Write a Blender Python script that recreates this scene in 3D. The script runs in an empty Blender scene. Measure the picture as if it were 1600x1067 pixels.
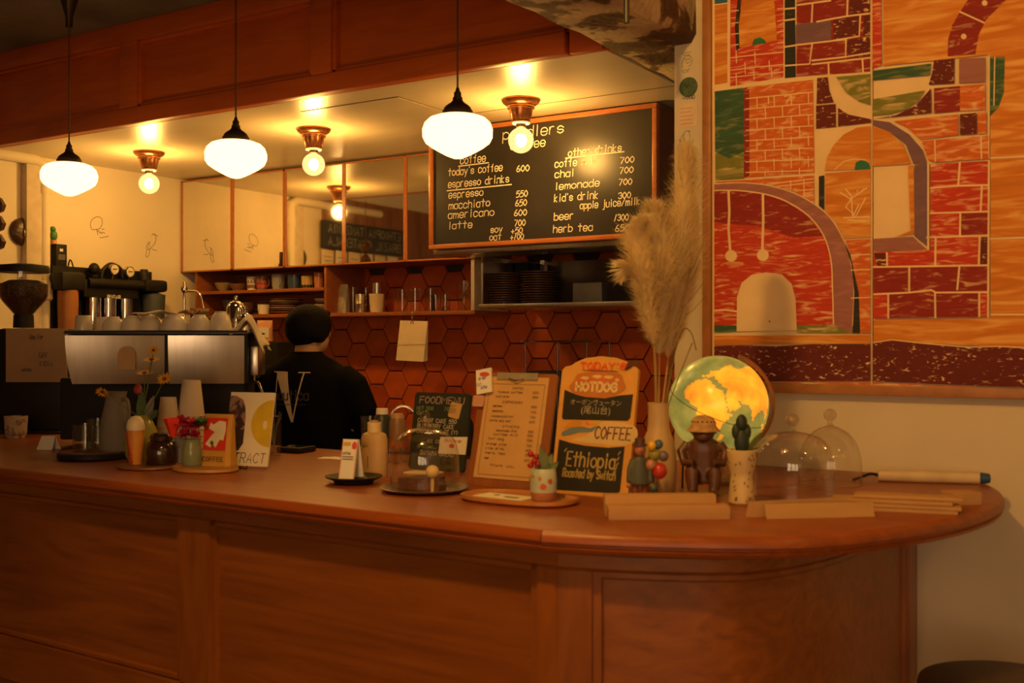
import bpy, bmesh, math, random
from math import sin, cos, pi, radians, atan2, sqrt
from mathutils import Vector, Matrix
random.seed(7)
SC = bpy.context.scene
COL = SC.collection
# ---------------------------------------------------------------- camera
FPX, TH, CH = 1700.0, radians(32.4), 1.45
S, C = sin(TH), cos(TH)
cd = bpy.data.cameras.new('camera')
cam = bpy.data.objects.new('camera', cd); COL.objects.link(cam)
cd.sensor_width = 36.0; cd.lens = FPX / 1600 * 36
cd.dof.use_dof = True; cd.dof.focus_distance = 4.9; cd.dof.aperture_fstop = 4.0
cd.clip_start = 0.05
cam.location = (0, 0, CH); cam.rotation_euler = (pi / 2, 0, TH)
SC.camera = cam
# ---------------------------------------------------------------- world, exposure
w = bpy.data.worlds.new('world'); SC.world = w; w.use_nodes = True
w.node_tree.nodes['Background'].inputs[0].default_value = (0.9, 0.62, 0.38, 1)
w.node_tree.nodes['Background'].inputs[1].default_value = 0.1
vs = SC.view_settings
vs.view_transform = 'Standard'; vs.look = 'None'; vs.gamma = 1.0; vs.use_curve_mapping = False
vs.exposure = 0.35
# light levels (each lamp's light is made in its own builder)
WARM = (1.0, 0.505, 0.098)
BULB_W, SHADE_E, WINDOW_E, FILL_W = 33.0, 3.2, 4.2, 175.0
# ---------------------------------------------------------------- picking points of the place along sight lines
def ray(px, py):
    k = (px - 800) / FPX
    return Vector((-S + C * k, C + S * k, (533.5 - py) / FPX))
CAMP = Vector((0, 0, CH))
def onZ(px, py, z):
    r = ray(px, py); return CAMP + r * ((z - CH) / r.z)
def onY(px, py, Y):
    r = ray(px, py); return CAMP + r * (Y / r.y)
def onX(px, py, X):
    r = ray(px, py); return CAMP + r * (X / r.x)
def onT(px, py, t):
    return CAMP + ray(px, py) * t
def dep(p):                                  # metres per photo pixel at p
    return (-S * p[0] + C * p[1]) / FPX
CT = 1.05                                    # counter height
# ---------------------------------------------------------------- materials
MATS = {}
def _nt(name):
    m = bpy.data.materials.new(name); m.use_nodes = True
    nt = m.node_tree; b = nt.nodes['Principled BSDF']
    return m, nt, b
def _coords(nt, scale):
    tc = nt.nodes.new('ShaderNodeTexCoord'); mp = nt.nodes.new('ShaderNodeMapping')
    mp.inputs['Scale'].default_value = scale
    nt.links.new(tc.outputs['Object'], mp.inputs['Vector'])
    return mp
def _ramp(nt, stops):
    r = nt.nodes.new('ShaderNodeValToRGB'); e = r.color_ramp.elements
    while len(e) < len(stops): e.new(0.5)
    for el, (p, c) in zip(e, stops):
        el.position = p; el.color = (*c, 1) if len(c) == 3 else c
    return r
def mat(name, col, rough=0.5, metal=0.0, var=0.12, scale=(14, 14, 14), bump=0.0, emit=None, es=0.0, spec=0.5, coat=0.0, detail=4):
    if name in MATS: return MATS[name]
    m, nt, b = _nt(name)
    mp = _coords(nt, scale if isinstance(scale, tuple) else (scale,) * 3)
    n = nt.nodes.new('ShaderNodeTexNoise'); n.inputs['Scale'].default_value = 1.0; n.inputs['Detail'].default_value = detail
    nt.links.new(mp.outputs[0], n.inputs['Vector'])
    lo = tuple(max(0, c * (1 - var)) for c in col); hi = tuple(min(1, c * (1 + var)) for c in col)
    r = _ramp(nt, [(0.3, lo), (0.7, hi)])
    nt.links.new(n.outputs['Fac'], r.inputs[0]); nt.links.new(r.outputs[0], b.inputs['Base Color'])
    b.inputs['Roughness'].default_value = rough; b.inputs['Metallic'].default_value = metal
    b.inputs['Specular IOR Level'].default_value = spec; b.inputs['Coat Weight'].default_value = coat
    if bump:
        bp = nt.nodes.new('ShaderNodeBump'); bp.inputs['Strength'].default_value = bump; bp.inputs['Distance'].default_value = 0.01
        nt.links.new(n.outputs['Fac'], bp.inputs['Height']); nt.links.new(bp.outputs[0], b.inputs['Normal'])
    if emit:
        b.inputs['Emission Color'].default_value = (*emit, 1); b.inputs['Emission Strength'].default_value = es
    MATS[name] = m; return m
def wood(name, c1, c2, scale=(1.2, 14, 14), rough=0.4, coat=0.0, dist=2.5, bump=0.08):
    if name in MATS: return MATS[name]
    m, nt, b = _nt(name)
    mp = _coords(nt, scale)
    n = nt.nodes.new('ShaderNodeTexNoise'); n.inputs['Scale'].default_value = 1.0; n.inputs['Detail'].default_value = 6; n.inputs['Distortion'].default_value = dist
    nt.links.new(mp.outputs[0], n.inputs['Vector'])
    n2 = nt.nodes.new('ShaderNodeTexNoise'); n2.inputs['Scale'].default_value = 5.0; n2.inputs['Detail'].default_value = 3
    nt.links.new(mp.outputs[0], n2.inputs['Vector'])
    ad = nt.nodes.new('ShaderNodeMath'); ad.operation = 'MULTIPLY_ADD'; ad.inputs[1].default_value = 0.35
    nt.links.new(n2.outputs['Fac'], ad.inputs[0]); nt.links.new(n.outputs['Fac'], ad.inputs[2])
    r = _ramp(nt, [(0.42, c2), (0.85, c1)])
    nt.links.new(ad.outputs[0], r.inputs[0]); nt.links.new(r.outputs[0], b.inputs['Base Color'])
    b.inputs['Roughness'].default_value = rough; b.inputs['Coat Weight'].default_value = coat; b.inputs['Coat Roughness'].default_value = 0.2
    bp = nt.nodes.new('ShaderNodeBump'); bp.inputs['Strength'].default_value = bump; bp.inputs['Distance'].default_value = 0.004
    nt.links.new(ad.outputs[0], bp.inputs['Height']); nt.links.new(bp.outputs[0], b.inputs['Normal'])
    MATS[name] = m; return m
def flecked(name, col, fleck=(0.84, 0.6, 0.33), amount=0.62, scale=(10, 10, 46), width=0.12, var=0.25):
    """block-printed paint: streaks of bare ground show through"""
    if name in MATS: return MATS[name]
    m, nt, b = _nt(name)
    mp = _coords(nt, scale)
    n = nt.nodes.new('ShaderNodeTexNoise'); n.inputs['Scale'].default_value = 1.0; n.inputs['Detail'].default_value = 7; n.inputs['Distortion'].default_value = 1.2
    nt.links.new(mp.outputs[0], n.inputs['Vector'])
    r = _ramp(nt, [(0.2, tuple(c * (1 - var) for c in col)), (amount - width, col), (amount + width, fleck)])
    nt.links.new(n.outputs['Fac'], r.inputs[0]); nt.links.new(r.outputs[0], b.inputs['Base Color'])
    b.inputs['Roughness'].default_value = 0.7; b.inputs['Specular IOR Level'].default_value = 0.2
    MATS[name] = m; return m
def glass(name, tint=(1, 1, 1), ior=1.5, rough=0.0, body=0.0):
    """thin clear glass: the Fresnel share reflects, the rest passes"""
    if name in MATS: return MATS[name]
    m = bpy.data.materials.new(name); m.use_nodes = True; nt = m.node_tree; nt.nodes.clear()
    o = nt.nodes.new('ShaderNodeOutputMaterial'); mx = nt.nodes.new('ShaderNodeMixShader')
    lw_ = nt.nodes.new('ShaderNodeLayerWeight'); lw_.inputs['Blend'].default_value = 0.5
    pw = nt.nodes.new('ShaderNodeMath'); pw.operation = 'POWER'; pw.inputs[1].default_value = 3.2; nt.links.new(lw_.outputs['Facing'], pw.inputs[0])
    fr = nt.nodes.new('ShaderNodeMath'); fr.operation = 'MULTIPLY_ADD'; fr.inputs[1].default_value = 0.5; fr.inputs[2].default_value = ((ior - 1) / (ior + 1)) ** 2 * 1.1; nt.links.new(pw.outputs[0], fr.inputs[0])
    tr = nt.nodes.new('ShaderNodeBsdfTransparent'); gl = nt.nodes.new('ShaderNodeBsdfGlossy')
    nz = nt.nodes.new('ShaderNodeTexNoise'); nz.inputs['Scale'].default_value = 6
    rr = _ramp(nt, [(0.3, tuple(t * 0.985 for t in tint)), (0.7, tint)])
    nt.links.new(nz.outputs['Fac'], rr.inputs[0]); nt.links.new(rr.outputs[0], tr.inputs[0])
    gl.inputs['Roughness'].default_value = rough
    nt.links.new(fr.outputs[0], mx.inputs[0]); nt.links.new(tr.outputs[0], mx.inputs[1]); nt.links.new(gl.outputs[0], mx.inputs[2])
    if body:
        df = nt.nodes.new('ShaderNodeBsdfDiffuse'); df.inputs[0].default_value = (*tint, 1); m2 = nt.nodes.new('ShaderNodeMixShader'); m2.inputs[0].default_value = body
        nt.links.new(mx.outputs[0], m2.inputs[1]); nt.links.new(df.outputs[0], m2.inputs[2]); nt.links.new(m2.outputs[0], o.inputs[0])
    else: nt.links.new(mx.outputs[0], o.inputs[0])
    MATS[name] = m; return m
# ---------------------------------------------------------------- mesh builder
def spline(pts, n=6, closed=False):
    P = [Vector(p) for p in pts]; out = []
    L = len(P)
    for i in range(L if closed else L - 1):
        p0 = P[(i - 1) % L] if closed or i > 0 else P[0]; p1 = P[i]; p2 = P[(i + 1) % L]
        p3 = P[(i + 2) % L] if closed or i + 2 < L else P[-1]
        for j in range(n):
            t = j / n; t2 = t * t; t3 = t2 * t
            out.append(0.5 * ((2 * p1) + (p2 - p0) * t + (2 * p0 - 5 * p1 + 4 * p2 - p3) * t2 + (3 * p1 - p0 - 3 * p2 + p3) * t3))
    if not closed: out.append(P[-1].copy())
    return out
class MB:
    def __init__(s): s.v = []; s.f = []; s.m = []
    def add(s, vs_, fs, mi=0):
        o = len(s.v); s.v += [tuple(v) for v in vs_]
        for f in fs: s.f.append(tuple(i + o for i in f)); s.m.append(mi)
        return s
    def box(s, c, d, rz=0, bev=0, mi=0, rx=0, ry=0):
        bm = bmesh.new(); bmesh.ops.create_cube(bm, size=1.0)
        bmesh.ops.scale(bm, vec=d, verts=bm.verts)
        if bev: bmesh.ops.bevel(bm, geom=bm.edges[:], offset=bev, segments=2, profile=0.6, affect='EDGES')
        R = Matrix.Rotation(rz, 3, 'Z') @ Matrix.Rotation(ry, 3, 'Y') @ Matrix.Rotation(rx, 3, 'X'); c = Vector(c)
        bm.verts.ensure_lookup_table()
        s.add([R @ v.co + c for v in bm.verts], [[v.index for v in f.verts] for f in bm.faces], mi); bm.free(); return s
    def bx(s, x0, x1, y0, y1, z0, z1, bev=0, mi=0):
        return s.box(((x0 + x1) / 2, (y0 + y1) / 2, (z0 + z1) / 2), (abs(x1 - x0), abs(y1 - y0), abs(z1 - z0)), 0, bev, mi)
    def lathe(s, prof, seg=24, c=(0, 0, 0), mi=0, sx=1, sy=1, M=None, wob=None):
        c = Vector(c); vs_ = []; fs = []; rows = []
        for (r, z) in prof:
            if r < 1e-6: rows.append([len(vs_)]); vs_.append(Vector((0, 0, z)))
            else:
                rows.append(list(range(len(vs_), len(vs_) + seg)))
                for i in range(seg):
                    a = 2 * pi * i / seg; q = r * (wob(a, z) if wob else 1)
                    vs_.append(Vector((q * cos(a) * sx, q * sin(a) * sy, z)))
        for A, B in zip(rows, rows[1:]):
            for i in range(seg):
                j = (i + 1) % seg
                if len(A) == 1 and len(B) == 1: continue
                if len(A) == 1: fs.append((A[0], B[i], B[j]))
                elif len(B) == 1: fs.append((A[i], B[0], A[j]))
                else: fs.append((A[i], B[i], B[j], A[j]))
        if M: vs_ = [M @ v for v in vs_]
        return s.add([v + c for v in vs_], fs, mi)
    def sph(s, c, r, seg=16, rings=10, mi=0, M=None):
        r = r if isinstance(r, (tuple, list)) else (r, r, r)
        pr = [(sin(pi * i / rings), -cos(pi * i / rings)) for i in range(rings + 1)]
        pr = [(0 if i in (0, rings) else a, b) for i, (a, b) in enumerate(pr)]
        D = Matrix.Diagonal(r); D = (M @ D) if M else D
        return s.lathe(pr, seg, c, mi, M=D)
    def tube(s, pts, r, seg=8, mi=0):
        P = [Vector(p) for p in pts]; n = len(P)
        R = r if isinstance(r, (list, tuple)) else [r] * n
        vs_ = []; fs = []; up = None
        for i in range(n):
            t = (P[min(i + 1, n - 1)] - P[max(i - 1, 0)])
            t = t.normalized() if t.length > 1e-9 else Vector((0, 0, 1))
            if up is None:
                up = Vector((0, 0, 1)) if abs(t.z) < 0.9 else Vector((1, 0, 0))
            a = up - t * up.dot(t)
            if a.length < 1e-6: a = Vector((1, 0, 0)) - t * t.x
            a.normalize(); up = a; b = t.cross(a)
            for j in range(seg):
                g = 2 * pi * j / seg; vs_.append(P[i] + (a * cos(g) + b * sin(g)) * R[i])
        for i in range(n - 1):
            for j in range(seg):
                k = (j + 1) % seg; fs.append((i * seg + j, i * seg + k, (i + 1) * seg + k, (i + 1) * seg + j))
        fs.append(tuple(range(seg))[::-1]); fs.append(tuple(range((n - 1) * seg, n * seg)))
        return s.add(vs_, fs, mi)
    def loft(s, rings, mi=0):
        """rings: list of (centre, rx, ry, rz_angle); closed ends"""
        seg = 20; vs_ = []; fs = []
        for (c, rx, ry, a) in rings:
            for j in range(seg):
                g = 2 * pi * j / seg; x = rx * cos(g); y = ry * sin(g)
                vs_.append(Vector(c) + Vector((x * cos(a) - y * sin(a), x * sin(a) + y * cos(a), 0)))
        for i in range(len(rings) - 1):
            for j in range(seg):
                k = (j + 1) % seg; fs.append((i * seg + j, i * seg + k, (i + 1) * seg + k, (i + 1) * seg + j))
        fs.append(tuple(range(seg))[::-1]); fs.append(tuple(range((len(rings) - 1) * seg, len(rings) * seg)))
        return s.add(vs_, fs, mi)
    def prism(s, poly, y0, y1, mi=0):
        """polygon in the x-z plane, thickness along y"""
        n = len(poly); vs_ = [(x, y0, z) for x, z in poly] + [(x, y1, z) for x, z in poly]
        fs = [tuple(range(n)), tuple(range(2 * n - 1, n - 1, -1))] + [(i, n + i, n + (i + 1) % n, (i + 1) % n) for i in range(n)]
        return s.add(vs_, fs, mi)
    def slab(s, poly, z0, z1, mi=0):
        """polygon in plan, thickness along z"""
        n = len(poly); vs_ = [(p[0], p[1], z0) for p in poly] + [(p[0], p[1], z1) for p in poly]
        fs = [tuple(range(n))[::-1], tuple(range(n, 2 * n))] + [(i, (i + 1) % n, n + (i + 1) % n, n + i) for i in range(n)]
        return s.add(vs_, fs, mi)
    def face(s, poly, y, mi=0):
        n = len(poly); return s.add([(p[0], y, p[1]) for p in poly], [tuple(range(n))], mi)
    def stroke(s, pts, wd, y, mi=0):
        """flat drawn line in the x-z plane"""
        P = [Vector((p[0], p[1])) for p in pts]; n = len(P)
        if n < 2: return s
        vs_ = []
        for i in range(n):
            d = P[min(i + 1, n - 1)] - P[max(i - 1, 0)]
            d = d.normalized() if d.length > 1e-9 else Vector((1, 0)); nr = Vector((-d.y, d.x)) * wd / 2
            q = P[i]
            if i == 0: q = q - d * wd * 0.35
            if i == n - 1: q = q + d * wd * 0.35
            vs_ += [(q.x + nr.x, y, q.y + nr.y), (q.x - nr.x, y, q.y - nr.y)]
        return s.add(vs_, [(2 * i, 2 * i + 1, 2 * i + 3, 2 * i + 2) for i in range(n - 1)], mi)
    def sweep(s, path, prof, mi=0, caps=True):
        """path: plan points; prof: (offset outwards, z); outwards is to the right of the path's run"""
        n = len(path); k = len(prof); vs_ = []; fs = []
        for i in range(n):
            d = Vector(path[min(i + 1, n - 1)][:2]) - Vector(path[max(i - 1, 0)][:2]); d.normalize()
            nr = Vector((d.y, -d.x))
            for (o, z) in prof: vs_.append((path[i][0] + nr.x * o, path[i][1] + nr.y * o, z))
        for i in range(n - 1):
            for j in range(k):
                q = (j + 1) % k; fs.append((i * k + j, i * k + q, (i + 1) * k + q, (i + 1) * k + j))
        if caps: fs.append(tuple(range(k))); fs.append(tuple(range((n - 1) * k, n * k))[::-1])
        return s.add(vs_, fs, mi)
    def mesh(s, name, mats, smooth=True, origin=None, ang=40, recalc=True):
        me = bpy.data.meshes.new(name); o = Vector(origin) if origin else Vector()
        me.from_pydata([tuple(Vector(v) - o) for v in s.v], [], s.f)
        mats = mats if isinstance(mats, (list, tuple)) else [mats]
        for m in mats: me.materials.append(m)
        me.polygons.foreach_set('material_index', s.m); 
        if recalc:
            bm = bmesh.new(); bm.from_mesh(me); bmesh.ops.recalc_face_normals(bm, faces=bm.faces); bm.to_mesh(me); bm.free()
        if smooth:
            me.polygons.foreach_set('use_smooth', [True] * len(me.polygons)); me.set_sharp_from_angle(angle=radians(ang))
        me.update(); return me
    def build(s, name, mats, parent=None, smooth=True, origin=None, ang=40, loc=None, recalc=True):
        o = bpy.data.objects.new(name, s.mesh(name, mats, smooth, origin, ang, recalc)); COL.objects.link(o)
        if parent: o.parent = parent
        if loc: o.location = loc
        elif origin and not parent: o.location = origin
        return o
def remesh(mb, voxel, sm=2):
    """one continuous skin over overlapping volumes"""
    me = mb.mesh('tmp', mat('plain', (0.5, 0.5, 0.5)), False)
    o = bpy.data.objects.new('tmp', me); COL.objects.link(o)
    r = o.modifiers.new('r', 'REMESH'); r.mode = 'VOXEL'; r.voxel_size = voxel
    if sm:
        q = o.modifiers.new('s', 'SMOOTH'); q.factor = 0.5; q.iterations = sm
    dg = bpy.context.evaluated_depsgraph_get(); ev = o.evaluated_get(dg); m2 = bpy.data.meshes.new_from_object(ev)
    out = MB(); out.v = [tuple(v.co) for v in m2.vertices]; out.f = [tuple(p.vertices) for p in m2.polygons]; out.m = [0] * len(out.f)
    bpy.data.objects.remove(o); bpy.data.meshes.remove(m2); return out
def tag(o, label, cat, group=None, kind=None):
    o['label'] = label; o['category'] = cat
    if group: o['group'] = group
    if kind: o['kind'] = kind
    return o
def struct(o, label=None):
    o['kind'] = 'structure'
    if label: o['label'] = label
    return o
def thing(name, label, cat, loc=(0, 0, 0), rz=0, group=None, rx=0):
    o = bpy.data.objects.new(name, None); COL.objects.link(o); o.empty_display_size = 0.05
    o.location = loc; o.rotation_euler = (rx, 0, rz); return tag(o, label, cat, group)
def one(mb, name, mats, label, cat, loc=None, rz=0, group=None, smooth=True, origin=None):
    o = mb.build(name, mats, smooth=smooth, origin=origin)
    if loc is not None: o.location = loc
    o.rotation_euler = (0, 0, rz); return tag(o, label, cat, group)
def dup(root, loc, rz=None, label=None):
    r = root.copy(); COL.objects.link(r); r.location = loc
    if rz is not None: r.rotation_euler = (0, 0, rz)
    if label: r['label'] = label
    for ch in list(root.children):
        c = ch.copy(); COL.objects.link(c); c.parent = r
        for g in list(ch.children):
            d = g.copy(); COL.objects.link(d); d.parent = c
    return r
ORD = 'first second third fourth fifth sixth seventh eighth ninth tenth eleventh twelfth thirteenth fourteenth fifteenth sixteenth'.split()
# ---------------------------------------------------------------- hand lettering: strokes on a 4 x 8 grid (baseline 2, x-height 6, cap 8); ~ marks a curved stroke
GL = {'a': '~45 26 05 03 12 32 43|46 42', 'b': '08 02|~05 26 45 43 22 03', 'c': '~45 36 16 05 03 12 32 43', 'd': '~45 26 05 03 22 43|48 42',
 'e': '~04 44 45 36 16 05 03 12 32 43', 'f': '~38 27 25 22|06 36', 'g': '~45 26 05 03 22 43|~46 41 30 10', 'h': '08 02|~04 16 36 45 42', 'i': '26 22|28 27',
 'j': '~36 31 20 10|38 37', 'k': '08 02|36 04 32', 'l': '28 22', 'm': '06 02|~04 16 25 22|~24 36 45 42', 'n': '06 02|~04 16 36 45 42', 'o': '~26 05 03 22 43 45 26',
 'p': '06 00|~05 26 45 43 22 03', 'r': '06 02|~04 16 36', 's': '~45 26 05 14 34 43 22 03', 't': '28 22|06 46', 'u': '~06 03 12 32 43|46 42', 'v': '06 22 46',
 'w': '06 12 25 32 46', 'x': '06 42|46 02', 'y': '06 22|46 10', 'z': '06 46 02 42', '0': '~28 06 04 22 44 46 28', '1': '38 12', '2': '~07 28 47 45 02|02 42',
 '3': '~07 28 47 35 25|~25 45 43 22 03', '4': '38 04 44|38 32', '5': '48 18 05|~05 26 45 43 22 02', '6': '~38 16 03 22 43 44 25 04', '7': '08 48 12', '8': '~28 06 44 22 04 46 28', '9': '~44 26 07 28 47 42',
 '+': '04 44|26 22', '~': '~04 15 33 44', '/': '48 02', "'": '28 27', '(': '~38 16 14 32', ')': '~18 36 34 12', '-': '04 44', '.': '22 32', '!': '28 24|23 22',
 'A': '02 28 42|14 34', 'B': '08 02|~08 38 46 25 05|~05 45 43 32 02', 'C': '~47 28 06 04 22 43', 'D': '08 02|~08 38 46 44 32 02', 'E': '48 08 02 42|05 35', 'F': '48 08 02|05 35',
 'G': '~47 28 06 04 22 43 45|45 25', 'H': '08 02|48 42|05 45', 'I': '28 22', 'J': '~48 43 22 03', 'K': '08 02|48 05 42', 'L': '08 02 42', 'M': '02 08 25 48 42', 'N': '02 08 42 48',
 'O': '~28 06 04 22 44 46 28', 'P': '08 02|~08 38 46 35 05', 'R': '08 02|~08 38 46 35 05|25 42', 'S': '~47 28 06 15 35 43 22 03', 'T': '08 48|28 22', 'U': '~08 03 22 43 48',
 'V': '08 22 48', 'W': '08 12 26 32 48', 'Y': '08 25 48|25 22', 'Z': '08 48 02 42'}
NARROW = {'i': 0.62, 'l': 0.55, "'": 0.4, '1': 0.8, 'I': 0.6, '.': 0.6, '!': 0.5, 'j': 0.85, 'f': 0.95, ' ': 0.8, 'r': 0.9, 'm': 1.25, 'M': 1.2, 'w': 1.2, 'W': 1.25}
def text(mb, st, x, z, h, y, wd, mi=0, slant=0.0, sx=0.8, gap=1.6, rot=0.0, width=None, jit=0.0):
    """letters from x along +x, baseline z, cap height h"""
    u = h / 6.0; adv = []
    for ch in st:
        adv.append((4 * NARROW.get(ch, 1.0) + gap) * u * sx)
    tot = sum(adv) - gap * u * sx
    k = width / tot if width else 1.0
    X = 0.0
    for ch, a in zip(st, adv):
        g = GL.get(ch); nk = NARROW.get(ch, 1.0); dz = random.uniform(-jit, jit) * h
        if g:
            off = -(4 - 4 * nk) / 2 if ch in "il'1I.!j" else 0; nn = 1 if ch in "il'1I.!j" else nk
            for stq in g.split('|'):
                cv = stq[0] == '~'; pts = [(int(q[0]) * nn + off, int(q[1]) - 2) for q in (stq[1:] if cv else stq).split()]
                if cv: pts = [(p.x, p.y) for p in spline([(a_, b_, 0) for a_, b_ in pts], 4)]
                out = []
                for (gx, gy) in pts:
                    lx = (X + gx * u * sx) * k + gy * u * slant; lz = gy * u + dz
                    out.append((x + lx * cos(rot) - lz * sin(rot), z + lx * sin(rot) + lz * cos(rot)))
                mb.stroke(out, wd, y, mi)
        X += a
    return mb
# ================================================================ palette
CREAM = mat('cream_plaster', (0.80, 0.70, 0.52), 0.75, var=0.04, scale=3, bump=0.05)
WHITE = mat('white_plaster', (0.66, 0.57, 0.44), 0.8, var=0.05, scale=3, bump=0.06)
KCEIL = mat('painted_ceiling', (0.72, 0.62, 0.46), 0.32, var=0.05, scale=(1.5, 9, 3), bump=0.02, spec=0.6)
def concrete():
    m, nt, b = _nt('rough_concrete'); mp = _coords(nt, (5, 5, 5))
    n = nt.nodes.new('ShaderNodeTexNoise'); n.inputs['Scale'].default_value = 1.3; n.inputs['Detail'].default_value = 8; n.inputs['Distortion'].default_value = 0.2
    nt.links.new(mp.outputs[0], n.inputs['Vector'])
    r = _ramp(nt, [(0.41, (0.10, 0.05, 0.02)), (0.46, (0.16, 0.09, 0.045)), (0.49, (0.5, 0.38, 0.24)), (0.75, (0.62, 0.5, 0.34))])
    nt.links.new(n.outputs['Fac'], r.inputs[0]); nt.links.new(r.outputs[0], b.inputs['Base Color']); b.inputs['Roughness'].default_value = 0.9
    n2 = nt.nodes.new('ShaderNodeTexNoise'); n2.inputs['Scale'].default_value = 9; n2.inputs['Detail'].default_value = 8; nt.links.new(mp.outputs[0], n2.inputs['Vector'])
    bp = nt.nodes.new('ShaderNodeBump'); bp.inputs['Strength'].default_value = 0.6; bp.inputs['Distance'].default_value = 0.02
    nt.links.new(n2.outputs['Fac'], bp.inputs['Height']); nt.links.new(bp.outputs[0], b.inputs['Normal']); return m
CONC = concrete()
CDARK = mat('dark_concrete', (0.17, 0.14, 0.10), 0.9, var=0.4, scale=2.5, bump=0.5)
BULKW = wood('bulkhead_wood', (0.58, 0.115, 0.010), (0.45, 0.08, 0.007), (1.0, 9, 9), 0.45)
OAK = wood('counter_oak', (0.29, 0.085, 0.012), (0.175, 0.045, 0.006), (1.1, 10, 12), 0.42)
OAKV = wood('counter_oak_upright', (0.29, 0.085, 0.012), (0.19, 0.05, 0.007), (10, 10, 1.2), 0.42)
TOPW = wood('worktop_wood', (0.32, 0.072, 0.010), (0.21, 0.044, 0.006), (0.9, 12, 12), 0.38, coat=0.05)
SHW = wood('shelf_wood', (0.34, 0.10, 0.024), (0.26, 0.07, 0.017), (1.2, 12, 12), 0.45)
EDGE = wood('copper_brown_edging', (0.52, 0.175, 0.05), (0.4, 0.12, 0.033), (3, 12, 12), 0.3)
GROUT = mat('tile_grout', (0.06, 0.032, 0.018), 0.9)
TILES = [mat('terracotta_a', (0.52, 0.094, 0.02), 0.38, var=0.25, scale=7), mat('terracotta_b', (0.47, 0.08, 0.018), 0.38, var=0.25, scale=6), mat('terracotta_c', (0.56, 0.105, 0.023), 0.38, var=0.22, scale=8), mat('terracotta_d', (0.43, 0.07, 0.018), 0.4, var=0.3, scale=6)]
STEEL = mat('brushed_steel', (0.62, 0.58, 0.52), 0.28, 1.0, var=0.08, scale=(40, 40, 2))
DSTEEL = mat('dark_steel', (0.10, 0.09, 0.08), 0.4, 0.6)
CHROME = mat('chrome', (0.8, 0.78, 0.75), 0.08, 1.0, var=0.02)
BLACK = mat('black_plastic', (0.011, 0.009, 0.007), 0.55, spec=0.3)
MIRROR = mat('mirror_face', (0.86, 0.82, 0.74), 0.035, 1.0, var=0.02)
BRASSD = mat('dark_bronze', (0.07, 0.045, 0.025), 0.4, 0.7)
PAPER = mat('white_paper', (0.82, 0.77, 0.68), 0.7, var=0.03)
KRAFT = mat('kraft_paper', (0.55, 0.35, 0.18), 0.75, var=0.08)
INK = mat('black_ink', (0.03, 0.025, 0.02), 0.7)
# ================================================================ the room
XL, XR, YB, YF, ZK, ZC = -5.33, 3.0, 4.95, -3.0, 2.45, 2.92
XB0, XB1, YW, XW = -1.73, -1.43, 3.4, -1.507
struct(MB().bx(XL - .1, XR + .1, YF - .1, YB + .1, -.08, 0).build('floor', mat('dark_floor', (0.16, 0.10, 0.06), 0.5), smooth=False))
wl = struct(MB().bx(XL - .1, XL, YF, YB + .1, 0, 3.0).build('wall_left', CREAM, smooth=False))
wb = struct(MB().bx(XL, -1.2, YB, YB + .1, 0, 3.0).build('wall_back', GROUT, smooth=False))
struct(MB().bx(XW, XR, YW, YW + .14, 0, ZC).build('wall_right', WHITE, smooth=False))
struct(MB().bx(XR, XR + .1, YF, YW + .1, 0, 3.0).build('wall_side', WHITE, smooth=False))
struct(MB().bx(XL, XR, YF, 3.3, ZC, ZC + .1).build('ceiling', CDARK, smooth=False))
kc = struct(MB().bx(XL, XB0, 3.335, YB, ZK, ZK + .05).build('ceiling_kitchen', KCEIL, smooth=False))
# hatch and a panel joint in the kitchen ceiling
h = [onZ(504, 180, ZK), onZ(640, 160, ZK), onZ(742, 189, ZK), onZ(605, 207, ZK)]
hx0, hx1, hy0, hy1 = (h[0].x + h[3].x) / 2 - .02, (h[1].x + h[2].x) / 2 + .02, 3.5, 4.13
hb = MB(); lw = .004
for a in ((hx0, hx1, hy0, hy0 + lw), (hx0, hx1, hy1 - lw, hy1), (hx0, hx0 + lw, hy0, hy1), (hx1 - lw, hx1, hy0, hy1)): hb.bx(*a, ZK - .0015, ZK)
hp = MB().bx(hx0 + lw, hx1 - lw, hy0 + lw, hy1 - lw, ZK - .003, ZK).build('hatch_panel', KCEIL, kc, smooth=False)
hb.build('hatch_gap', mat('gap_shadow', (0.12, 0.07, 0.03), 0.9), hp, smooth=False)
MB().bx(hx1, XB0, 3.93, 3.934, ZK - .0015, ZK).build('panel_joint', MATS['gap_shadow'], kc, smooth=False)
# concrete beam with a broken, uneven surface
def rough_box(x0, x1, y0, y1, z0, z1, n=40, amp=.012):
    mb = MB()
    prof = [(x0, z1), (x0, z0 + .03), (x0 + .02, z0), ((x0 + x1) / 2, z0 - .004), (x1 - .02, z0), (x1, z0 + .03), (x1, z1)]
    rnd = random.Random(3); vs_ = []
    for i in range(n + 1):
        y = y0 + (y1 - y0) * i / n
        for j, (x, z) in enumerate(prof):
            q = 0 if j in (0, 6) else amp; vs_.append((x + rnd.uniform(-q, q) * .6, y, z + rnd.uniform(0, q)))
    k = len(prof); fs = [(i * k + j, i * k + (j + 1) % k, (i + 1) * k + (j + 1) % k, (i + 1) * k + j) for i in range(n) for j in range(k)]
    fs += [tuple(range(k)), tuple(range(n * k, (n + 1) * k))]
    return mb.add(vs_, fs)
bmo = rough_box(XB0, XB1, YF, YB, ZK - .005, ZC, 60).build('ceiling_beam', CONC, smooth=True, ang=60); struct(bmo)
p = onZ(979, 36, ZK - .07)
MB().lathe([(0, 0), (.009, 0), (.009, .12), (0, .12)], 10, (p.x, p.y, ZK - .07)).build('pipe_stub', DSTEEL, bmo)
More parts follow.
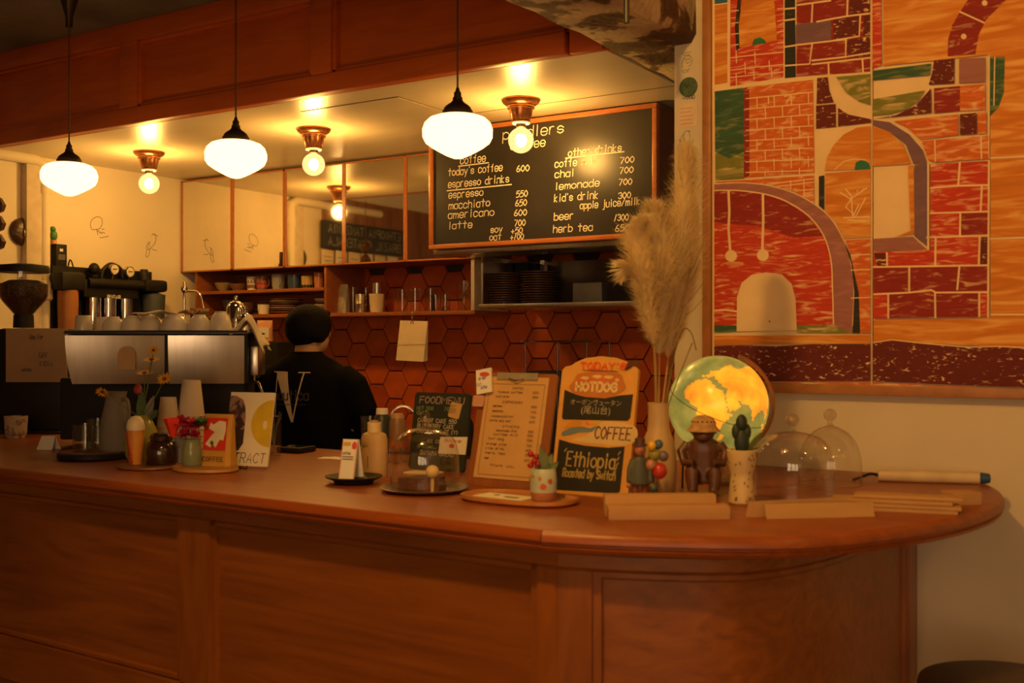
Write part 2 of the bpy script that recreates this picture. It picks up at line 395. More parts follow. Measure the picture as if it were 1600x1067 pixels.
# bulkhead over the counter: frame and panel joinery
YK = 3.28
bk = struct(MB().bx(XL, XB0 + .01, YK + .045, YK + .08, ZK, ZC).build('wall_bulkhead', BULKW, smooth=False))
def rail(nm, x0, x1, z0, z1, y0=YK, m=BULKW, par=bk, bev=.006): return MB().bx(x0, x1, y0, YK + .047, z0, z1, bev).build(nm, m, par)
rail('rail', XL, -1.868, ZK, ZK + .075); rail('rail', XL, XB0, ZC - .09, ZC)
sx = [(XL, XL + .06), (-4.236, -4.118), (-3.05, -2.94), (-1.86, -1.74)]
for a, b in sx[:3]: rail('stile', a, b, ZK + .075, ZC - .09)
rail('stile', -1.86, XB0, ZK, ZC - .09, YK + .02)
for (a0, a1), (b0, b1) in zip(sx, sx[1:]):
    rail('panel', a1 + .012, b0 - .012, ZK + .087, ZC - .102, YK + .034)
    mb = MB(); e = .016
    mb.bx(a1, b0, YK + .012, YK + .04, ZK + .075, ZK + .075 + e, .004); mb.bx(a1, b0, YK + .012, YK + .04, ZC - .09 - e, ZC - .09, .004)
    mb.bx(a1, a1 + e, YK + .012, YK + .04, ZK + .075, ZC - .09, .004); mb.bx(b0 - e, b0, YK + .012, YK + .04, ZK + .075, ZC - .09, .004)
    mb.build('moulding', BULKW, bk)
# room behind the camera: front wall with daylit windows, timber boarding on the left wall
fw = struct(MB().bx(XL, XR, YF - .1, YF, 0, ZC).build('wall_front', WHITE, smooth=False))
WIN = mat('daylit_frosted_pane', (0.8, 0.8, 0.8), 0.5, emit=(1.0, 0.64, 0.34), es=WINDOW_E)
for i, x in enumerate((-0.4, 0.75, 1.9)):
    wn = MB(); f = .05
    for q in ((x, x + 1.0, .9, .9 + f), (x, x + 1.0, 2.35 - f, 2.35), (x, x + f, .9, 2.35), (x + 1 - f, x + 1, .9, 2.35), (x + .48, x + .52, .9, 2.35)): wn.bx(q[0], q[1], YF, YF + .05, q[2], q[3])
    wo = struct(wn.build('window_%d' % (i + 1), mat('window_timber', (0.12, 0.06, 0.03), 0.5), smooth=False))
    for a, b in ((x + f, x + .48), (x + .52, x + 1 - f)): MB().bx(a, b, YF + .005, YF + .015, .9 + f, 2.35 - f).build('pane', WIN, wo, smooth=False)
PLK = wood('old_boarding', (0.36, 0.15, 0.06), (0.2, 0.075, 0.03), (9, 9, 1), 0.6)
for i in range(14):
    y1 = 3.26 - i * .2
    MB().bx(XL, XL + .02 + .004 * (i % 3), y1 - .195, y1, 0.0, 2.5, .004).build('plank', PLK, wl)
# things of the cafe side that the mirror doors show
sg = thing('chalk_sign', 'long black sign board on the boarded wall, seen in the mirror doors', 'sign', (XL + .035, 2.86, 2.12), pi / 2)
MB().bx(-.5, .45, -.03, .0, 0, .2, .004).build('board', mat('sign_black', (0.03, 0.03, 0.032), 0.6), sg)
t_ = MB(); text(t_, 'ETHIOPIA TANZANIA', -.46, .115, .06, -.032, .008, width=.86); text(t_, 'BRAZIL GUATEMALA', -.46, .025, .06, -.032, .008, width=.86); t_.build('lettering', mat('dull_chalk', (0.35, 0.33, 0.28), 0.8), sg, smooth=False)['kind'] = 'stuff'
for i in range(6):
    y = 3.25 - i * .155
    o = thing('pinned_card', '%s pale card pinned under the black sign, seen in the mirror doors' % ORD[i], 'card', (XL + .045, y, 1.91), pi / 2, 'cards pinned under the sign')
    MB().box((0, 0, .1), (.13, .004, .2), ry=random.uniform(-.06, .06)).build('sheet', PAPER if i % 2 else mat('cream_card', (0.75, 0.62, 0.4), 0.7), o, smooth=False)
    t_ = MB(); [t_.stroke([(-.045, .06 + .03 * j), (.03 + .01 * (j % 2), .06 + .03 * j)], .006, -.004) for j in range(4)]; t_.build('print', mat('grey_print', (0.25, 0.2, 0.2), 0.7), o, smooth=False)
# ================================================================ hexagonal tiles on the back wall
ff = .16; sd = ff / sqrt(3); tm = {}
def hexmesh(mi):
    if mi in tm: return tm[mi]
    r = sd - .0035; vs_ = []; 
    for (q, y) in ((r, 0), (r, -.011), (r - .003, -.014)):
        vs_ += [(q * cos(pi / 3 * i), y, q * sin(pi / 3 * i)) for i in range(6)]
    fs = [(i + 6 * l, (i + 1) % 6 + 6 * l, (i + 1) % 6 + 6 * l + 6, i + 6 * l + 6) for l in range(2) for i in range(6)] + [(12, 13, 14, 15, 16, 17)]
    mb = MB().add(vs_, fs); tm[mi] = mb.mesh('tile', TILES[mi], False); return tm[mi]
rt = random.Random(5); n = 0
for c in range(24):
    x = -5.175 + c * sd * 1.5
    for r in range(-1, 8):
        z = .80 + r * ff + (ff / 2 if c % 2 else 0)
        if z < .78 or z > 1.92 or x > -2.0: continue
        o = bpy.data.objects.new('tile', hexmesh(rt.choice((0, 0, 1, 2, 2, 3)))); COL.objects.link(o); o.parent = wb
        o.location = (x, YB - .001 - rt.uniform(0, .002), z); n += 1
# ================================================================ counter
CPF = [(-5.32, 2.10), (-4.0, 2.063), (-2.6, 2.023), (-1.5, 1.992), (-1.18, 1.985)]
CPC = [(-1.18, 1.985), (-.985, 2.046), (-.727, 2.185), (-.587, 2.375), (-.49, 2.605), (-.442, 2.878), (-.465, 3.13), (-.56, 3.395)]
CPC = [(p.x, p.y) for p in spline([(a, b, 0) for a, b in CPC], 8)]
wt = thing('bar_worktop', 'long brown wooden bar top with a rounded end, carrying all the jars and signs', 'countertop', (0, 0, 0))
nose = lambda z: [(0, z), (.008, z - .004), (.014, z - .013), (.014, z - .022), (.004, z - .026), (.004, z - .030), (.010, z - .034), (.006, z - .042), (0, z - .042)]
# the slab
front = CPF
MB().slab(front + [(-1.18, 3.05), (-5.32, 3.05)], CT - .035, CT).build('straight_slab', TOPW, wt, smooth=False)
MB().slab(CPC + [(-1.5, 3.395), (-1.5, 3.05), (-1.18, 3.05)], CT - .035, CT).build('rounded_slab', TOPW, wt, smooth=False)
MB().sweep(CPF, nose(CT)).build('straight_nosing', TOPW, wt)
MB().sweep(CPC, [(o + (.006 if o else 0), z) for o, z in nose(CT)]).build('rounded_nosing', TOPW, wt)
# the front
cb = thing('bar_counter_front', 'panelled brown wooden bar front under the worktop, curving round at its end', 'counter', (0, 0, 0))
BPF = [(-5.32, 2.145), (-2.6, 2.068), (-1.17, 2.03)]
BPC = [(p.x, p.y) for p in spline([(a, b, 0) for a, b in [(-1.17, 2.03), (-1.0, 2.08), (-.80, 2.2), (-.70, 2.45), (-.668, 2.75), (-.668, 3.05), (-.72, 3.395)]], 10)]
def sub(path, a, b, n=12):
    """cut a plan path between the shares a and b of its length"""
    P = [Vector(q) for q in path]; L = [0]
    for u, v in zip(P, P[1:]): L.append(L[-1] + (v - u).length)
    def at(s_):
        s_ *= L[-1]
        for i in range(len(P) - 1):
            if s_ <= L[i + 1] + 1e-9: return P[i].lerp(P[i + 1], (s_ - L[i]) / (L[i + 1] - L[i]))
        return P[-1]
    return [tuple(at(a + (b - a) * i / n)) for i in range(n + 1)]
ZP0, ZP1 = .50, .963
def band(nm, path, z0, z1, o0, o1, m, ch=.004):
    MB().sweep(path, [(o0, z0), (o1 - ch, z0), (o1, z0 + ch), (o1, z1 - ch), (o1 - ch, z1), (o0, z1)]).build(nm, m, cb)
xl = lambda X: (X + 5.32) / (5.32 - 1.17)
for path, cuts, nm in ((BPF, [xl(-5.32), xl(-4.92), xl(-4.82), xl(-3.66), xl(-3.55), xl(-2.405), xl(-2.285), xl(-1.225), 1.0], 'l'), (BPC, [0, .045, .80, 1.0], 'c')):
    n_ = 3 if nm == 'l' else 26
    band('carcass', sub(path, 0, 1, n_), 0, 1.012, -.05, -.03, OAK)
    band('top_rail', sub(path, 0, 1, n_), ZP1, 1.012, -.03, 0, OAK); band('bottom_rail', sub(path, 0, 1, n_), .36, ZP0, -.03, 0, OAK); band('plinth', sub(path, 0, 1, n_), 0, .36, -.03, -.008, OAK)
    band('frieze_moulding', sub(path, 0, 1, n_), .995, 1.012, 0, .012, OAK, .006)
    st = [(cuts[0], cuts[0] + .004)] if 0 else []
    if nm == 'l': st = [(cuts[1], cuts[2]), (cuts[3], cuts[4]), (cuts[5], cuts[6]), (cuts[7], cuts[8])]; pn = [(cuts[0], cuts[1]), (cuts[2], cuts[3]), (cuts[4], cuts[5]), (cuts[6], cuts[7])]
    else: st = [(0, cuts[1]), (cuts[2], 1.0)]; pn = [(cuts[1], cuts[2])]
    for a, b in st: band('stile', sub(path, a, b, 6), ZP0, ZP1, -.03, 0, OAKV)
    L = sum((Vector(v) - Vector(u)).length for u, v in zip(path, path[1:])); e = .02 / L
    for a, b in pn:
        k_ = 4 if nm == 'l' else 26
        band('panel', sub(path, a + e, b - e, k_), ZP0 + .014, ZP1 - .014, -.03, -.020, OAK)
        band('moulding', sub(path, a, b, k_), ZP1 - .02, ZP1, -.03, -.008, OAK, .005); band('moulding', sub(path, a, b, k_), ZP0, ZP0 + .02, -.03, -.008, OAK, .005)
        band('moulding', sub(path, a, a + e, 3), ZP0, ZP1, -.03, -.008, OAKV, .005); band('moulding', sub(path, b - e, b, 3), ZP0, ZP1, -.03, -.008, OAKV, .005)
# ================================================================ lamps
COPPER = mat('copper_fitting', (0.50, 0.20, 0.08), 0.25, 0.85, var=0.1)
BULBG = glass('bulb_glass', (1.0, 0.93, 0.78), 1.25, 0.0)
def emitter(name, col, s, glassy=0):
    m, nt, b = _nt(name); b.inputs['Base Color'].default_value = (0.05, 0.05, 0.05, 1) if not glassy else (0.6, 0.55, 0.45, 1)
    nz = nt.nodes.new('ShaderNodeTexNoise'); nz.inputs['Scale'].default_value = 3; r = _ramp(nt, [(0.3, tuple(c * .97 for c in col)), (0.7, col)])
    nt.links.new(nz.outputs['Fac'], r.inputs[0]); nt.links.new(r.outputs[0], b.inputs['Emission Color']); b.inputs['Emission Strength'].default_value = s
    b.inputs['Roughness'].default_value = 0.15; return m
FIL = emitter('glowing_filament', (1.0, 0.62, 0.28), 30.0)
HAZE = emitter('lit_bulb_frost', (1.0, 0.55, 0.16), 0.9)
OPAL = emitter('lit_opal_glass', (1.0, 0.58, 0.22), SHADE_E, 1)
def frostmix():
    m = bpy.data.materials.new('lit_bulb_glass'); m.use_nodes = True; nt = m.node_tree; nt.nodes.clear()
    o = nt.nodes.new('ShaderNodeOutputMaterial'); mx = nt.nodes.new('ShaderNodeMixShader'); mx.inputs[0].default_value = 0.42
    tr = nt.nodes.new('ShaderNodeBsdfTransparent'); em = nt.nodes.new('ShaderNodeEmission'); nz = nt.nodes.new('ShaderNodeTexNoise'); nz.inputs['Scale'].default_value = 4
    r = _ramp(nt, [(0.3, (1.0, 0.56, 0.18)), (0.7, (1.0, 0.6, 0.22))]); nt.links.new(nz.outputs['Fac'], r.inputs[0]); nt.links.new(r.outputs[0], em.inputs[0]); em.inputs[1].default_value = 1.9
    nt.links.new(tr.outputs[0], mx.inputs[1]); nt.links.new(em.outputs[0], mx.inputs[2]); nt.links.new(mx.outputs[0], o.inputs[0]); return m
BGL = frostmix()
def point(name, loc, wat, r, par=None, col=WARM):
    l = bpy.data.lights.new(name, 'POINT'); l.energy = wat; l.color = col; l.shadow_soft_size = r
    o = bpy.data.objects.new(name, l); COL.objects.link(o); o.location = loc
    if par: o.parent = par
    return o
def ceiling_lamp(px, lab):
    q = onY(px, 200, 3.82)
    t = thing('ceiling_bulb_lamp', lab, 'lamp', (q.x, 3.82, ZK), 0, 'bare bulb lamps on the kitchen ceiling')
    MB().lathe([(0, 0), (.08, 0), (.081, -.005), (.076, -.014), (.066, -.022), (.056, -.026), (.058, -.033), (.056, -.038), (.05, -.04), (.047, -.055), (.041, -.085), (.036, -.092), (0, -.092)], 40).build('canopy', COPPER, t)
    MB().lathe([(.036, -.092), (.038, -.096), (.036, -.1), (.0, -.1)], 30).build('collar', mat('pale_ceramic', (0.75, 0.62, 0.42), 0.3), t)
    MB().lathe([(.021, -.1), (.021, -.114), (.017, -.118), (0, -.118)], 20).build('socket', BRASSD, t)
    MB().lathe([(.016, -.116)] + [(.053 * sin(a), -.168 + .053 * cos(a)) for a in [radians(d) for d in range(24, 180, 10)]] + [(0, -.221)], 28).build('bulb', BGL, t)
    MB().sph((0, 0, -.168), (.024, .024, .028), 14, 10).build('filament', FIL, t)
    point('bulb_light', (0, 0, -.166), BULB_W, .035, t)
ceiling_lamp(233, 'bare globe bulb in copper holder nearest the cream side wall')
ceiling_lamp(490, 'bare globe bulb in copper holder in front of the mirror doors')
ceiling_lamp(814, 'bare globe bulb in copper holder in front of the big menu board')
def pendant(px, py, Y, lab):
    q = onY(px, py, Y)                    # middle of the glass
    zt = q.z + .07
    t = thing('pendant_lamp', lab, 'lamp', (q.x, q.y, zt), 0, 'opal glass pendant lamps over the bar')
    MB().lathe([(r_, z_ * .9) for r_, z_ in [(.046, 0), (.07, -.003), (.092, -.012), (.107, -.028), (.114, -.05), (.113, -.078), (.104, -.098), (.085, -.114), (.06, -.13), (.036, -.144), (.016, -.153), (0, -.155)]], 48).build('shade', OPAL, t)
    MB().lathe([(.05, -.006), (.05, .014), (.045, .02), (.043, .026), (.034, .034), (.022, .042), (.016, .05), (.016, .058), (.012, .062), (.012, .074), (.007, .08), (.005, .09), (0, .09)], 32).build('fitter', BRASSD, t)
    MB().tube([(0, 0, .07), (0, 0, ZC - zt - .12)], .0032, 8).build('cord', mat('brown_cord', (0.10, 0.045, 0.02), 0.7), t)
    MB().lathe([(0, ZC - zt - .15), (.014, ZC - zt - .15), (.016, ZC - zt - .1), (.045, ZC - zt), (0, ZC - zt)], 20).build('ceiling_cup', BRASSD, t)
pendant(108, 281, 2.87, 'opal schoolhouse pendant lamp nearest the pipe and black control box')
pendant(368.5, 250, 2.89, 'opal schoolhouse pendant lamp hanging before the first mirror doors')
pendant(715, 214.5, 2.88, 'opal schoolhouse pendant lamp hanging before the big menu board')
# unseen lamps, added to brighten the bar and print from the front
src = [o for o in COL.objects if o.name.startswith('pendant_lamp')][0]
for x, y, lab in ((1.0, .9, 'added unseen opal pendant lamp facing the framed print'), (2.0, 1.9, 'added unseen opal pendant lamp beside the framed print wall')): dup(src, (x, y, src.location.z), label=lab)
src = [o for o in COL.objects if o.name.startswith('ceiling_bulb_lamp')][0]
for x, y, lab in ((-1.15, .9, 'added unseen globe bulb on the cafe ceiling nearest the camera'), (1.3, 1.5, 'added unseen globe bulb on the cafe ceiling before the framed print'), (1.3, -1.0, 'added unseen globe bulb on the cafe ceiling near the front windows')):
    r = dup(src, (x, y, ZC), label=lab)
    for o in r.children:
        if o.type == 'LIGHT': o.data = o.data.copy(); o.data.energy = FILL_W if x < 0 else FILL_W * .15; o.data.shadow_soft_size = .05
# ================================================================ mirror-door wall cabinets
YD = 4.58; ZD0, ZD1 = 1.875, ZK - .012
bpx = [283, 363, 445, 537, 633, 742]
bX = [onY(p_, 300, YD).x for p_ in bpx]; bX[0] = XL + .004
CABL = ['wall cabinet with a mirror door, in the corner by the cream wall', 'wall cabinet with a mirror door showing the cream wall, second from the corner', 'wall cabinet whose mirror door reflects a lit bulb', 'wall cabinet whose mirror door reflects the black sign', 'wall cabinet with a mirror door partly hidden by the menu board']
CARC = wood('cabinet_carcass', (0.25, 0.1, 0.035), (0.2, 0.075, 0.025), (1, 9, 9), 0.5)
for i in range(5):
    x0, x1 = bX[i] + .002, bX[i + 1] - .002
    t = thing('wall_cabinet', CABL[i], 'cabinet', (x0, YD, ZD0), 0, 'mirror-door cabinets over the shelf'); W_ = x1 - x0; H_ = ZD1 - ZD0
    MB().bx(0, W_, .02, .36, 0, H_).build('body', CARC, t, smooth=False)
    d = MB().bx(.008, W_ - .008, 0, .018, .008, H_ - .008).build('door', MIRROR, t, smooth=False)
    e = MB(); q = .011
    e.bx(0, W_, -.004, .018, 0, .008); e.bx(0, W_, -.004, .018, H_ - .008, H_); e.bx(0, q, -.004, .018, 0, H_); e.bx(W_ - q, W_, -.004, .018, 0, H_)
    e.build('door_edging', EDGE, d, smooth=False)
    if i > 1: d.rotation_euler = (0, 0, radians(.6))
    if i == 1: MB().bx(W_ - .03, W_ - .014, -.012, -.004, .02, .09, .003).build('door_pull', BRASSD, d)
# ================================================================ open wooden shelf under the cabinets
sxl = onY(312, 460, 4.62).x; sxm = onY(512, 460, 4.62).x; sxr = onY(740, 440, 4.62).x
ZS, ZU = 1.61, 1.755
ws = thing('wall_shelf', 'open brown wooden shelf under the mirror cabinets, holding cups and glasses', 'shelf', (sxl, 4.62, ZS))
q = lambda a, b, c_, d_, e_, f_, nm: MB().bx(a - sxl, b - sxl, c_ - 4.62, d_ - 4.62, e_ - ZS, f_ - ZS, .002).build(nm, SHW, ws)
q(sxl, sxr + .02, 4.60, 4.925, ZS - .02, ZS, 'lower_shelf'); q(sxl, sxm, 4.60, 4.925, ZU - .018, ZU, 'upper_shelf')
q(sxl - .018, sxl, 4.60, 4.925, ZS - .02, ZD0, 'side_panel'); q(sxm - .009, sxm + .009, 4.60, 4.925, ZS, ZD0, 'divider')
MB().bx(sxr - sxl, sxr + .022 - sxl, -.025, .3, 0, ZD0 - ZS - .0, .002).build('side_panel', mat('pale_laminate', (0.55, 0.47, 0.36), 0.5), ws)
q(sxl, sxm - .01, 4.915, 4.925, ZS, ZD0, 'back_panel')
# ---- crockery on it
def cup_prof(r, h, w=.004, taper=.8, foot=.0):
    return [(0, 0), (r * taper, 0), (r * (taper * .35 + .65), h * .45), (r, h), (r - w, h), (r * (taper * .35 + .65) - w, h * .45), (r * taper - w, w), (0, w)]
def sit(px, Y, z): q_ = onY(px, 450, Y); return (q_.x, Y, z)
def cup(nm, lab, cat, loc, r, h, m, handle=False, rz=0, taper=.85, group=None, flip=False, pat=None, extra=None):
    t = thing(nm, lab, cat, loc, rz, group)
    b = MB().lathe(cup_prof(r, h, taper=taper), 28).build('body', m, t)
    if handle: MB().tube(spline([(r * .93, 0, h * .8), (r * 1.45, 0, h * .78), (r * 1.5, 0, h * .4), (r * .9, 0, h * .22)], 5), h * .055, 8).build('handle', m, t)
    if pat:
        pm = MB()
        for (a, z, rr) in pat[1]:
            a = radians(a); rad = r * (taper * .35 + .65) + .0015
            pm.add([(rad * cos(a + sx_ * rr / r), rad * sin(a + sx_ * rr / r), h * z + sz_ * rr) for sx_, sz_ in ((-1, 0), (-.6, -.9), (.6, -.9), (1, 0), (.6, .9), (-.6, .9))], [(0, 1, 2, 3, 4, 5)])
        pm.build('painted_pattern', pat[0], t, smooth=False)['kind'] = 'stuff'
    if flip: t.rotation_euler = (pi, 0, rz); t.location = (loc[0], loc[1], loc[2] + h)
    return t
def bowl_prof(r, h): return [(0, 0), (r * .45, 0), (r * .5, h * .1), (r * .8, h * .45), (r, h), (r - .004, h), (r * .78, h * .5), (r * .45, h * .16), (0, h * .14)]
WHC = mat('white_glaze', (0.78, 0.7, 0.56), 0.2, var=0.05); BRC = mat('brown_glaze', (0.2, 0.1, 0.05), 0.3, var=0.25); OLC = mat('olive_glaze', (0.3, 0.22, 0.1), 0.3, var=0.25)
BLC = mat('blue_glaze', (0.05, 0.08, 0.14), 0.25); YLC = mat('yellow_glaze', (0.6, 0.4, 0.12), 0.3); ORC = mat('orange_glaze', (0.55, 0.2, 0.08), 0.25); GRC = mat('grey_glaze', (0.3, 0.3, 0.27), 0.3); RDP = mat('red_paint', (0.5, 0.06, 0.04), 0.4)
def bowl(lab, loc, r, h, m): return one(MB().lathe(bowl_prof(r, h), 30), 'bowl', m, lab, 'bowl', loc)
ya = 4.70
bowl('small olive bowl on the upper shelf nearest its left end', sit(350, ya, ZU), .058, .055, OLC)
bowl('wide brown bowl on the upper shelf beside a patterned white mug', sit(373, ya, ZU), .062, .045, BRC)
DOTS = [(a_, z_, .012) for a_ in range(180, 400, 35) for z_ in (.3, .65)]
MUGG = 'mugs on the upper shelf'
cup('mug', 'white mug with a small brown pattern on the upper shelf', 'mug', sit(394, ya, ZU), .033, .085, WHC, pat=(BRC, DOTS), group=MUGG)
cup('mug', 'brown mug with red and blue flowers on the upper shelf', 'mug', sit(410, ya, ZU), .036, .085, BRC, True, 0, pat=(RDP, DOTS), group=MUGG)
cup('mug', 'grey green mug with a handle in the middle of the upper shelf', 'mug', sit(435, ya, ZU), .04, .09, GRC, True, -.6, group=MUGG)
cup('mug', 'dark blue mug on the upper shelf beside a yellow cup', 'mug', sit(460, ya, ZU), .04, .085, BLC, True, pi * .9, group=MUGG)
cup('mug', 'yellow cup with dark spots on the upper shelf', 'mug', sit(480, ya, ZU), .036, .075, YLC, pat=(INK, [(a_, .2, .01) for a_ in range(200, 380, 30)]), group=MUGG)
cup('mug', 'orange glazed cup at the divider end of the upper shelf', 'mug', sit(498, ya, ZU), .028, .09, ORC, group=MUGG)
bowl('deep brown bowl at the front of the lower shelf', sit(378, ya - .02, ZS), .085, .075, BRC)
bowl('grey bowl standing behind the deep brown bowl', sit(362, 4.84, ZS), .06, .1, GRC)
cup('cup', 'plain white cup on the lower shelf before small plates', 'cup', sit(412, ya - .04, ZS), .037, .058, WHC, taper=.8)
def plates(nm, n_, loc, r, th, mats_, lab, cat, group, rnd_=.004):
    rr = random.Random(n_ * 7 + int(r * 1000)); meshes = {}
    for i in range(n_):
        m_ = mats_[i % len(mats_)]
        if m_.name not in meshes: meshes[m_.name] = MB().lathe([(0, 0), (r * .6, 0), (r * .72, th * .35), (r, th * .95), (r, th * 1.15), (r * .7, th * .6), (r * .6, th * .3), (0, th * .3)], 36).mesh(nm, m_)
        o = bpy.data.objects.new(nm, meshes[m_.name]); COL.objects.link(o); o.location = (loc[0] + rr.uniform(-rnd_, rnd_), loc[1] + rr.uniform(-rnd_, rnd_), loc[2] + i * th)
        tag(o, lab % ORD[i], cat, group)
RIM = mat('white_rust_plate', (0.6, 0.5, 0.36), 0.3); RUS = mat('rust_plate', (0.4, 0.12, 0.05), 0.3); DPL = mat('dark_plate', (0.16, 0.09, 0.045), 0.3)
plates('plate', 7, sit(447, 4.74, ZS), .095, .013, [RUS, DPL, RIM], '%s plate from the bottom in the wide stack on the lower shelf', 'plate', 'wide plates on the lower shelf')
plates('plate', 6, sit(410, 4.86, ZS), .07, .014, [RIM, RUS], '%s plate from the bottom in the small stack behind the white cup', 'plate', 'small plates behind the white cup')
plates('plate', 5, sit(504, 4.74, ZS), .05, .017, [WHC, BRC], '%s plate from the bottom in the narrow stack at the shelf divider', 'plate', 'narrow plate stack at the divider')
# right-hand bay: pouch, steel cups, shaker, glasses
GL1 = glass('clear_glass', (0.97, 0.97, 0.95), 1.5)
def pouch(nm, lab, cat, loc, w, h, d, m, rz=0, parts=()):
    t = thing(nm, lab, cat, loc, rz); n_ = 9; mb = MB(); rings = []
    for i in range(n_):
        u = i / (n_ - 1); dd = d * (1 - u) ** .6 * .5 + .002; rings.append(((0, 0, h * u), w / 2 * (1 - .04 * sin(pi * u)), dd, 0))
    vs_ = []; 
    for (c_, rx, ry, a_) in rings:
        for (sx_, sy_) in ((-1, -.55), (-.8, -1), (.8, -1), (1, -.55), (1, .55), (.8, 1), (-.8, 1), (-1, .55)): vs_.append((rx * sx_, ry * sy_, c_[2]))
    k = 8; fs = [(i * k + j, i * k + (j + 1) % k, (i + 1) * k + (j + 1) % k, (i + 1) * k + j) for i in range(n_ - 1) for j in range(k)] + [tuple(range(k))[::-1], tuple(range((n_ - 1) * k, n_ * k))]
    mb.add(vs_, fs).build('bag_body', m, t, ang=30); return t
CLP = glass('clear_plastic', (0.8, 0.76, 0.68), 1.45, .15, .25)
yb = 4.72
t = pouch('plastic_pouch', 'clear plastic pouch with white contents beside the shelf divider', 'pouch', sit(531, yb, ZS), .12, .165, .06, CLP)
MB().lathe([(0, .005), (.05, .005), (.048, .05), (.03, .09), (0, .1)], 16, sy=.4).build('contents', WHC, t)
def tumbler(lab, loc, r, h, cat='glass', group='drinking glasses on the shelf', m=None):
    return one(MB().lathe([(0, 0), (r * .85, 0), (r, h), (r - .0025, h), (r * .85 - .0025, .006), (0, .006)], 28), 'drinking_glass', m or GL1, lab, cat, loc, group=group)
tumbler('tall narrow glass on the shelf beside the clear pouch', sit(552, yb, ZS), .026, .15)
tumbler('tall glass behind the small steel cup on the shelf', sit(572, 4.84, ZS), .026, .15)
def steelcup(lab, loc, r, h):
    return one(MB().lathe([(0, 0), (r * .92, 0), (r, h * .48), (r * 1.03, h * .5), (r, h * .52), (r * 1.05, h), (r, h), (r * .9, .004), (0, .004)], 28), 'steel_cup', STEEL, lab, 'cup', loc)
steelcup('small steel measuring cup between two tall glasses on the shelf', sit(563, yb - .03, ZS), .028, .105)
cup('cup', 'matt beige tumbler carrying a steel shaker on the shelf', 'cup', sit(589, yb, ZS), .044, .105, mat('beige_clay', (0.62, 0.5, 0.34), 0.6), taper=.82)
MB_ = MB().lathe([(0, 0), (.024, 0), (.026, .03), (.028, .06), (.026, .062), (0, .062)], 26)
one(MB_, 'shaker', STEEL, 'steel shaker cup standing in the beige tumbler', 'shaker', (sit(589, yb, ZS)[0], yb, ZS + .106))
for i, (px_, Y_, r_, h_) in enumerate(((629, yb, .034, .125), (649, yb, .034, .13), (673, 4.80, .034, .13), (681, yb - .02, .03, .09), (696, yb - .02, .03, .09))):
    tumbler(['ribbed tall glass nearest the beige tumbler', 'ribbed tall glass above the hanging paper bag', 'tall glass behind two short glasses on the shelf', 'short glass before a tall glass on the shelf', 'short glass beside the stacked glasses on the shelf'][i], sit(px_, Y_, ZS), r_, h_)
q1 = sit(725, yb, ZS); tumbler('wide glass carrying another glass at the shelf end', q1, .04, .085); tumbler('glass stacked on top of another at the shelf end', (q1[0], q1[1], q1[2] + .086), .034, .075)
# hanging paper bag
q1 = onY(647, 500, 4.585)
t = thing('hanging_paper_bag', 'cream paper coffee bag hanging from the shelf by a clip chain', 'bag', (q1.x, 4.575, onY(647, 563, 4.585).z))
mb = MB(); hgt = .212
mb.add([(-.10, -.018, 0), (.085, -.022, -.006), (.10, -.006, hgt - .006), (-.083, -.003, hgt), (-.098, .006, .004), (.094, .004, 0), (.102, -.003, hgt - .006), (-.083, 0, hgt)], [(0, 1, 2, 3), (5, 4, 7, 6), (4, 0, 3, 7), (1, 5, 6, 2), (3, 2, 6, 7), (4, 5, 1, 0)])
mb.build('bag_body', mat('cream_paper', (0.74, 0.6, 0.4), 0.7, var=0.05), t, smooth=False)
MB().bx(-.095, .097, -.0195, -.0175, .085, .087).build('fold_line', mat('fold_brown', (0.5, 0.36, 0.2), 0.8), t, smooth=False)
mb = MB()
for i in range(5): mb.lathe([(.004, -.001), (.006, 0), (.004, .001), (.0025, 0), (.004, -.001)], 8, (0.0, -.004, hgt + .006 + i * .011), M=Matrix.Rotation(pi / 2, 3, 'X' if i % 2 else 'Y'))
mb.build('chain', CHROME, t)['kind'] = 'stuff'
MB().tube(spline([(-.008, -.008, hgt - .02), (-.004, -.006, hgt + .004), (.004, -.006, hgt + .004), (.008, -.008, hgt - .02)], 4), .0018, 6).build('clip', CHROME, t)
# ================================================================ hood box, menu board
YM = 4.13
mx0, mx1 = onY(671, 300, YM).x, onY(1027, 300, YM).x; mz0, mz1 = 1.872, ZK - .008
hd = thing('hood_box', 'brown boxed extractor hood behind the menu board', 'extractor hood', (mx0, YM, mz0))
MB().bx(.01, mx1 - mx0 - .004, .032, .78, .03, mz1 - mz0).build('casing', CARC, hd, smooth=False)
MB().bx(0, mx1 - mx0, .032, .26, -.012, .028, .003).build('steel_lip', STEEL, hd)
mbd = thing('menu_board', 'large black menu board with white hand lettering in a wooden frame', 'menu board', (mx0, YM, mz0 + .012))
BW, BH = mx1 - mx0, mz1 - mz0 - .014
MB().bx(.02, BW - .02, .004, .028, .018, BH - .018).build('board', mat('blackboard', (0.028, 0.024, 0.02), 0.33, var=0.25, scale=4), mbd, smooth=False)
fr = .021
for nm, a in (('frame_bar', (0, BW, 0, fr)), ('frame_bar', (0, BW, BH - fr, BH)), ('frame_bar', (0, fr, fr, BH - fr)), ('frame_bar', (BW - fr, BW, fr, BH - fr))):
    MB().bx(a[0], a[1], -.008, .028, a[2], a[3], .004).build(nm, EDGE, mbd)
CHK = mat('white_marker', (0.85, 0.78, 0.62), 0.8, var=0.05)
lt = MB()
def mline(st, x0, yb_, x1, hz, wd=.0042, ul=None):
    a = onY(650 + x0 / 3.81, 130 + yb_ / 3.81, YM); b = onY(650 + x1 / 3.81, 130 + yb_ / 3.81, YM)
    text(lt, st, a.x - mx0, a.z - mz0 - .012, hz / 3.81 * dep(a), .0025, wd, width=b.x - a.x - .004, slant=.06, jit=.02)
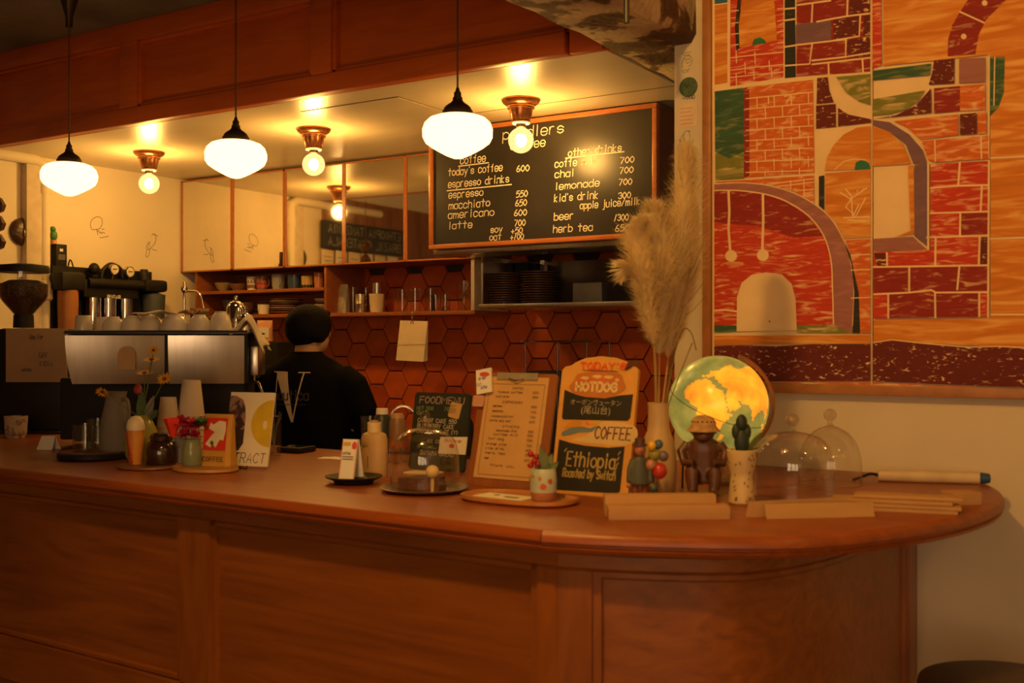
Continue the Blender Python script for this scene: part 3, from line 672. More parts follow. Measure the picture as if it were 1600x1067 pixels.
for L_ in (('peddlers', 515, 336, 880, 62), ('coffee', 560, 396, 770, 52), ('coffee', 262, 481, 415, 46), ("today's coffee", 190, 552, 515, 44), ('600', 597, 528, 675, 36), ('espresso drinks', 190, 622, 555, 44), ('espresso', 193, 686, 400, 44), ('550', 595, 678, 665, 36),
           ('macchiato', 193, 750, 440, 44), ('650', 590, 732, 660, 36), ('americano', 190, 806, 465, 44), ('600', 583, 790, 660, 36), ('latte', 193, 868, 335, 42), ('700', 585, 850, 652, 36), ('soy', 443, 890, 515, 40), ('+50', 565, 895, 635, 34), ('oat', 437, 935, 508, 40), ('+100', 560, 932, 642, 34),
           ('other drinks', 905, 436, 1225, 44), ('coffe milk', 825, 502, 1085, 44), ('700', 1215, 478, 1300, 36), ('chai', 825, 563, 943, 42), ('700', 1212, 538, 1295, 36), ('lemonade', 828, 634, 1093, 42), ('700', 1207, 608, 1287, 36), ("kid's drink", 822, 706, 1087, 44), ('300', 1203, 688, 1280, 36),
           ('apple juice/milk', 975, 748, 1335, 42), ('beer', 820, 816, 940, 44), ('1300 ~', 1178, 820, 1310, 38), ('herb tea', 815, 890, 1053, 44), ('650~', 1185, 882, 1300, 38)): mline(*L_)
for (x0, x1, y_) in ((252, 430, 494), (183, 567, 640), (888, 1237, 446)):
    a = onY(650 + x0 / 3.81, 130 + y_ / 3.81, YM); b = onY(650 + x1 / 3.81, 130 + y_ / 3.81, YM); lt.stroke([(a.x - mx0, a.z - mz0 - .012), (b.x - mx0, a.z - mz0 - .010)], .005, .0025)
lt.build('lettering', CHK, mbd, smooth=False)['kind'] = 'stuff'
# ================================================================ steel shelf with brown plates, wire stand
rx0, rx1 = onY(748, 470, 4.40).x, -1.75; ZR = 1.632
st = thing('steel_shelf', 'stainless steel wall shelf under the menu board, holding brown plates', 'shelf', (rx0, 4.4, ZR))
MB().bx(0, rx1 - rx0, 0, .53, -.022, 0, .002).build('shelf_plate', STEEL, st); MB().bx(0, .012, .02, .53, 0, .235).build('side_plate', STEEL, st, smooth=False)
MB().bx(0, rx1 - rx0, .515, .53, 0, .235).build('back_plate', mat('smoked_steel', (0.2, 0.15, 0.11), 0.35, 0.7), st, smooth=False)
MB().bx(.11, .135, .4, .43, 0, .235).build('post', STEEL, st, smooth=False); MB().bx(.02, .1, .3, .5, 0, .22, .004).build('dark_liner', BLACK, st)
PB = mat('brown_plate', (0.17, 0.075, 0.035), 0.35, var=0.15)
plates('plate', 13, sit(789, 4.55, ZR), .085, .0118, [PB], '%s brown plate from the bottom of the stack nearest the steel post', 'plate', 'brown plates nearest the steel post', .002)
plates('plate', 13, sit(841, 4.56, ZR), .09, .012, [PB], '%s brown plate from the bottom of the stack under the word soy', 'plate', 'brown plates in the inner stack', .003)
one(MB().bx(-.08, .08, -.05, .05, 0, .1, .006), 'steel_container', mat('grey_tin', (0.3, 0.29, 0.26), 0.4, 0.5), 'grey metal container on the steel shelf beside the plates', 'container', sit(925, 4.62, ZR))
one(MB().bx(-.13, .13, -.1, .1, 0, .12, .01), 'black_box', BLACK, 'black box on the steel shelf behind the pampas grass', 'box', sit(1005, 4.6, ZR))
# back counter, wire stand
bc = thing('back_counter', 'steel topped work counter along the tiled wall', 'counter', (-4.6, 4.3, 0))
MB().bx(0, 2.85, .02, .62, 0, .86).build('base', DSTEEL, bc, smooth=False); MB().bx(-.02, 2.87, 0, .63, .86, .9, .004).build('top', STEEL, bc)
a, b = onY(817, 532, 4.45), onY(922, 532, 4.45)
wsd = thing('wire_stand', 'thin chrome wire stand before the hexagon tiles', 'stand', (a.x, 4.45, .9)); W_ = b.x - a.x; H_ = a.z - .9
MB().bx(-.012, W_ + .012, -.005, .2, H_ - .008, H_).build('top_rail', CHROME, wsd, smooth=False)
for x_, y_ in ((.012, 0), (W_ * .25, .19), (W_ - .02, 0), (W_ * 1.0, .19), (W_ * .36, .1)): MB().tube([(x_, y_, 0), (x_, y_, H_ - .01)], .0028, 6).build('leg', CHROME, wsd)
one(MB().bx(-.2, .2, -.11, .11, 0, .40, .012), 'dark_block', BLACK, 'black box standing in for the dark area under the wire stand', 'oven', (onY(890, 560, 4.80).x, 4.80, .9))  # added black box, stands in for the dark area behind the wire stand
# ================================================================ framed woodblock print on the near wall
YA = 3.37
ax0 = onY(1099, 400, YA).x; az0 = onY(1208, 613, YA).z; ax1 = -.30; az1 = 2.80
art = thing('framed_print', 'large framed block print of red brick arches and houses on the white wall', 'artwork', (ax0, YA, az0))
FRW = wood('print_frame_wood', (0.42, 0.17, 0.055), (0.30, 0.11, 0.035), (6, 12, 6), 0.4); f = .03
for a in ((0, f, 0, az1 - az0), (ax1 - ax0 - f, ax1 - ax0, 0, az1 - az0), (f, ax1 - ax0 - f, 0, f), (f, ax1 - ax0 - f, az1 - az0 - f, az1 - az0)):
    MB().bx(a[0], a[1], -.012, .028, a[2], a[3], .003).build('frame_bar', FRW, art)
GROUND = mat('print_ground', (0.84, 0.62, 0.36), 0.75, var=0.06, scale=9)
smx = onY(1363.5, 400, YA).x
for a, b in ((ax0 + f, smx - .0015), (smx + .0015, ax1 - f)): MB().bx(a - ax0, b - ax0, .004, .026, f, az1 - az0 - f).build('panel', GROUND, art, smooth=False)
PRD = flecked('print_red', (0.58, 0.055, 0.03), amount=.64, scale=(13, 13, 75)); PRO = flecked('print_red_orange', (0.66, 0.15, 0.035), amount=.62, scale=(14, 14, 60)); PMA = flecked('print_maroon', (0.15, 0.025, 0.024), amount=.64, width=.03, scale=(40, 40, 95)); PMB = flecked('print_dark_red', (0.30, 0.03, 0.028), amount=.68, scale=(14, 14, 70))
POR = flecked('print_orange', (0.66, 0.22, 0.035), (0.84, 0.46, 0.14), .58, (4, 4, 34)); PGR = flecked('print_green', (0.05, 0.12, 0.07), (0.3, 0.28, 0.12), .62); POL = flecked('print_olive', (0.22, 0.22, 0.05), amount=.62); PPU = flecked('print_mauve', (0.38, 0.16, 0.16), (0.5, 0.25, 0.2), .7)
PVI = flecked('print_violet', (0.22, 0.12, 0.17), (0.36, 0.22, 0.2), .75); PBK = flecked('print_black', (0.035, 0.035, 0.035), (0.2, 0.12, 0.08), .72); PBL = flecked('print_blue', (0.05, 0.16, 0.26), amount=.8); PEM = flecked('print_emerald', (0.04, 0.2, 0.11), (0.2, 0.3, 0.15), .75)
am = MB(); AM = [PRD, PRO, PMA, PMB, POR, PGR, POL, PPU, PVI, PBK, PBL, PEM, GROUND]; RD, RO, MA, MR, OR, GN, OL, MV, VI, BK_, BL_, EM, GD = range(13); acc = [0]
def U(p_):
    q_ = onY(1050 + p_[0] / 2.909, p_[1] / 2.909, YA); return (q_.x - ax0, min(q_.z, az1 - f - .002) - az0)
def lay(): acc[0] += 1; return .0036 - acc[0] * .00005
def A(mi, *pts): am.face([U(p_) for p_ in pts], lay(), mi)
def LN(wd, *pts): am.stroke([U(p_) for p_ in pts], wd * .00075, lay(), GD)
def R(mi, x0, y0, x1, y1, sl=-.09): A(mi, (x0, y0), (x1, y0 + (x1 - x0) * sl), (x1, y1 + (x1 - x0) * sl), (x0, y1))
def disc(mi, x, y, r): A(mi, *[(x + r * cos(pi * i / 8), y + r * sin(pi * i / 8)) for i in range(16)])
# left half
A(BL_, (192, -40), (250, -48), (250, 10), (192, 18)); A(OR, (192, 24), (250, 16), (250, 375), (192, 385))
A(RD, (264, -200), (505, -220), (505, 350), (262, 392)); A(BK_, (284, 120), (296, 0), (310, -60), (312, 215), (290, 228))
A(OR, (330, -30), (455, -40), (465, 20), (475, 182), (305, 215), (302, 110), (318, 0)); A(EM, (360, 204), (372, 176), (398, 168), (420, 180), (428, 196))
for y_ in (50, 105, 155, 205): LN(4, (268, y_), (300, y_ - 4)); LN(4, (478, y_ - 10), (505, y_ - 14))
for y_ in (262, 318, 352): LN(4, (266, y_), (380, y_ - 14), (505, y_ - 26))
for x_, y0, y1 in ((375, 235, 290), (330, 283, 335), (440, 275, 320), (290, 335, 385), (370, 320, 362), (450, 308, 350), (290, 230, 285)): LN(4, (x_, y0), (x_ + 2, y1))
A(BK_, (510, -200), (556, -200), (562, 350), (512, 355)); A(MR, (566, -200), (900, -230), (900, 325), (564, 348))
A(VI, (562, 112), (722, 88), (722, 178), (562, 200)); A(PMA and MA, (732, 88), (852, 68), (852, 165), (735, 178)); A(MA, (803, -80), (900, -90), (900, 58), (806, 70)); A(MA, (796, 182), (900, 166), (900, 252), (796, 262)); A(MA, (868, 72), (900, 68), (900, 160), (868, 165))
for L_ in (((512, 40), (556, 36)), ((512, 92), (556, 86)), ((570, 22), (720, 2)), ((658, 98), (720, 86), (800, 72), (900, 60)), ((740, 182), (850, 164), (855, 72)), ((512, 213), (562, 205)), ((565, 204), (790, 178)), ((790, 180), (788, 258), (900, 240)), ((515, 298), (625, 290), (636, 198)), ((636, 275), (790, 258)), ((636, 292), (900, 262)), ((710, 285), (712, 338)), ((638, 20), (634, 100)), ((800, -60), (795, 70)), ((865, 270), (868, 328))): LN(7, *L_)
A(GN, (193, 415), (325, 398), (326, 660), (195, 668)); A(OL, (195, 655), (326, 640), (328, 812), (197, 820)); A(GN, (195, 600), (326, 590), (326, 690), (260, 720), (195, 690))
A(RO, (332, 396), (640, 362), (648, 785), (326, 808)); A(MR, (326, 400), (350, 396), (352, 800), (326, 808))
for i in range(8):
    y_ = 436 + i * 48; LN(4, (335, y_ + 12), (640, y_ - 18 + i * 3))
    for j in range(4): LN(4, (385 + j * 78 + (i % 2) * 38, y_ + 6 - j * 6), (387 + j * 78 + (i % 2) * 38, y_ + 52 - j * 6)) if 385 + j * 78 + (i % 2) * 38 < 638 else None
LN(5, (438, 440), (440, 470)); LN(5, (512, 438), (540, 434), (520, 468))
A(MA, (660, 355), (708, 350), (715, 410), (735, 465), (657, 474)); A(MA, (655, 480), (744, 472), (746, 577), (655, 585)); A(MA, (755, 490), (800, 520), (905, 542), (905, 558), (755, 575))
A(OL, (745, 350), (902, 336), (902, 478), (850, 462), (790, 420)); 
A(OR, (693, 776), (705, 715), (735, 660), (780, 612), (840, 580), (903, 572), (903, 768)); A(EM, (830, 772), (836, 738), (866, 724), (896, 742), (903, 768)); LN(4, (740, 770), (780, 735), (830, 722), (880, 728))
A(OR, (696, 788), (903, 772), (903, 1078), (780, 1084), (745, 1010), (698, 965)); A(BK_, (668, 802), (692, 797), (692, 955), (668, 935))
for L_ in (((790, 860), (815, 890), (822, 985)), ((845, 865), (835, 890), (872, 860)), ((765, 875), (812, 905), (885, 855)), ((815, 905), (790, 940), (835, 985), (880, 900)), ((822, 985), (850, 930)), ((780, 990), (900, 985)), ((800, 1000), (880, 1005))): LN(5, *L_)
A(RO, (200, 826), (645, 798), (648, 925), (560, 872), (430, 838), (200, 830))
for L_ in (((430, 838), (646, 812)), ((480, 848), (646, 828)), ((560, 868), (648, 860)), ((540, 822), (540, 862)), ((600, 815), (602, 890))): LN(4, *L_)
OUT = [(193, 836), (330, 831), (450, 846), (560, 880), (650, 930), (722, 992), (780, 1090), (815, 1200), (828, 1330), (820, 1515)]; INN = [(735, 1475), (730, 1300), (723, 1180), (690, 1070), (620, 980), (520, 915), (420, 882), (300, 866), (193, 866)]
OUT = [(p_.x, p_.y) for p_ in spline([(a, b, 0) for a, b in OUT], 4)]; INN = [(p_.x, p_.y) for p_ in spline([(a, b, 0) for a, b in INN], 4)]
A(RD, *([(193, 1478), (735, 1478)] + INN[1:])); A(MR, (193, 868), (300, 868), (420, 884), (520, 917), (620, 982), (690, 1072), (560, 1080), (400, 1030), (193, 1010)); A(MV, *(OUT + INN)); LN(5, *INN); LN(4, *OUT[:-1])
A(RO, (790, 1092), (903, 1086), (903, 1515), (857, 1515), (850, 1330), (812, 1160)); A(BK_, (781, 1094), (812, 1160), (850, 1330), (855, 1515), (822, 1515), (829, 1330), (816, 1200))
for y_ in (1160, 1228, 1355): LN(4, (815, y_), (903, y_ - 4))
LN(11, (258, 868), (262, 960), (258, 1040), (266, 1140)); LN(11, (414, 884), (416, 1000), (412, 1132)); disc(GD, 270, 1163, 27); disc(GD, 414, 1160, 27); LN(8, (192, 1412), (240, 1408), (300, 1416))
A(GN, (193, 1478), (296, 1478), (296, 1506), (193, 1512)); A(OL, (568, 1478), (735, 1475), (815, 1514), (570, 1512)); A(GD, (295, 1506), (297, 1350), (318, 1285), (365, 1248), (430, 1238), (500, 1247), (545, 1290), (563, 1360), (568, 1500)); disc(MR, 445, 1461, 4)
A(OR, (193, 1526), (903, 1522), (903, 1560), (193, 1568)); A(MA, (193, 1574), (300, 1570), (480, 1574), (640, 1565), (903, 1564), (903, 1732), (193, 1735)); A(RO, (193, 1739), (903, 1737), (903, 1752), (193, 1750))
# right half
A(OR, (1448, 240), (1800, 215), (1800, 1610), (1448, 1590)); A(RD, (912, -200), (950, -205), (954, 298), (912, 312)); A(OR, (960, -200), (1800, -250), (1800, 235), (1440, 250), (962, 300))
A(MR, (1540, -20), (1430, 90), (1395, 160), (1380, 248), (1254, 258), (1256, 180), (1275, 115), (1310, 55), (1360, -20)); LN(6, (1310, 55), (1420, 105)); disc(GD, 1422, 15, 13); disc(GD, 1327, 167, 13)
A(GN, (914, 322), (1178, 290), (1172, 342), (914, 366)); A(OL, (914, 452), (1150, 412), (1120, 460), (1060, 500), (990, 520), (914, 526))
A(MA, (1192, 276), (1284, 266), (1284, 380), (1168, 386), (1184, 330)); A(MA, (1110, 480), (1178, 402), (1180, 514), (914, 542), (1020, 524)); A(MR, (1192, 402), (1310, 391), (1310, 505), (1192, 516)); A(RO, (1310, 391), (1424, 382), (1424, 500), (1310, 505)); A(MV, (1306, 268), (1424, 262), (1424, 374), (1306, 380))
A(GN, (1446, 262), (1514, 256), (1510, 420), (1485, 490), (1446, 530)); LN(4, (1468, 262), (1464, 480)); LN(6, (1442, 250), (1440, 720))
A(RO, (1010, 552), (1302, 520), (1302, 615), (1128, 635), (1070, 580)); A(MA, (1310, 520), (1386, 514), (1386, 610), (1310, 615)); A(RO, (1134, 642), (1440, 616), (1440, 722), (1200, 738), (1168, 730)); LN(5, (1196, 640), (1198, 736)); LN(5, (1405, 620), (1408, 724)); A(RO, (1390, 512), (1430, 508), (1430, 606), (1390, 610))
A(OR, (914, 574), (985, 596), (1050, 655), (1088, 745), (914, 755)); A(VI, (914, 546), (990, 556), (1080, 612), (1140, 682), (1160, 745), (1098, 745), (1065, 660), (990, 600), (914, 568)); A(VI, (1104, 752), (1164, 746), (1166, 1124), (1104, 1074)); A(MV, (918, 1086), (1096, 1076), (1160, 1134), (918, 1140)); A(OR, (1074, 755), (1100, 752), (1104, 1060), (1010, 1078), (1086, 1050))
A(RD, (1176, 746), (1440, 732), (1440, 1440), (918, 1448), (918, 1146), (1176, 1134)); A(MR, (1312, 968), (1440, 962), (1440, 1070), (1318, 1074)); A(MR, (918, 1212), (1440, 1205), (1440, 1322), (918, 1330)); A(MA, (920, 1152), (975, 1150), (975, 1208), (935, 1208)); A(MA, (1402, 1080), (1438, 1078), (1438, 1200), (1402, 1205)); A(MR, (985, 1335), (1195, 1330), (1195, 1440), (985, 1445)); A(MR, (1200, 1332), (1395, 1330), (1395, 1440), (1200, 1440))
for L_ in (((1176, 855), (1300, 845), (1440, 842)), ((1172, 970), (1440, 962)), ((1160, 1080), (1440, 1070)), ((918, 1214), (1440, 1206)), ((918, 1338), (1080, 1330), (1180, 1318), (1200, 1330), (1440, 1328)), ((1310, 738), (1302, 846)), ((1410, 845), (1404, 960)), ((1312, 965), (1310, 1070)), ((1200, 1078), (1198, 1208)), ((1400, 1075), (1396, 1205)), ((978, 1150), (980, 1210)), ((1080, 1212), (1080, 1330)), ((1308, 1210), (1298, 1316)), ((985, 1335), (985, 1448)), ((1197, 1330), (1199, 1446)), ((1398, 1328), (1398, 1440)), ((1166, 746), (1166, 1136)), ((1442, 735), (1438, 1446)), ((1448, 1086), (1700, 1078)), ((1450, 1430), (1700, 1430)), ((1450, 720), (1700, 708))): LN(7, *L_)
A(OR, (918, 1456), (1800, 1440), (1800, 1590), (1140, 1560), (918, 1556)); A(MA, (915, 1560), (1000, 1546), (1140, 1562), (1350, 1580), (1480, 1576), (1800, 1590), (1800, 1766), (1400, 1754), (915, 1732)); LN(4, (915, 1558), (1000, 1544), (1140, 1560), (1350, 1578), (1480, 1574), (1700, 1584)); A(RO, (915, 1738), (1400, 1760), (1800, 1772), (1800, 1782), (915, 1754))
am.build('printed_picture', AM, art, smooth=False, recalc=False)['kind'] = 'stuff'
# drawings and stickers on the wall's end strip
dr = MB(); YS = YW - .0008
def PX(o_, pts): return [(q_.x, q_.z) for q_ in (onY(a, b, o_) for a, b in pts)]
def sketch(nm, lab, lines, Y=YS, m=INK, wd=.0014):
    mb = MB()
    for L_ in lines:
        pts = PX(Y, L_); mb.stroke([(p_.x, p_.y) for p_ in spline([(a, b, 0) for a, b in pts], 4)] if len(pts) > 2 else pts, wd, Y)
    o = mb.build(nm, m, smooth=False, recalc=False); tag(o, lab, 'drawing'); return o
zz = lambda pts: [(1040 + a / 4.85, 60 + b / 4.85) for a, b in pts]
sketch('hand_drawing', 'small ink drawing of a hand with tiny writing at the top of the wall strip', [zz(L_) for L_ in (((128, 220), (125, 190), (140, 150), (165, 132), (190, 140), (200, 165), (192, 195), (175, 215)), ((140, 150), (160, 165), (170, 150), (185, 165)), ((150, 170), (165, 190), (185, 175)), ((120, 118), (145, 110)), ((150, 112), (172, 104)), ((176, 106), (192, 100)), ((138, 130), (160, 124)), ((165, 128), (184, 122)), ((122, 248), (150, 240)), ((155, 242), (185, 232)), ((130, 262), (150, 256)), ((155, 256), (172, 250)))])
t = thing('round_sticker', 'round green sticker with dark writing beneath, on the wall strip', 'sticker', (onY(1075.5, 136, YS).x, YS, onY(1075.5, 136, YS).z)); k = dep(onY(1075, 136, YS)); rr = 15.5 * k
MB().lathe([(0, -.0012), (rr, -.0012), (rr, 0), (0, 0)], 32, M=Matrix.Rotation(pi / 2, 3, 'X')).build('disc', mat('sticker_green', (0.06, 0.11, 0.06), 0.6, var=0.3, scale=60), t, smooth=False)
mb = MB(); text(mb, 'WOOD', -9 * k, -19 * k, 5 * k, -.003, .0016, width=20 * k); text(mb, 'W', -5 * k, -2 * k, 9 * k, -.003, .0015); mb.build('lettering', INK, t, smooth=False)['kind'] = 'stuff'
mb = MB(); f0 = onY(1061, 163, YS); f1 = onY(1090, 197, YS)
t = thing('faded_print', 'faded pink printed sheet with tiny marks on the wall strip', 'poster', (f0.x, YS - .001, f1.z)); MB().bx(0, f1.x - f0.x, 0, .001, 0, f0.z - f1.z).build('sheet', mat('faded_pink', (0.74, 0.56, 0.4), 0.8), t, smooth=False)
for i in range(5): mb.stroke([(.006, .012 + i * .013), (.05 - .006 * (i % 2), .012 + i * .013)], .0025, -.0005)
mb.build('marks', mat('faded_red', (0.6, 0.3, 0.18), 0.8), t, smooth=False)['kind'] = 'stuff'
sketch('bird_drawing', 'small ink drawing of a bird on the wall strip above the pampas grass', [zz(L_) for L_ in (((105, 770), (125, 740), (150, 705), (175, 700), (180, 720), (185, 760), (165, 785), (140, 790)), ((170, 702), (190, 704)), ((105, 770), (120, 778), (102, 780)), ((140, 730), (135, 760), (145, 775)))])
q1 = onY(1083.5, 250, YS); one(MB().lathe([(0, -.006), (.008, -.005), (.009, 0), (0, 0)], 14, M=Matrix.Rotation(pi / 2, 3, 'X')), 'wall_plug', DSTEEL, 'small dark round plug in the wall strip', 'plug', (q1.x, YW, q1.z))
# ================================================================ on the cream side wall
wp = onX(70, 250, XL + .04)
t = thing('wall_pipe', 'cream pipe running under the kitchen ceiling and turning down the side wall', 'pipe', (XL, wp.y, 0)); zt_ = wp.z - .005
MB().tube(spline([(.035, -1.0, zt_), (.035, -.5, zt_), (.035, -.12, zt_), (.035, -.04, zt_ - .008), (.035, -.008, zt_ - .04), (.035, 0, zt_ - .12), (.035, 0, 1.2), (.035, 0, .3)], 5), .03, 16).build('pipe_run', CREAM, t)
MB().lathe([(.034, 0), (.036, .01), (.036, .05), (.034, .06)], 16, (.035, 0, zt_ - .18)).build('coupling', CREAM, t)
MB().lathe([(.034, 0), (.046, .01), (.046, .09), (.034, .11)], 16, (.035, 0, onX(70, 470, XL + .04).z)).build('coupling', CREAM, t)
cx = onX(63, 300, XL + .02)
one(MB().tube([(XL + .02, cx.y, .3), (XL + .02, cx.y, zt_ - .04)], .011, 10), 'conduit', CHROME, 'thin shiny conduit beside the cream pipe', 'conduit')
cx = onX(51, 300, XL + .02); MB().bx(XL, XL + .05, cx.y - .055, cx.y + .04, 0.3, zt_ - .03, .004).build('pilaster', mat('shaded_trunking', (0.6, 0.5, 0.36), 0.7), wl)  # darker than the wall cream: the strip's shade is put into its colour
q1 = onX(40, 362, XL + .03)
t = thing('wall_ornament', 'round dark brown carved ornament on the cream wall beside the pipe', 'ornament', (XL, q1.y, q1.z), pi / 2)
DKW = mat('dark_carved_wood', (0.06, 0.025, 0.012), 0.35, var=0.4, scale=40, bump=0.4)
MB().lathe([(0, .034), (.04, .032), (.064, .026), (.075, .014), (.074, 0), (0, 0)], 28, M=Matrix.Rotation(pi / 2, 3, 'X')).build('disc', DKW, t)
for s_ in (-.012, .028): MB().sph((s_, -.034, -.008), (.007, .01, .024), 10, 8).build('carved_eye', mat('worn_bronze', (0.3, 0.2, 0.1), 0.35, 0.4), t)
q1 = onX(-4, 262, -5.0)
t = thing('hanging_ornament', 'dark carved hanging ornament at the very edge of the picture', 'ornament', (q1.x, q1.y, 1.9))
for i, z_ in enumerate((.22, .13, .04)): MB().lathe([(0, -.045), (.03, -.03), (.04, 0), (.02, .035), (0, .045)], 7, (0, 0, z_)).build('carved_bead', DKW, t, smooth=False)
MB().tube([(0, 0, 0), (0, 0, ZK - 1.9)], .003, 6).build('string', DKW, t)
def wallthing(nm, lab, cat, px, py, off=.0): 
    q_ = onX(px, py, XL + off); return thing(nm, lab, cat, (XL + off, q_.y, q_.z), pi / 2), q_
def WL(q_, px, py, off=.0): 
    r_ = onX(px, py, XL + off); return (r_.y - q_.y, r_.z - q_.z)
def wsketch(nm, lab, lines, o0):
    t, q_ = wallthing(nm, lab, 'drawing', *o0, off=.0008); mb = MB()
    for L_ in lines:
        pts = [WL(q_, a, b, .0008) for a, b in L_]; pts = [(p_.x, p_.y) for p_ in spline([(a, b, 0) for a, b in pts], 5)] if len(pts) > 2 else pts; mb.stroke(pts, .0030, 0)
    mb.build('ink_lines', INK, t, smooth=False, recalc=False)['kind'] = 'stuff'
zz = lambda pts: [(a / 4.85, 220 + b / 4.85) for a, b in pts]
wsketch('portrait_sketch', 'thin ink loop and signature drawn on the cream wall', [zz(L_) for L_ in (((735, 670), (700, 672), (685, 635), (700, 595), (740, 575), (772, 592), (773, 635), (755, 665), (728, 672)), ((735, 672), (742, 712)), ((735, 690), (750, 680), (755, 700), (765, 690), (770, 705), (780, 692), (795, 702)), ((770, 672), (790, 668)), ((755, 735), (790, 730), (822, 722)))], (150, 358))
wsketch('bird_sketch', 'grey sketch of a small bird drawn on the cream wall', [zz(L_) for L_ in (((1150, 715), (1165, 705), (1180, 725), (1178, 765), (1160, 795), (1130, 822), (1110, 815), (1118, 785), (1140, 765)), ((1160, 705), (1195, 722)), ((1115, 820), (1105, 875), (1125, 872), (1135, 825)), ((1120, 800), (1135, 820)), ((1150, 820), (1170, 828), (1190, 830)), ((1125, 770), (1135, 800)))], (237, 382))
t, q1 = wallthing('control_box', 'small black control box with grey panel on the cream wall', 'control box', 87.5, 399, .005)
a = WL(q1, 79, 416, .005); b = WL(q1, 96, 383, .005)
MB().bx(a[0], b[0], -.05, 0, a[1], b[1], .004).build('case', BLACK, t); MB().bx(a[0] + .012, b[0] - .012, -.052, -.048, a[1] + .035, a[1] + .065).build('panel', mat('grey_panel', (0.1, 0.09, 0.08), 0.5), t, smooth=False); MB().bx(-.012, .008, -.052, -.048, b[1] - .04, b[1] - .025).build('sticker', PAPER, t, smooth=False)
for i in range(2): MB().tube(spline([(.0, -.02, a[1]), (.01 + .02 * i, -.04, a[1] - .05), (.06, -.04, a[1] - .03 + .07 * i), (.09, -.04, a[1] - .03), (.12, -.04, a[1] - .1), (.2 + .05 * i, -.05, a[1] - .14)], 6), .004, 6).build('cable', BLACK, t)
q2 = onX(84, 382, XL + .03); t = thing('toy_parrot', 'tiny green toy bird perched on the black control box', 'toy', (XL + .03, q2.y, q1.z + b[1] + .001), pi / 2)
GT = mat('toy_green', (0.06, 0.22, 0.05), 0.5); MB().sph((0, 0, .045), (.02, .018, .03), 12, 8).sph((-.006, 0, .08), .016, 10, 8).build('bird_body', GT, t); MB().lathe([(0, 0), (.016, 0), (.014, .02), (0, .022)], 12).build('perch', mat('toy_orange', (0.6, 0.25, 0.06), 0.5), t)
# water filter set
t, q1 = wallthing('water_filter_set', 'black water filter set with chrome canisters and pressure gauges behind the coffee machine', 'water filter', 172, 450, .12); k = dep(q1) * 1.22
MB().box((0, .06, -.1), (.66, .02, .42)).build('mounting_plate', BLACK, t, smooth=False)
mb = lambda *p_: WL(q1, *p_, .12)
za, zb = mb(172, 433)[1], mb(172, 466)[1]; xa, xb = mb(128, 450)[0], mb(214, 450)[0]
MB().bx(xa, xb, -.02, .05, zb, za - .02, .01).build('manifold', BLACK, t); MB().tube([(xa + .02, -.02, (za + zb) / 2 + .02), (xb + .02, -.02, (za + zb) / 2 + .02)], .028, 14).build('manifold_tube', BLACK, t)
for px_ in (146, 170, 196):
    x_ = mb(px_, 480)[0]; MB().lathe([(0, -.25), (.036, -.245), (.04, -.2), (.04, 0), (0, 0)], 22, (x_, 0, zb)).build('canister', CHROME, t)
x_, z_ = mb(147, 421); MB().sph((x_, 0, z_ + .004), (.03, .03, .033), 16, 10).lathe([(.028, -.03), (.026, -.045), (.01, -.05), (.01, -.08)], 16, (x_, 0, z_)).build('cap_valve', BLACK, t)
GF = mat('gauge_face', (0.75, 0.66, 0.5), 0.4)
for px_, py_ in ((175.6, 421), (200, 425)):
    x_, z_ = mb(px_, py_); g = MB().lathe([(0, .012), (.03, .012), (.032, .02), (.032, -.01), (.028, -.014), (0, -.014)], 24, (x_, 0, z_), M=Matrix.Rotation(pi / 2, 3, 'X')).build('gauge', STEEL, t)
    d_ = MB().lathe([(0, 0), (.026, 0)], 24, (x_, -.0215, z_), M=Matrix.Rotation(pi / 2, 3, 'X')).build('dial', GF, g); MB().stroke([(x_ - .012, z_), (x_ + .014, z_ + .002)], .005, -.023).build('needle', INK, g, smooth=False)
    MB().tube([(x_, 0, z_ - .03), (x_, 0, za - .02)], .008, 8).build('gauge_stem', BRASSD, t)
a, b, c_ = mb(160, 436), mb(175, 413), mb(193, 434); MB().tube(spline([(a[0], .01, a[1]), (a[0] + .012, .01, a[1] + .05), (b[0], .01, b[1]), (c_[0] - .015, .01, c_[1] + .05), (c_[0], .01, c_[1])], 6), .012, 10).build('hose', BLACK, t)
x_, z_ = mb(106, 440); MB().box((x_, 0, z_), (.15, .12, .1), bev=.02).build('filter_head', BLACK, t); MB().lathe([(0, -.3), (.05, -.29), (.055, -.1), (.055, -.04), (0, -.04)], 20, (x_, 0, z_)).build('filter_bowl', mat('amber_bowl', (0.4, 0.16, 0.05), 0.35), t)
x_, z_ = mb(236, 447); MB().box((x_, 0, z_), (.16, .11, .07), bev=.02).lathe([(.03, 0), (.03, .05), (.02, .075), (0, .075)], 14, (x_ - .05, 0, z_ + .02)).build('filter_head', BLACK, t); MB().lathe([(0, -.2), (.06, -.19), (.066, -.05), (0, -.03)], 20, (x_ + .02, 0, z_)).build('filter_bowl', mat('blue_grey_bowl', (0.07, 0.08, 0.09), 0.4), t)
mbt = MB(); a = mb(164, 466); text(mbt, 'PENTAIR', a[0], a[1], .018, -.022, .0035); mbt.build('lettering', CHK, t, smooth=False)['kind'] = 'stuff'
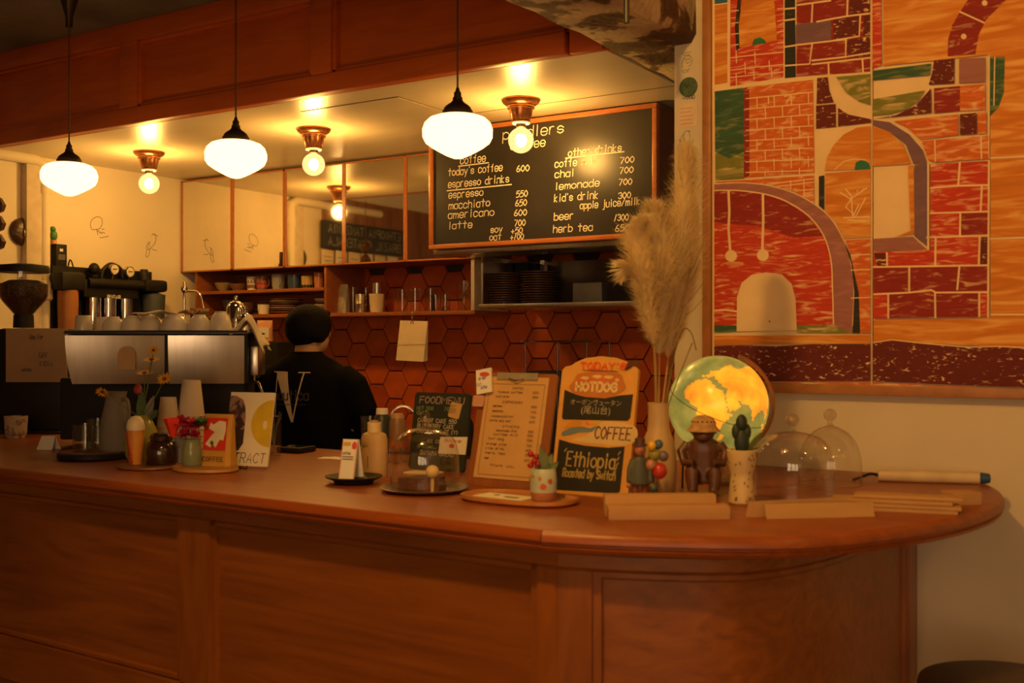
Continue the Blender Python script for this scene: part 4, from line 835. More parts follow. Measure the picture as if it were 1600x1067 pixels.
# ================================================================ grinder, kraft sign
g0 = onT(30, 600, 4.75); gl = (g0.x, g0.y, CT); k = 4.75 / FPX
t = thing('coffee_grinder', 'black coffee grinder with a clear bean hopper at the end of the bar', 'grinder', gl, TH); t.scale = (1.2, 1.2, 1)
zy = lambda y_: CH + (533.5 - y_) * k - CT
hc = (37 - 30) * k / 1.2
MB().lathe([(0, zy(412)), (.03, zy(412)), (.085, zy(415)), (.089, zy(420)), (.088, zy(426)), (0, zy(426))], 36, (hc, 0, 0)).build('lid', BLACK, t)
MB().lathe([(.086, zy(426)), (.084, zy(462)), (.075, zy(470)), (.028, zy(494)), (.028, zy(504)), (.025, zy(504)), (.026, zy(494)), (.072, zy(470)), (.081, zy(462)), (.083, zy(426))], 36, (hc, 0, 0)).build('hopper', GL1, t)
MB().lathe([(0, zy(440)), (.05, zy(438)), (.08, zy(444)), (.08, zy(462)), (.071, zy(470)), (.024, zy(494)), (0, zy(494))], 30, (hc, 0, 0)).build('beans', mat('coffee_beans', (0.05, 0.022, 0.01), 0.5, var=0.6, scale=120, bump=0.8), t)
MB().lathe([(0, zy(492)), (.034, zy(492)), (.036, zy(512)), (0, zy(512))], 20, (hc, 0, 0)).build('throat', BLACK, t)
MB().bx(-.07, .16, -.02, .2, 0.01, zy(513), .015).build('body', BLACK, t); MB().bx(-.08, .17, -.05, .22, 0, .012, .004).build('foot_plate', BLACK, t); MB().tube(spline([(-.07, -.02, zy(505)), (-.09, -.05, zy(520)), (-.085, -.06, zy(560)), (-.07, -.04, zy(600))], 4), .012, 8).build('chute', BLACK, t)
s0 = onT(57, 597, 4.6); k2 = 4.6 / FPX
t = thing('kraft_sign', 'brown paper sign with handwriting hanging on the black grinder', 'sign', (s0.x, s0.y, s0.z), TH)
W_ = 96 * k2; H_ = 84 * k2; KD = mat('brown_paper_dark', (0.42, 0.27, 0.15), 0.8, var=0.06)
MB().bx(-W_ / 2, W_ / 2, 0, .004, 0, H_, .001).build('sheet', KD, t); MB().bx(-.01, W_ / 2 - .004, -.003, 0, .0, H_ * .82, .0006).build('second_sheet', KD, t)
mb = MB(); text(mb, 'You For', -.03, H_ * .8, .02, -.0045, .003, slant=.2, width=.06); text(mb, 'CAFE', .012, H_ * .46, .02, -.0045, .0032, width=.035); text(mb, 'INDIA', .014, H_ * .3, .02, -.0045, .0032, width=.055); text(mb, 'coffee', -.06, H_ * .2, .016, -.0045, .002, width=.04); mb.build('handwriting', mat('soft_pencil', (0.16, 0.11, 0.09), 0.8), t, smooth=False)['kind'] = 'stuff'
# ================================================================ espresso machine
em = onT(243, 600, 4.0); k = 4.0 / FPX; RZ = radians(36)
t = thing('espresso_machine', 'wide steel espresso machine with its back panels facing the room', 'coffee machine', (em.x, em.y, CT), RZ)
zy = lambda y_: CH + (533.5 - y_) * k - CT
lx = lambda p_: (p_ - 243) * k / cos(TH - RZ) * 1.01
x0, x1, xm = lx(106), lx(383), lx(259); zt_, zb_ = zy(519), zy(600)
MB().bx(x0 + .01, x1 - .01, .03, .36, zb_ + .01, zt_ - .004, .008).build('upper_body', BLACK, t)
MB().bx(x0 - .06, x1 - .03, .12, .34, .03, zb_ + .02, .01).build('lower_body', BLACK, t); MB().bx(x0 + .02, x1 - .02, .04, .14, .03, .09, .008).build('drip_tray', BLACK, t)
for sx_ in (x0 + .06, x1 - .06):
    for y_ in (.1, .3): MB().lathe([(0, 0), (.02, 0), (.016, .035), (0, .035)], 14, (sx_, y_, 0)).build('foot', DSTEEL, t)
def panel(xa, xb, inset, nm):
    n_ = 8; nx_ = 12; vs_ = []; fs = []
    for i in range(n_ + 1):
        u = i / n_; z_ = zb_ + (zt_ - .012 - zb_) * u; ins = inset * (1 - u) ** 2
        for s_ in range(nx_ + 1):
            w_ = s_ / nx_; x_ = xa + ins + (xb - xa - ins) * w_; vs_.append((x_, .002 + .018 * (1 - u) ** 2 + .009 * sin(pi * w_), z_))
    r_ = nx_ + 1; N_ = len(vs_); vs_ += [(x_, y_ + .006, z_) for x_, y_, z_ in vs_]
    for i in range(n_):
        for s_ in range(nx_): q_ = (i * r_ + s_, i * r_ + s_ + 1, (i + 1) * r_ + s_ + 1, (i + 1) * r_ + s_); fs += [q_, tuple(N_ + v_ for v_ in q_[::-1])]
    return MB().add(vs_, fs).build(nm, STEEL, t, ang=60)
pl_ = panel(x0, xm - .006, .02, 'back_panel'); panel(xm + .006, x1 - .012, 0, 'back_panel')
MB().bx(xm - .006, xm + .006, .0, .03, zb_, zt_, .002).build('divider', BLACK, t); MB().bx(x1 - .012, x1, .0, .05, zb_, zt_, .003).build('end_strip', BLACK, t)
ac = [(lx(185.5), zy(577)), (lx(212), zy(577))]; aw = ac[1][0] - ac[0][0]; ah = zy(541) - zy(577)
MB().prism([(ac[0][0], ac[0][1]), (ac[1][0], ac[1][1])] + [(ac[0][0] + aw / 2 + aw / 2 * cos(a_), ac[0][1] + ah - aw / 2 + aw / 2 * sin(a_)) for a_ in [pi * i / 10 for i in range(11)]], -.001, .012).build('arch_badge', KRAFT, t, smooth=False)
MB().bx(x0 - .004, x1 + .004, -.004, .37, zt_ - .006, zt_, .002).build('cup_tray', DSTEEL, t); MB().tube([(x0, 0, zt_ + .003), (x1, 0, zt_ + .003)], .004, 8).build('tray_rail', DSTEEL, t)
MB().bx(x1 + .001, x1 + .034, .035, .2, zy(588), zy(540), .01).build('side_box', STEEL, t); MB().tube(spline([(x1 + .014, .06, zy(588)), (x1 + .016, .05, zy(597)), (x1 + .034, .04, zy(600)), (x1 + .05, .03, zy(615)), (x1 + .07, .02, zy(640))], 5), .006, 10).build('steam_wand', CHROME, t)
# upturned cups, cloths and tins on the machine
Rm = Matrix.Rotation(RZ, 4, 'Z'); mtop = em.copy(); mtop.z = CT + zt_ + .0005
def onm(px_, y_=.07, z_=0): v = Rm @ Vector((lx(px_), y_, z_)); return (em.x + v.x, em.y + v.y, mtop.z + z_)
CUPG = 'upturned cups on the coffee machine'
def upcup(lab, loc, r_, h_, m_, straight):
    t = thing('upturned_cup', lab, 'cup', loc, 0, CUPG)
    pr = [(r_ * .93, .003), (r_, 0), (r_, h_ * .1), (r_ * .96, h_ * .5), (r_ * .9, h_ * .92), (r_ * .8, h_), (0, h_)] if straight else [(r_ * .93, .003), (r_, 0), (r_ * 1.0, h_ * .2), (r_ * .95, h_ * .42), (r_ * .84, h_ * .64), (r_ * .66, h_ * .83), (r_ * .52, h_ * .91)]
    MB().lathe(pr, 32).build('body', m_, t)
    if not straight: MB().lathe([(r_ * .53, h_ * .9), (r_ * .5, h_), (r_ * .44, h_), (r_ * .42, h_ * .93), (0, h_ * .93)], 28).build('foot_ring', m_, t)
CG = mat('off_white_glaze', (0.66, 0.58, 0.46), 0.18, var=0.04)
for i, (px_, r_, h_, y_, m_) in enumerate(((126, .032, .062, .06, CG), (146, .036, .058, .14, CG), (172, .042, .058, .06, WHC), (200, .042, .062, .06, WHC), (227, .044, .062, .08, WHC), (266, .052, .066, .06, WHC), (304, .045, .066, .06, WHC), (336, .042, .078, .07, WHC))):
    upcup(['slim beige cup upturned at the grinder end of the coffee machine', 'wide beige cup upturned behind the slim beige one', 'upturned white cup, third along from the grinder', 'upturned white cup, fourth along from the grinder', 'upturned white cup under the white cloth edge', 'largest upturned white cup before the grey canister', 'upturned white cup with a dark mark on its base', 'tallest upturned cup with a round stamp on its base'][i], onm(px_, y_), r_, h_, m_, i < 2)
def cloth(nm, lab, loc, rz, w, d, m, dz, seed, fold=1.0):
    rr = random.Random(seed); nx, ny = 18, 8; vs_ = []
    ph = [rr.uniform(0, 6) for _ in range(4)]
    for j in range(ny + 1):
        for i in range(nx + 1):
            u, v = i / nx - .5, j / ny - .5
            z_ = dz(u, v) + fold * (.006 * sin(9 * u + ph[0] + 3 * v) + .005 * sin(15 * v + 5 * u + ph[1])); vs_.append((u * w + .008 * sin(11 * v + ph[2]), v * d + .008 * sin(13 * u + ph[3]), z_))
    top = [(j * (nx + 1) + i, j * (nx + 1) + i + 1, (j + 1) * (nx + 1) + i + 1, (j + 1) * (nx + 1) + i) for j in range(ny) for i in range(nx)]
    o = MB().add(vs_, top).build(nm, m, ang=80); sm = o.modifiers.new('thickness', 'SOLIDIFY'); sm.thickness = .003
    o.location = loc; o.rotation_euler = (0, 0, rz); return tag(o, lab, 'cloth')
CLW = mat('white_cotton', (0.74, 0.64, 0.48), 0.9, var=0.06)
cloth('cloth', 'white folded cloth lying over the upturned cups', onm(240, .09, .075), RZ, .17, .12, CLW, lambda u, v: .002 - .02 * abs(u) ** 1.5, 4, .6)
cloth('cloth', 'crumpled white cloth with a brown edge hanging off the machine end', onm(380, .1, .008), RZ, .13, .2, CLW, lambda u, v: .03 * (1 - abs(v) * 1.6) + .02 * cos(5 * u) - max(0, u) * .14, 9, 1.2)
cloth('cloth', 'small brown striped cloth tucked beside the cup with a dark mark', onm(283, .14, .068), RZ, .07, .06, mat('brown_stripe_cloth', (0.32, 0.16, 0.1), 0.9, var=0.5, scale=(60, 4, 4)), lambda u, v: .008, 5, .8)
b0 = onm(193, .34); t = thing('striped_bowl', 'brown striped round bowl upturned behind the white cups', 'bowl', (b0[0], b0[1], b0[2])); k = .0024
prof = [(.08 * cos(a_), .075 * sin(a_)) for a_ in [radians(d_) for d_ in range(0, 90, 9)]] + [(0, .076)]
MB().lathe(prof, 48, wob=lambda a_, z_: 1 + .012 * cos(24 * a_)).build('bowl_body', mat('amber_wood', (0.34, 0.15, 0.05), 0.4), t)
mb = MB()
for i in range(24):
    a_ = 2 * pi * i / 24; P_ = [(1.022 * r_ * cos(a_ + .03 * j), 1.022 * r_ * sin(a_ + .03 * j), z_) for j, (r_, z_) in enumerate(prof[:-2])]; Q_ = [(1.022 * r_ * cos(a_ + .09 + .03 * j), 1.022 * r_ * sin(a_ + .09 + .03 * j), z_) for j, (r_, z_) in enumerate(prof[:-2])]; n_ = len(P_)
    mb.add(P_ + Q_, [(j, j + 1, n_ + j + 1, n_ + j) for j in range(n_ - 1)])
mb.build('stripes', DKW, t)['kind'] = 'stuff'
c0 = onm(276, .36); t = thing('canister', 'dark grey canister with a wooden lid behind the upturned cups', 'canister', c0); MB().lathe([(0, 0), (.036, 0), (.036, .085), (0, .085)], 28).build('body', mat('grey_tin_paint', (0.09, 0.075, 0.06), 0.5), t); MB().lathe([(0, .0855), (.037, .0855), (.037, .098), (0, .099)], 28).build('lid', wood('pale_lid', (0.55, 0.3, 0.12), (0.45, 0.22, 0.08)), t)
def kettle(lab, loc, s_, spout=True):
    t = thing('steel_pot', lab, 'pot', loc)
    MB().lathe([(0, 0), (.036 * s_, 0), (.038 * s_, .1 * s_), (.03 * s_, .118 * s_), (.012 * s_, .13 * s_), (0, .131 * s_)], 28).build('body', CHROME, t); MB().lathe([(.005 * s_, .13 * s_), (.009 * s_, .14 * s_), (.006 * s_, .15 * s_), (0, .152 * s_)], 14).build('lid_knob', CHROME, t)
    if spout: MB().tube(spline([(.034 * s_, 0, .1 * s_), (.06 * s_, 0, .098 * s_), (.066 * s_, 0, .05 * s_), (.04 * s_, 0, .02 * s_)], 5), .005 * s_, 8).build('handle', CHROME, t)
kettle('tall steel pot with a domed lid behind the tallest upturned cup', onm(332, .40), 1.0); kettle('small steel pot with a round knob behind the crumpled cloth', onm(352, .34), .62)
one(MB().lathe([(0, 0), (.028, 0), (.03, .06), (.033, .07), (.031, .07), (.027, .004), (0, .004)], 24), 'milk_jug', CHROME, 'small open steel milk jug beside the tall steel pot', 'jug', onm(319, .28))
ta = onX(288, 452, -4.55); t = thing('wall_tap', 'small steel tap with a bent spout on the corner wall', 'tap', (-4.6, 4.3, .901))
pz = onY(293, 455, 4.3).z - .901; px_ = onY(288, 455, 4.3).x + 4.6
MB().tube(spline([(px_, 0, 0), (px_, 0, pz - .05), (px_, 0, pz - .01), (px_ + .06, 0, pz), (px_ + .13, 0, pz - .02), (px_ + .17, 0, pz - .14)], 6), .007, 10).build('spout', CHROME, t); MB().lathe([(.014, 0), (.02, .02), (.012, .04), (.01, .06), (0, .065)], 14, (px_, 0, pz - .005)).build('tap_handle', CHROME, t)
# second bag and machine parts on the back counter near the barista
k0 = onY(414, 530, 4.35); t = pouch('coffee_bag', 'small pink and white coffee bag behind the barista', 'bag', (k0.x, 4.35, 1.452), .085, .115, .06, mat('pink_bag', (0.62, 0.3, 0.18), 0.6), rz=.5)
MB().bx(-.03, .03, -.032, -.027, .02, .075).build('label', PAPER, t, smooth=False)
one(MB().bx(-.16, .12, -.14, .15, 0, .55, .02), 'black_grinder', BLACK, 'black grinder body behind the barista carrying the pink coffee bag', 'grinder', (k0.x, 4.46, .9))
# ================================================================ barista
t = thing('person', 'barista with short black hair in a black printed sweatshirt, back to the room', 'person', (-3.33, 3.56, 0), radians(20))
SKIN = mat('skin', (0.55, 0.3, 0.18), 0.5, var=0.05); HAIRM = mat('black_hair', (0.006, 0.005, 0.004), 0.8, var=0.4, scale=(60, 60, 8), bump=0.3, spec=0.12); SHIRT = mat('black_cotton', (0.007, 0.006, 0.006), 0.95, var=0.2, spec=0.08); TROU = mat('dark_trousers', (0.02, 0.02, 0.025), 0.9)
HR = Matrix.Rotation(radians(-28), 3, 'Z')
def hd_(v): v = HR @ Vector(v); return (v.x + .005, v.y + .03, v.z)
body = MB()
body.sph(hd_((0, 0, 1.515)), (.072, .09, .095), 20, 14, M=HR); body.sph(hd_((0, .03, 1.455)), (.055, .062, .062), 16, 12, M=HR)
body.sph(hd_((0, .098, 1.485)), (.013, .02, .018), 10, 8, M=HR); body.sph(hd_((.074, .0, 1.49)), (.012, .022, .03), 10, 8, M=HR); body.sph(hd_((-.074, .0, 1.49)), (.012, .022, .03), 10, 8, M=HR); body.sph(hd_((0, .088, 1.442)), (.022, .012, .008), 10, 8, M=HR)
body.tube([(0, -.005, 1.32), (0, .005, 1.40), (.003, .02, 1.47)], [.062, .056, .054], 16)
body.loft([((0, 0, .80), .15, .11, 0), ((0, 0, .95), .15, .10, 0), ((0, 0, 1.15), .165, .10, 0), ((0, 0, 1.28), .17, .085, 0), ((0, 0, 1.34), .12, .07, 0)])
for s_ in (-1, 1):
    body.tube([(s_ * .085, 0, .86), (s_ * .09, .01, .48), (s_ * .09, 0, .08)], [.085, .06, .042], 14); body.loft([((s_ * .09, .05, .0), .045, .12, 0), ((s_ * .09, .04, .05), .04, .1, 0), ((s_ * .09, .01, .1), .035, .045, 0)])
    body.tube([(s_ * .175, 0, 1.27), (s_ * .225, .03, 1.08), (s_ * .205, .12, 1.03), (s_ * .12, .27, 1.03)], [.055, .048, .042, .028], 12); body.sph((s_ * .095, .315, 1.025), (.03, .045, .016), 12, 8)
    for f_ in range(4): body.tube([(s_ * (.118 - .018 * f_), .345, 1.03), (s_ * (.112 - .018 * f_), .385 + .006 * (f_ in (1, 2)), 1.022), (s_ * (.108 - .017 * f_), .405 + .008 * (f_ in (1, 2)), 1.0)], [.0095, .009, .0075], 8)
    body.tube([(s_ * .075, .30, 1.03), (s_ * .05, .33, 1.03), (s_ * .042, .355, 1.022)], [.012, .010, .008], 8)
remesh(body, .008, 3).build('body', SKIN, t, ang=180)
for s_ in (-1, 1): MB().sph(hd_((s_ * .03, .082, 1.508)), (.011, .009, .008), 10, 8, M=HR).build('eye', mat('dark_eye', (0.02, 0.015, 0.01), 0.2), t)
TOR = [(.84, .19, .130), (.95, .192, .128), (1.05, .20, .128), (1.15, .212, .130), (1.23, .222, .128), (1.29, .215, .120), (1.335, .185, .105), (1.365, .135, .088), (1.385, .092, .076), (1.398, .076, .068)]
sh = MB().loft([((0, -.004, z_), a_, b_, 0) for z_, a_, b_ in TOR])
for s_ in (-1, 1): sh.tube([(s_ * .15, 0, 1.29), (s_ * .205, .0, 1.25), (s_ * .243, .02, 1.15), (s_ * .245, .06, 1.07), (s_ * .215, .13, 1.035), (s_ * .175, .2, 1.03)], [.075, .08, .076, .07, .058, .048], 16)
s2 = remesh(sh, .011, 4).build('sweatshirt', SHIRT, t, ang=180)
MB().lathe([(.064, 1.385), (.074, 1.389), (.072, 1.402), (.064, 1.406), (.062, 1.395)], 28, (0, 0, 0), sy=.95).build('collar', SHIRT, s2)
tr_ = MB().loft([((0, 0, .76), .175, .12, 0), ((0, 0, .90), .178, .118, 0)])
for s_ in (-1, 1): tr_.tube([(s_ * .085, 0, .88), (s_ * .095, .012, .48), (s_ * .095, 0, .07)], [.098, .08, .07], 16)
remesh(tr_, .012, 3).build('trousers', TROU, t, ang=180)
hr_ = MB(); hr_.sph(hd_((0, -.012, 1.522)), (.094, .108, .094), 24, 16, M=HR); hr_.sph(hd_((0, -.04, 1.50)), (.09, .078, .075), 20, 14, M=HR); hr_.sph(hd_((0, -.042, 1.475)), (.074, .055, .042), 18, 12, M=HR)
hr_.sph(hd_((.066, -.005, 1.50)), (.028, .05, .058), 14, 10, M=HR); hr_.sph(hd_((-.066, -.005, 1.50)), (.028, .05, .058), 14, 10, M=HR); hr_.sph(hd_((0, .065, 1.575)), (.05, .03, .02), 14, 10, M=HR)
hm = remesh(hr_, .006, 6); rr = random.Random(2); hm.v = [(x_ + .0015 * sin(90 * x_ + 40 * z_), y_ + .0015 * sin(80 * y_ + 30 * x_), z_) for x_, y_, z_ in hm.v]; hm.build('hair', HAIRM, t, ang=180)
def back(x_, z_, o_=.008):
    for (z0, a0, b0), (z1, a1, b1) in zip(TOR, TOR[1:]):
        if z0 <= z_ <= z1:
            u = (z_ - z0) / (z1 - z0); a_ = a0 + (a1 - a0) * u; b_ = b0 + (b1 - b0) * u; return (x_, -.004 - b_ * sqrt(max(.02, 1 - (x_ / a_) ** 2)) - o_, z_)
    return (x_, -.13, z_)
def decal(flat, o_=.008):
    out = MB(); out.v = [back(x_, z_, o_) for x_, _, z_ in flat.v]; out.f = flat.f; out.m = flat.m; return out
nx0, nz0, nw, nh = -.105, 1.105, .165, .215
fl = MB(); 
def strip_(a, b, wa, wb, n_=10):
    vs_ = []
    for i in range(n_ + 1):
        u = i / n_; x_ = a[0] + (b[0] - a[0]) * u; z_ = a[1] + (b[1] - a[1]) * u; w_ = wa + (wb - wa) * u; vs_ += [(nx0 + (x_ - w_) * nw, 0, nz0 + z_ * nh), (nx0 + (x_ + w_) * nw, 0, nz0 + z_ * nh)]
    fl.add(vs_, [(2 * i, 2 * i + 1, 2 * i + 3, 2 * i + 2) for i in range(n_)])
strip_((.25, 1), (.60, .0), .17, .035); strip_((.88, .985), (.61, .03), .02, .02); strip_((.13, .95), (.10, .1), .014, .014); strip_((.0, .985), (.34, 1.0), .0, .0)
for a_ in ((0, .34, .985), (.72, 1.04, .975), (.02, .2, .1)): fl.add([(nx0 + x_ * nw, 0, nz0 + z_ * nh) for x_, z_ in ((a_[0], a_[2]), (a_[0] + (a_[1] - a_[0]) / 2, a_[2]), (a_[1], a_[2]), (a_[1], a_[2] + .022), (a_[0] + (a_[1] - a_[0]) / 2, a_[2] + .022), (a_[0], a_[2] + .022))], [(0, 1, 4, 5), (1, 2, 3, 4)])
decal(fl).build('printed_letter', mat('cream_print', (0.72, 0.58, 0.4), 0.8), s2, recalc=False)['kind'] = 'stuff'
fl = MB(); text(fl, 'nautica', nx0 + .01, nz0 + .095, .042, 0, .0055, width=.16); fl.stroke([(nx0 + .02, nz0 + .075), (nx0 + .08, nz0 + .075), (nx0 + .16, nz0 + .076)], .003, 0)
decal(fl, .0095).build('printed_word', mat('grey_print_ink', (0.06, 0.055, 0.05), 0.8), s2, recalc=False)['kind'] = 'stuff'
# ================================================================ on the bar, from the grinder end to the rounded end
def at(px, py): return onZ(px, py, CT)
def tloc(px, py): q_ = at(px, py); return (q_.x, q_.y, CT), dep(q_)
def lat(nm, lab, cat, px, py, prof, m, part='body', seg=28, group=None, rz=0, up=0, **kw):
    l_, k_ = tloc(px, py); l_ = (l_[0], l_[1], l_[2] + up); t = thing(nm, lab, cat, l_, rz, group)
    MB().lathe([(r_ * k_, z_ * k_) for r_, z_ in prof], seg, **kw).build(part, m, t); return t, k_
FLOR = flecked('floral_glaze', (0.5, 0.4, 0.28), (0.2, 0.12, 0.1), .55, (40, 40, 40), .1)
lat('floral_cup', 'small pale floral cup at the dark end of the bar', 'cup', 25, 684, [(0, 0), (13, 0), (16, 8), (17.5, 34), (16, 34), (14, 4), (0, 4)], FLOR)
l_, k = tloc(76, 702); t = thing('tent_card', 'tiny blank folded card standing near the floral cup', 'card', l_, radians(20))
MB().add([(-16 * k, -8 * k, 0), (12 * k, -8 * k, 0), (12 * k, 0, 21 * k), (-12 * k, 0, 21 * k)], [(0, 1, 2, 3)]).build('front_leaf', PAPER, t, smooth=False); MB().add([(-16 * k, 8 * k, 0), (16 * k, 8 * k, 0), (12 * k, 0.0005, 21 * k), (-12 * k, .0005, 21 * k)], [(0, 1, 2, 3)]).build('back_leaf', PAPER, t, smooth=False)
t, k = lat('round_tray', 'thick black round tray with a brown top under the grey jug', 'tray', 148, 716, [(0, 0), (50, 0), (55, 3), (55, 9), (52, 11), (0, 11)], BLACK, 'tray_body', 48)
MB().lathe([(0, 11.2 * k), (50 * k, 11.2 * k), (50 * k, 10 * k), (0, 10 * k)], 40).build('tray_top', wood('tray_brown', (0.3, 0.12, 0.04), (0.2, 0.08, 0.03)), t); TU = 11.4 * k
t, k = lat('water_glass', 'clear water glass with ribbed sides on the black tray', 'glass', 131, 716, [(0, 0), (15.5, 0), (18, 42), (17, 42), (14.5, 2.5), (0, 2.5)], GL1, up=TU, wob=lambda a_, z_: 1 + .008 * cos(20 * a_))
lat('water_glass', 'clear water glass standing behind the ribbed one', 'glass', 151, 707, [(0, 0), (13, 0), (15, 42), (14, 42), (12, 2.5), (0, 2.5)], GL1, up=TU)
t, k = lat('grey_jug', 'tall matt grey jug with a slim handle on the black tray', 'jug', 181, 715, [(0, 0), (23, 0), (25, 4), (25, 22), (21, 52), (16, 76), (15, 84), (17, 92), (15.5, 92), (13.5, 84), (14.5, 76), (0, 70)], mat('grey_stoneware', (0.22, 0.19, 0.16), 0.75, var=0.08), up=TU)
MB().tube(spline([(15 * k, 0, 80 * k), (26 * k, 0, 80 * k), (31 * k, 0, 66 * k), (29 * k, 0, 45 * k), (21 * k, 0, 36 * k)], 6), 3 * k, 10).build('handle', MATS['grey_stoneware'], t)
# fruit-shaped vase with flowers
t, k = lat('green_vase', 'yellow green pear-shaped vase holding daisies', 'vase', 221, 722, [(0, 0), (16, 0), (24, 10), (26, 28), (24, 48), (17, 64), (11, 72), (9, 74), (8, 70), (0, 66)], mat('yellow_green_glaze', (0.36, 0.34, 0.06), 0.25, var=0.3, scale=9)); v0 = t.location.copy()
DY = mat('daisy_yellow', (0.75, 0.36, 0.02), 0.6, var=0.15); DC = mat('daisy_centre', (0.12, 0.05, 0.02), 0.8); SG = mat('stem_green', (0.12, 0.16, 0.04), 0.6); LG = mat('leaf_green', (0.06, 0.13, 0.04), 0.5, var=0.3)
def petal_ring(mb, c_, n_, r0, r1, w_, lift, M=None, mi=0, seed=0):
    rr = random.Random(seed); M = M or Matrix.Identity(3)
    for i in range(n_):
        a_ = 2 * pi * i / n_ + rr.uniform(-.1, .1); d_ = Vector((cos(a_), sin(a_), 0)); s_ = Vector((-sin(a_), cos(a_), 0)); L_ = r1 * rr.uniform(.85, 1.1)
        P_ = [d_ * r0 - s_ * w_ * .4, d_ * r0 + s_ * w_ * .4, d_ * (r0 + L_) * .65 + s_ * w_ + Vector((0, 0, lift * .6)), d_ * (r0 + L_) + Vector((0, 0, lift)), d_ * (r0 + L_) * .65 - s_ * w_ + Vector((0, 0, lift * .6))]
        mb.add([Vector(c_) + M @ p_ for p_ in P_], [(0, 1, 2, 3, 4)], mi)
    return mb
def flower(nm, lab, head, root, r_, tilt, seed, colour=DY, group='yellow daisies in the green vase'):
    t = thing(nm, lab, 'flower', root, 0, group); h_ = Vector(head) - Vector(root)
    mid = h_ * .5 + Vector((random.uniform(-.006, .006), 0, .0)); MB().tube(spline([(0, 0, -.0), tuple(mid), tuple(h_)], 6), .0016, 6).build('stem', SG, t)
    M = Matrix.Rotation(TH, 3, 'Z') @ Matrix.Rotation(tilt, 3, 'X')
    petal_ring(MB(), h_, 13, r_ * .22, r_ * .8, r_ * .15, r_ * .12, M, 0, seed).build('petals', colour, t, smooth=False)
    MB().sph(h_, (r_ * .28, r_ * .28, r_ * .2), 10, 6, M=M).build('flower_centre', DC, t)
tv = onZ(222, 650, v0.z + 70 * k)
root0 = (v0.x, v0.y, v0.z + 68 * k); tt = dep(v0) * FPX
for i, (px_, py_, r_, tl, lab) in enumerate(((240, 547, 9, 1.0, 'topmost yellow daisy above the green vase'), (237, 562, 13, .35, 'yellow daisy opening upward, second from the top'), (226, 583, 13, .3, 'yellow daisy nearest the arch badge, lower of the group'), (257, 592, 12, .9, 'yellow daisy leaning out toward the paper cups'), (160, 612, 11, 2.3, 'drooping yellow flower hanging over the grey jug'))):
    flower('daisy', lab, onT(px_, py_, tt), (root0[0] + (i - 2) * .002, root0[1], root0[2]), r_ * k * 1.05, tl, i)
t = thing('tulip', 'dark red tulip with broad green leaves in the green vase', 'flower', root0); h_ = onT(216, 612, tt) - Vector(root0)
MB().tube([(0, 0, 0), tuple(h_ * .5), tuple(h_)], .002, 6).build('stem', SG, t); MB().lathe([(0, -.012), (.012, -.004), (.014, .008), (.010, .02), (.004, .026), (0, .022)], 10, h_, wob=lambda a_, z_: 1 + .15 * cos(3 * a_)).build('petals', mat('tulip_red', (0.35, 0.04, 0.03), 0.5), t)
def leaf(mb, p0, p1, w_, bend=(0, 0, 0), nseg=6):
    p0, p1 = Vector(p0), Vector(p1); d_ = p1 - p0; s_ = Vector((C, S, 0)) - d_ * (d_.dot(Vector((C, S, 0))) / d_.length_squared); s_.normalize(); vs_ = []; bn = Vector(bend)
    for i in range(nseg + 1):
        u = i / nseg; c_ = p0 + d_ * u + bn * sin(pi * u); ww = w_ * sin(pi * min(.999, u * .9 + .1)) ** .8; vs_ += [c_ - s_ * ww, c_ + bn * .0 + Vector((0, .002, 0)), c_ + s_ * ww]
    fs = []
    for i in range(nseg): fs += [(3 * i, 3 * i + 1, 3 * i + 4, 3 * i + 3), (3 * i + 1, 3 * i + 2, 3 * i + 5, 3 * i + 4)]
    return mb.add(vs_, fs)
for i, (a_, b_, w_, m_) in enumerate((((220, 655), (222, 612), 8, LG), ((228, 655), (240, 618), 6, mat('lilac_leaf', (0.25, 0.2, 0.2), 0.5)), ((232, 655), (246, 640), 6, LG))):
    leaf(MB(), onT(*a_, tt) - Vector(root0), onT(*b_, tt) - Vector(root0), w_ * k).build('leaf', m_, t)
# brown coaster, cone-shaped pot, sugar jar
l_, k = tloc(229, 731)
ob = one(MB().lathe([(0, 0), (48 * k, 0), (51 * k, 2 * k), (50 * k, 5 * k), (0, 5 * k)], 40, sy=.8), 'oval_board', wood('dark_board', (0.26, 0.1, 0.035), (0.18, 0.065, 0.022)), 'dark oval wooden board under the sugar jar', 'board', l_); BU = 5.2 * k
t, k = lat('soft_ice_figure', 'small orange cone-shaped figure with a white top and red streak', 'figurine', 212, 730, [(0, 0), (9, 0), (10, 3), (11.5, 30), (13, 52), (13, 54), (0, 54)], mat('glossy_orange', (0.72, 0.3, 0.06), 0.3), 'cone', up=BU)
MB().lathe([(14 * k, 53 * k), (14.5 * k, 58 * k), (12 * k, 68 * k), (7 * k, 74 * k), (0, 75.5 * k)], 24).build('white_top', mat('glossy_white', (0.8, 0.68, 0.5), 0.3), t)
mb = MB()
for i in range(8):
    a_ = radians(290 - 7 * i); mb.sph((12 * k * cos(a_), 12 * k * sin(a_), (6 + 6 * i) * k), (3.2 * k, 2 * k, 4.5 * k), 8, 6)
mb.build('red_streak', mat('streak_red', (0.45, 0.05, 0.02), 0.3), t)['kind'] = 'stuff'
t, k = lat('sugar_jar', 'dark brown glass sugar jar with a lid beside the orange figure', 'jar', 252, 730, [(0, 0), (22, 0), (24, 3), (24, 24), (20, 34), (15, 37), (0, 37)], mat('brown_glass', (0.035, 0.014, 0.010), 0.12, spec=0.8), up=BU)
MB().lathe([(17 * k, 37 * k), (17.5 * k, 44 * k), (14 * k, 48 * k), (5 * k, 49 * k), (0, 49 * k)], 26).build('lid', MATS['brown_glass'], t)
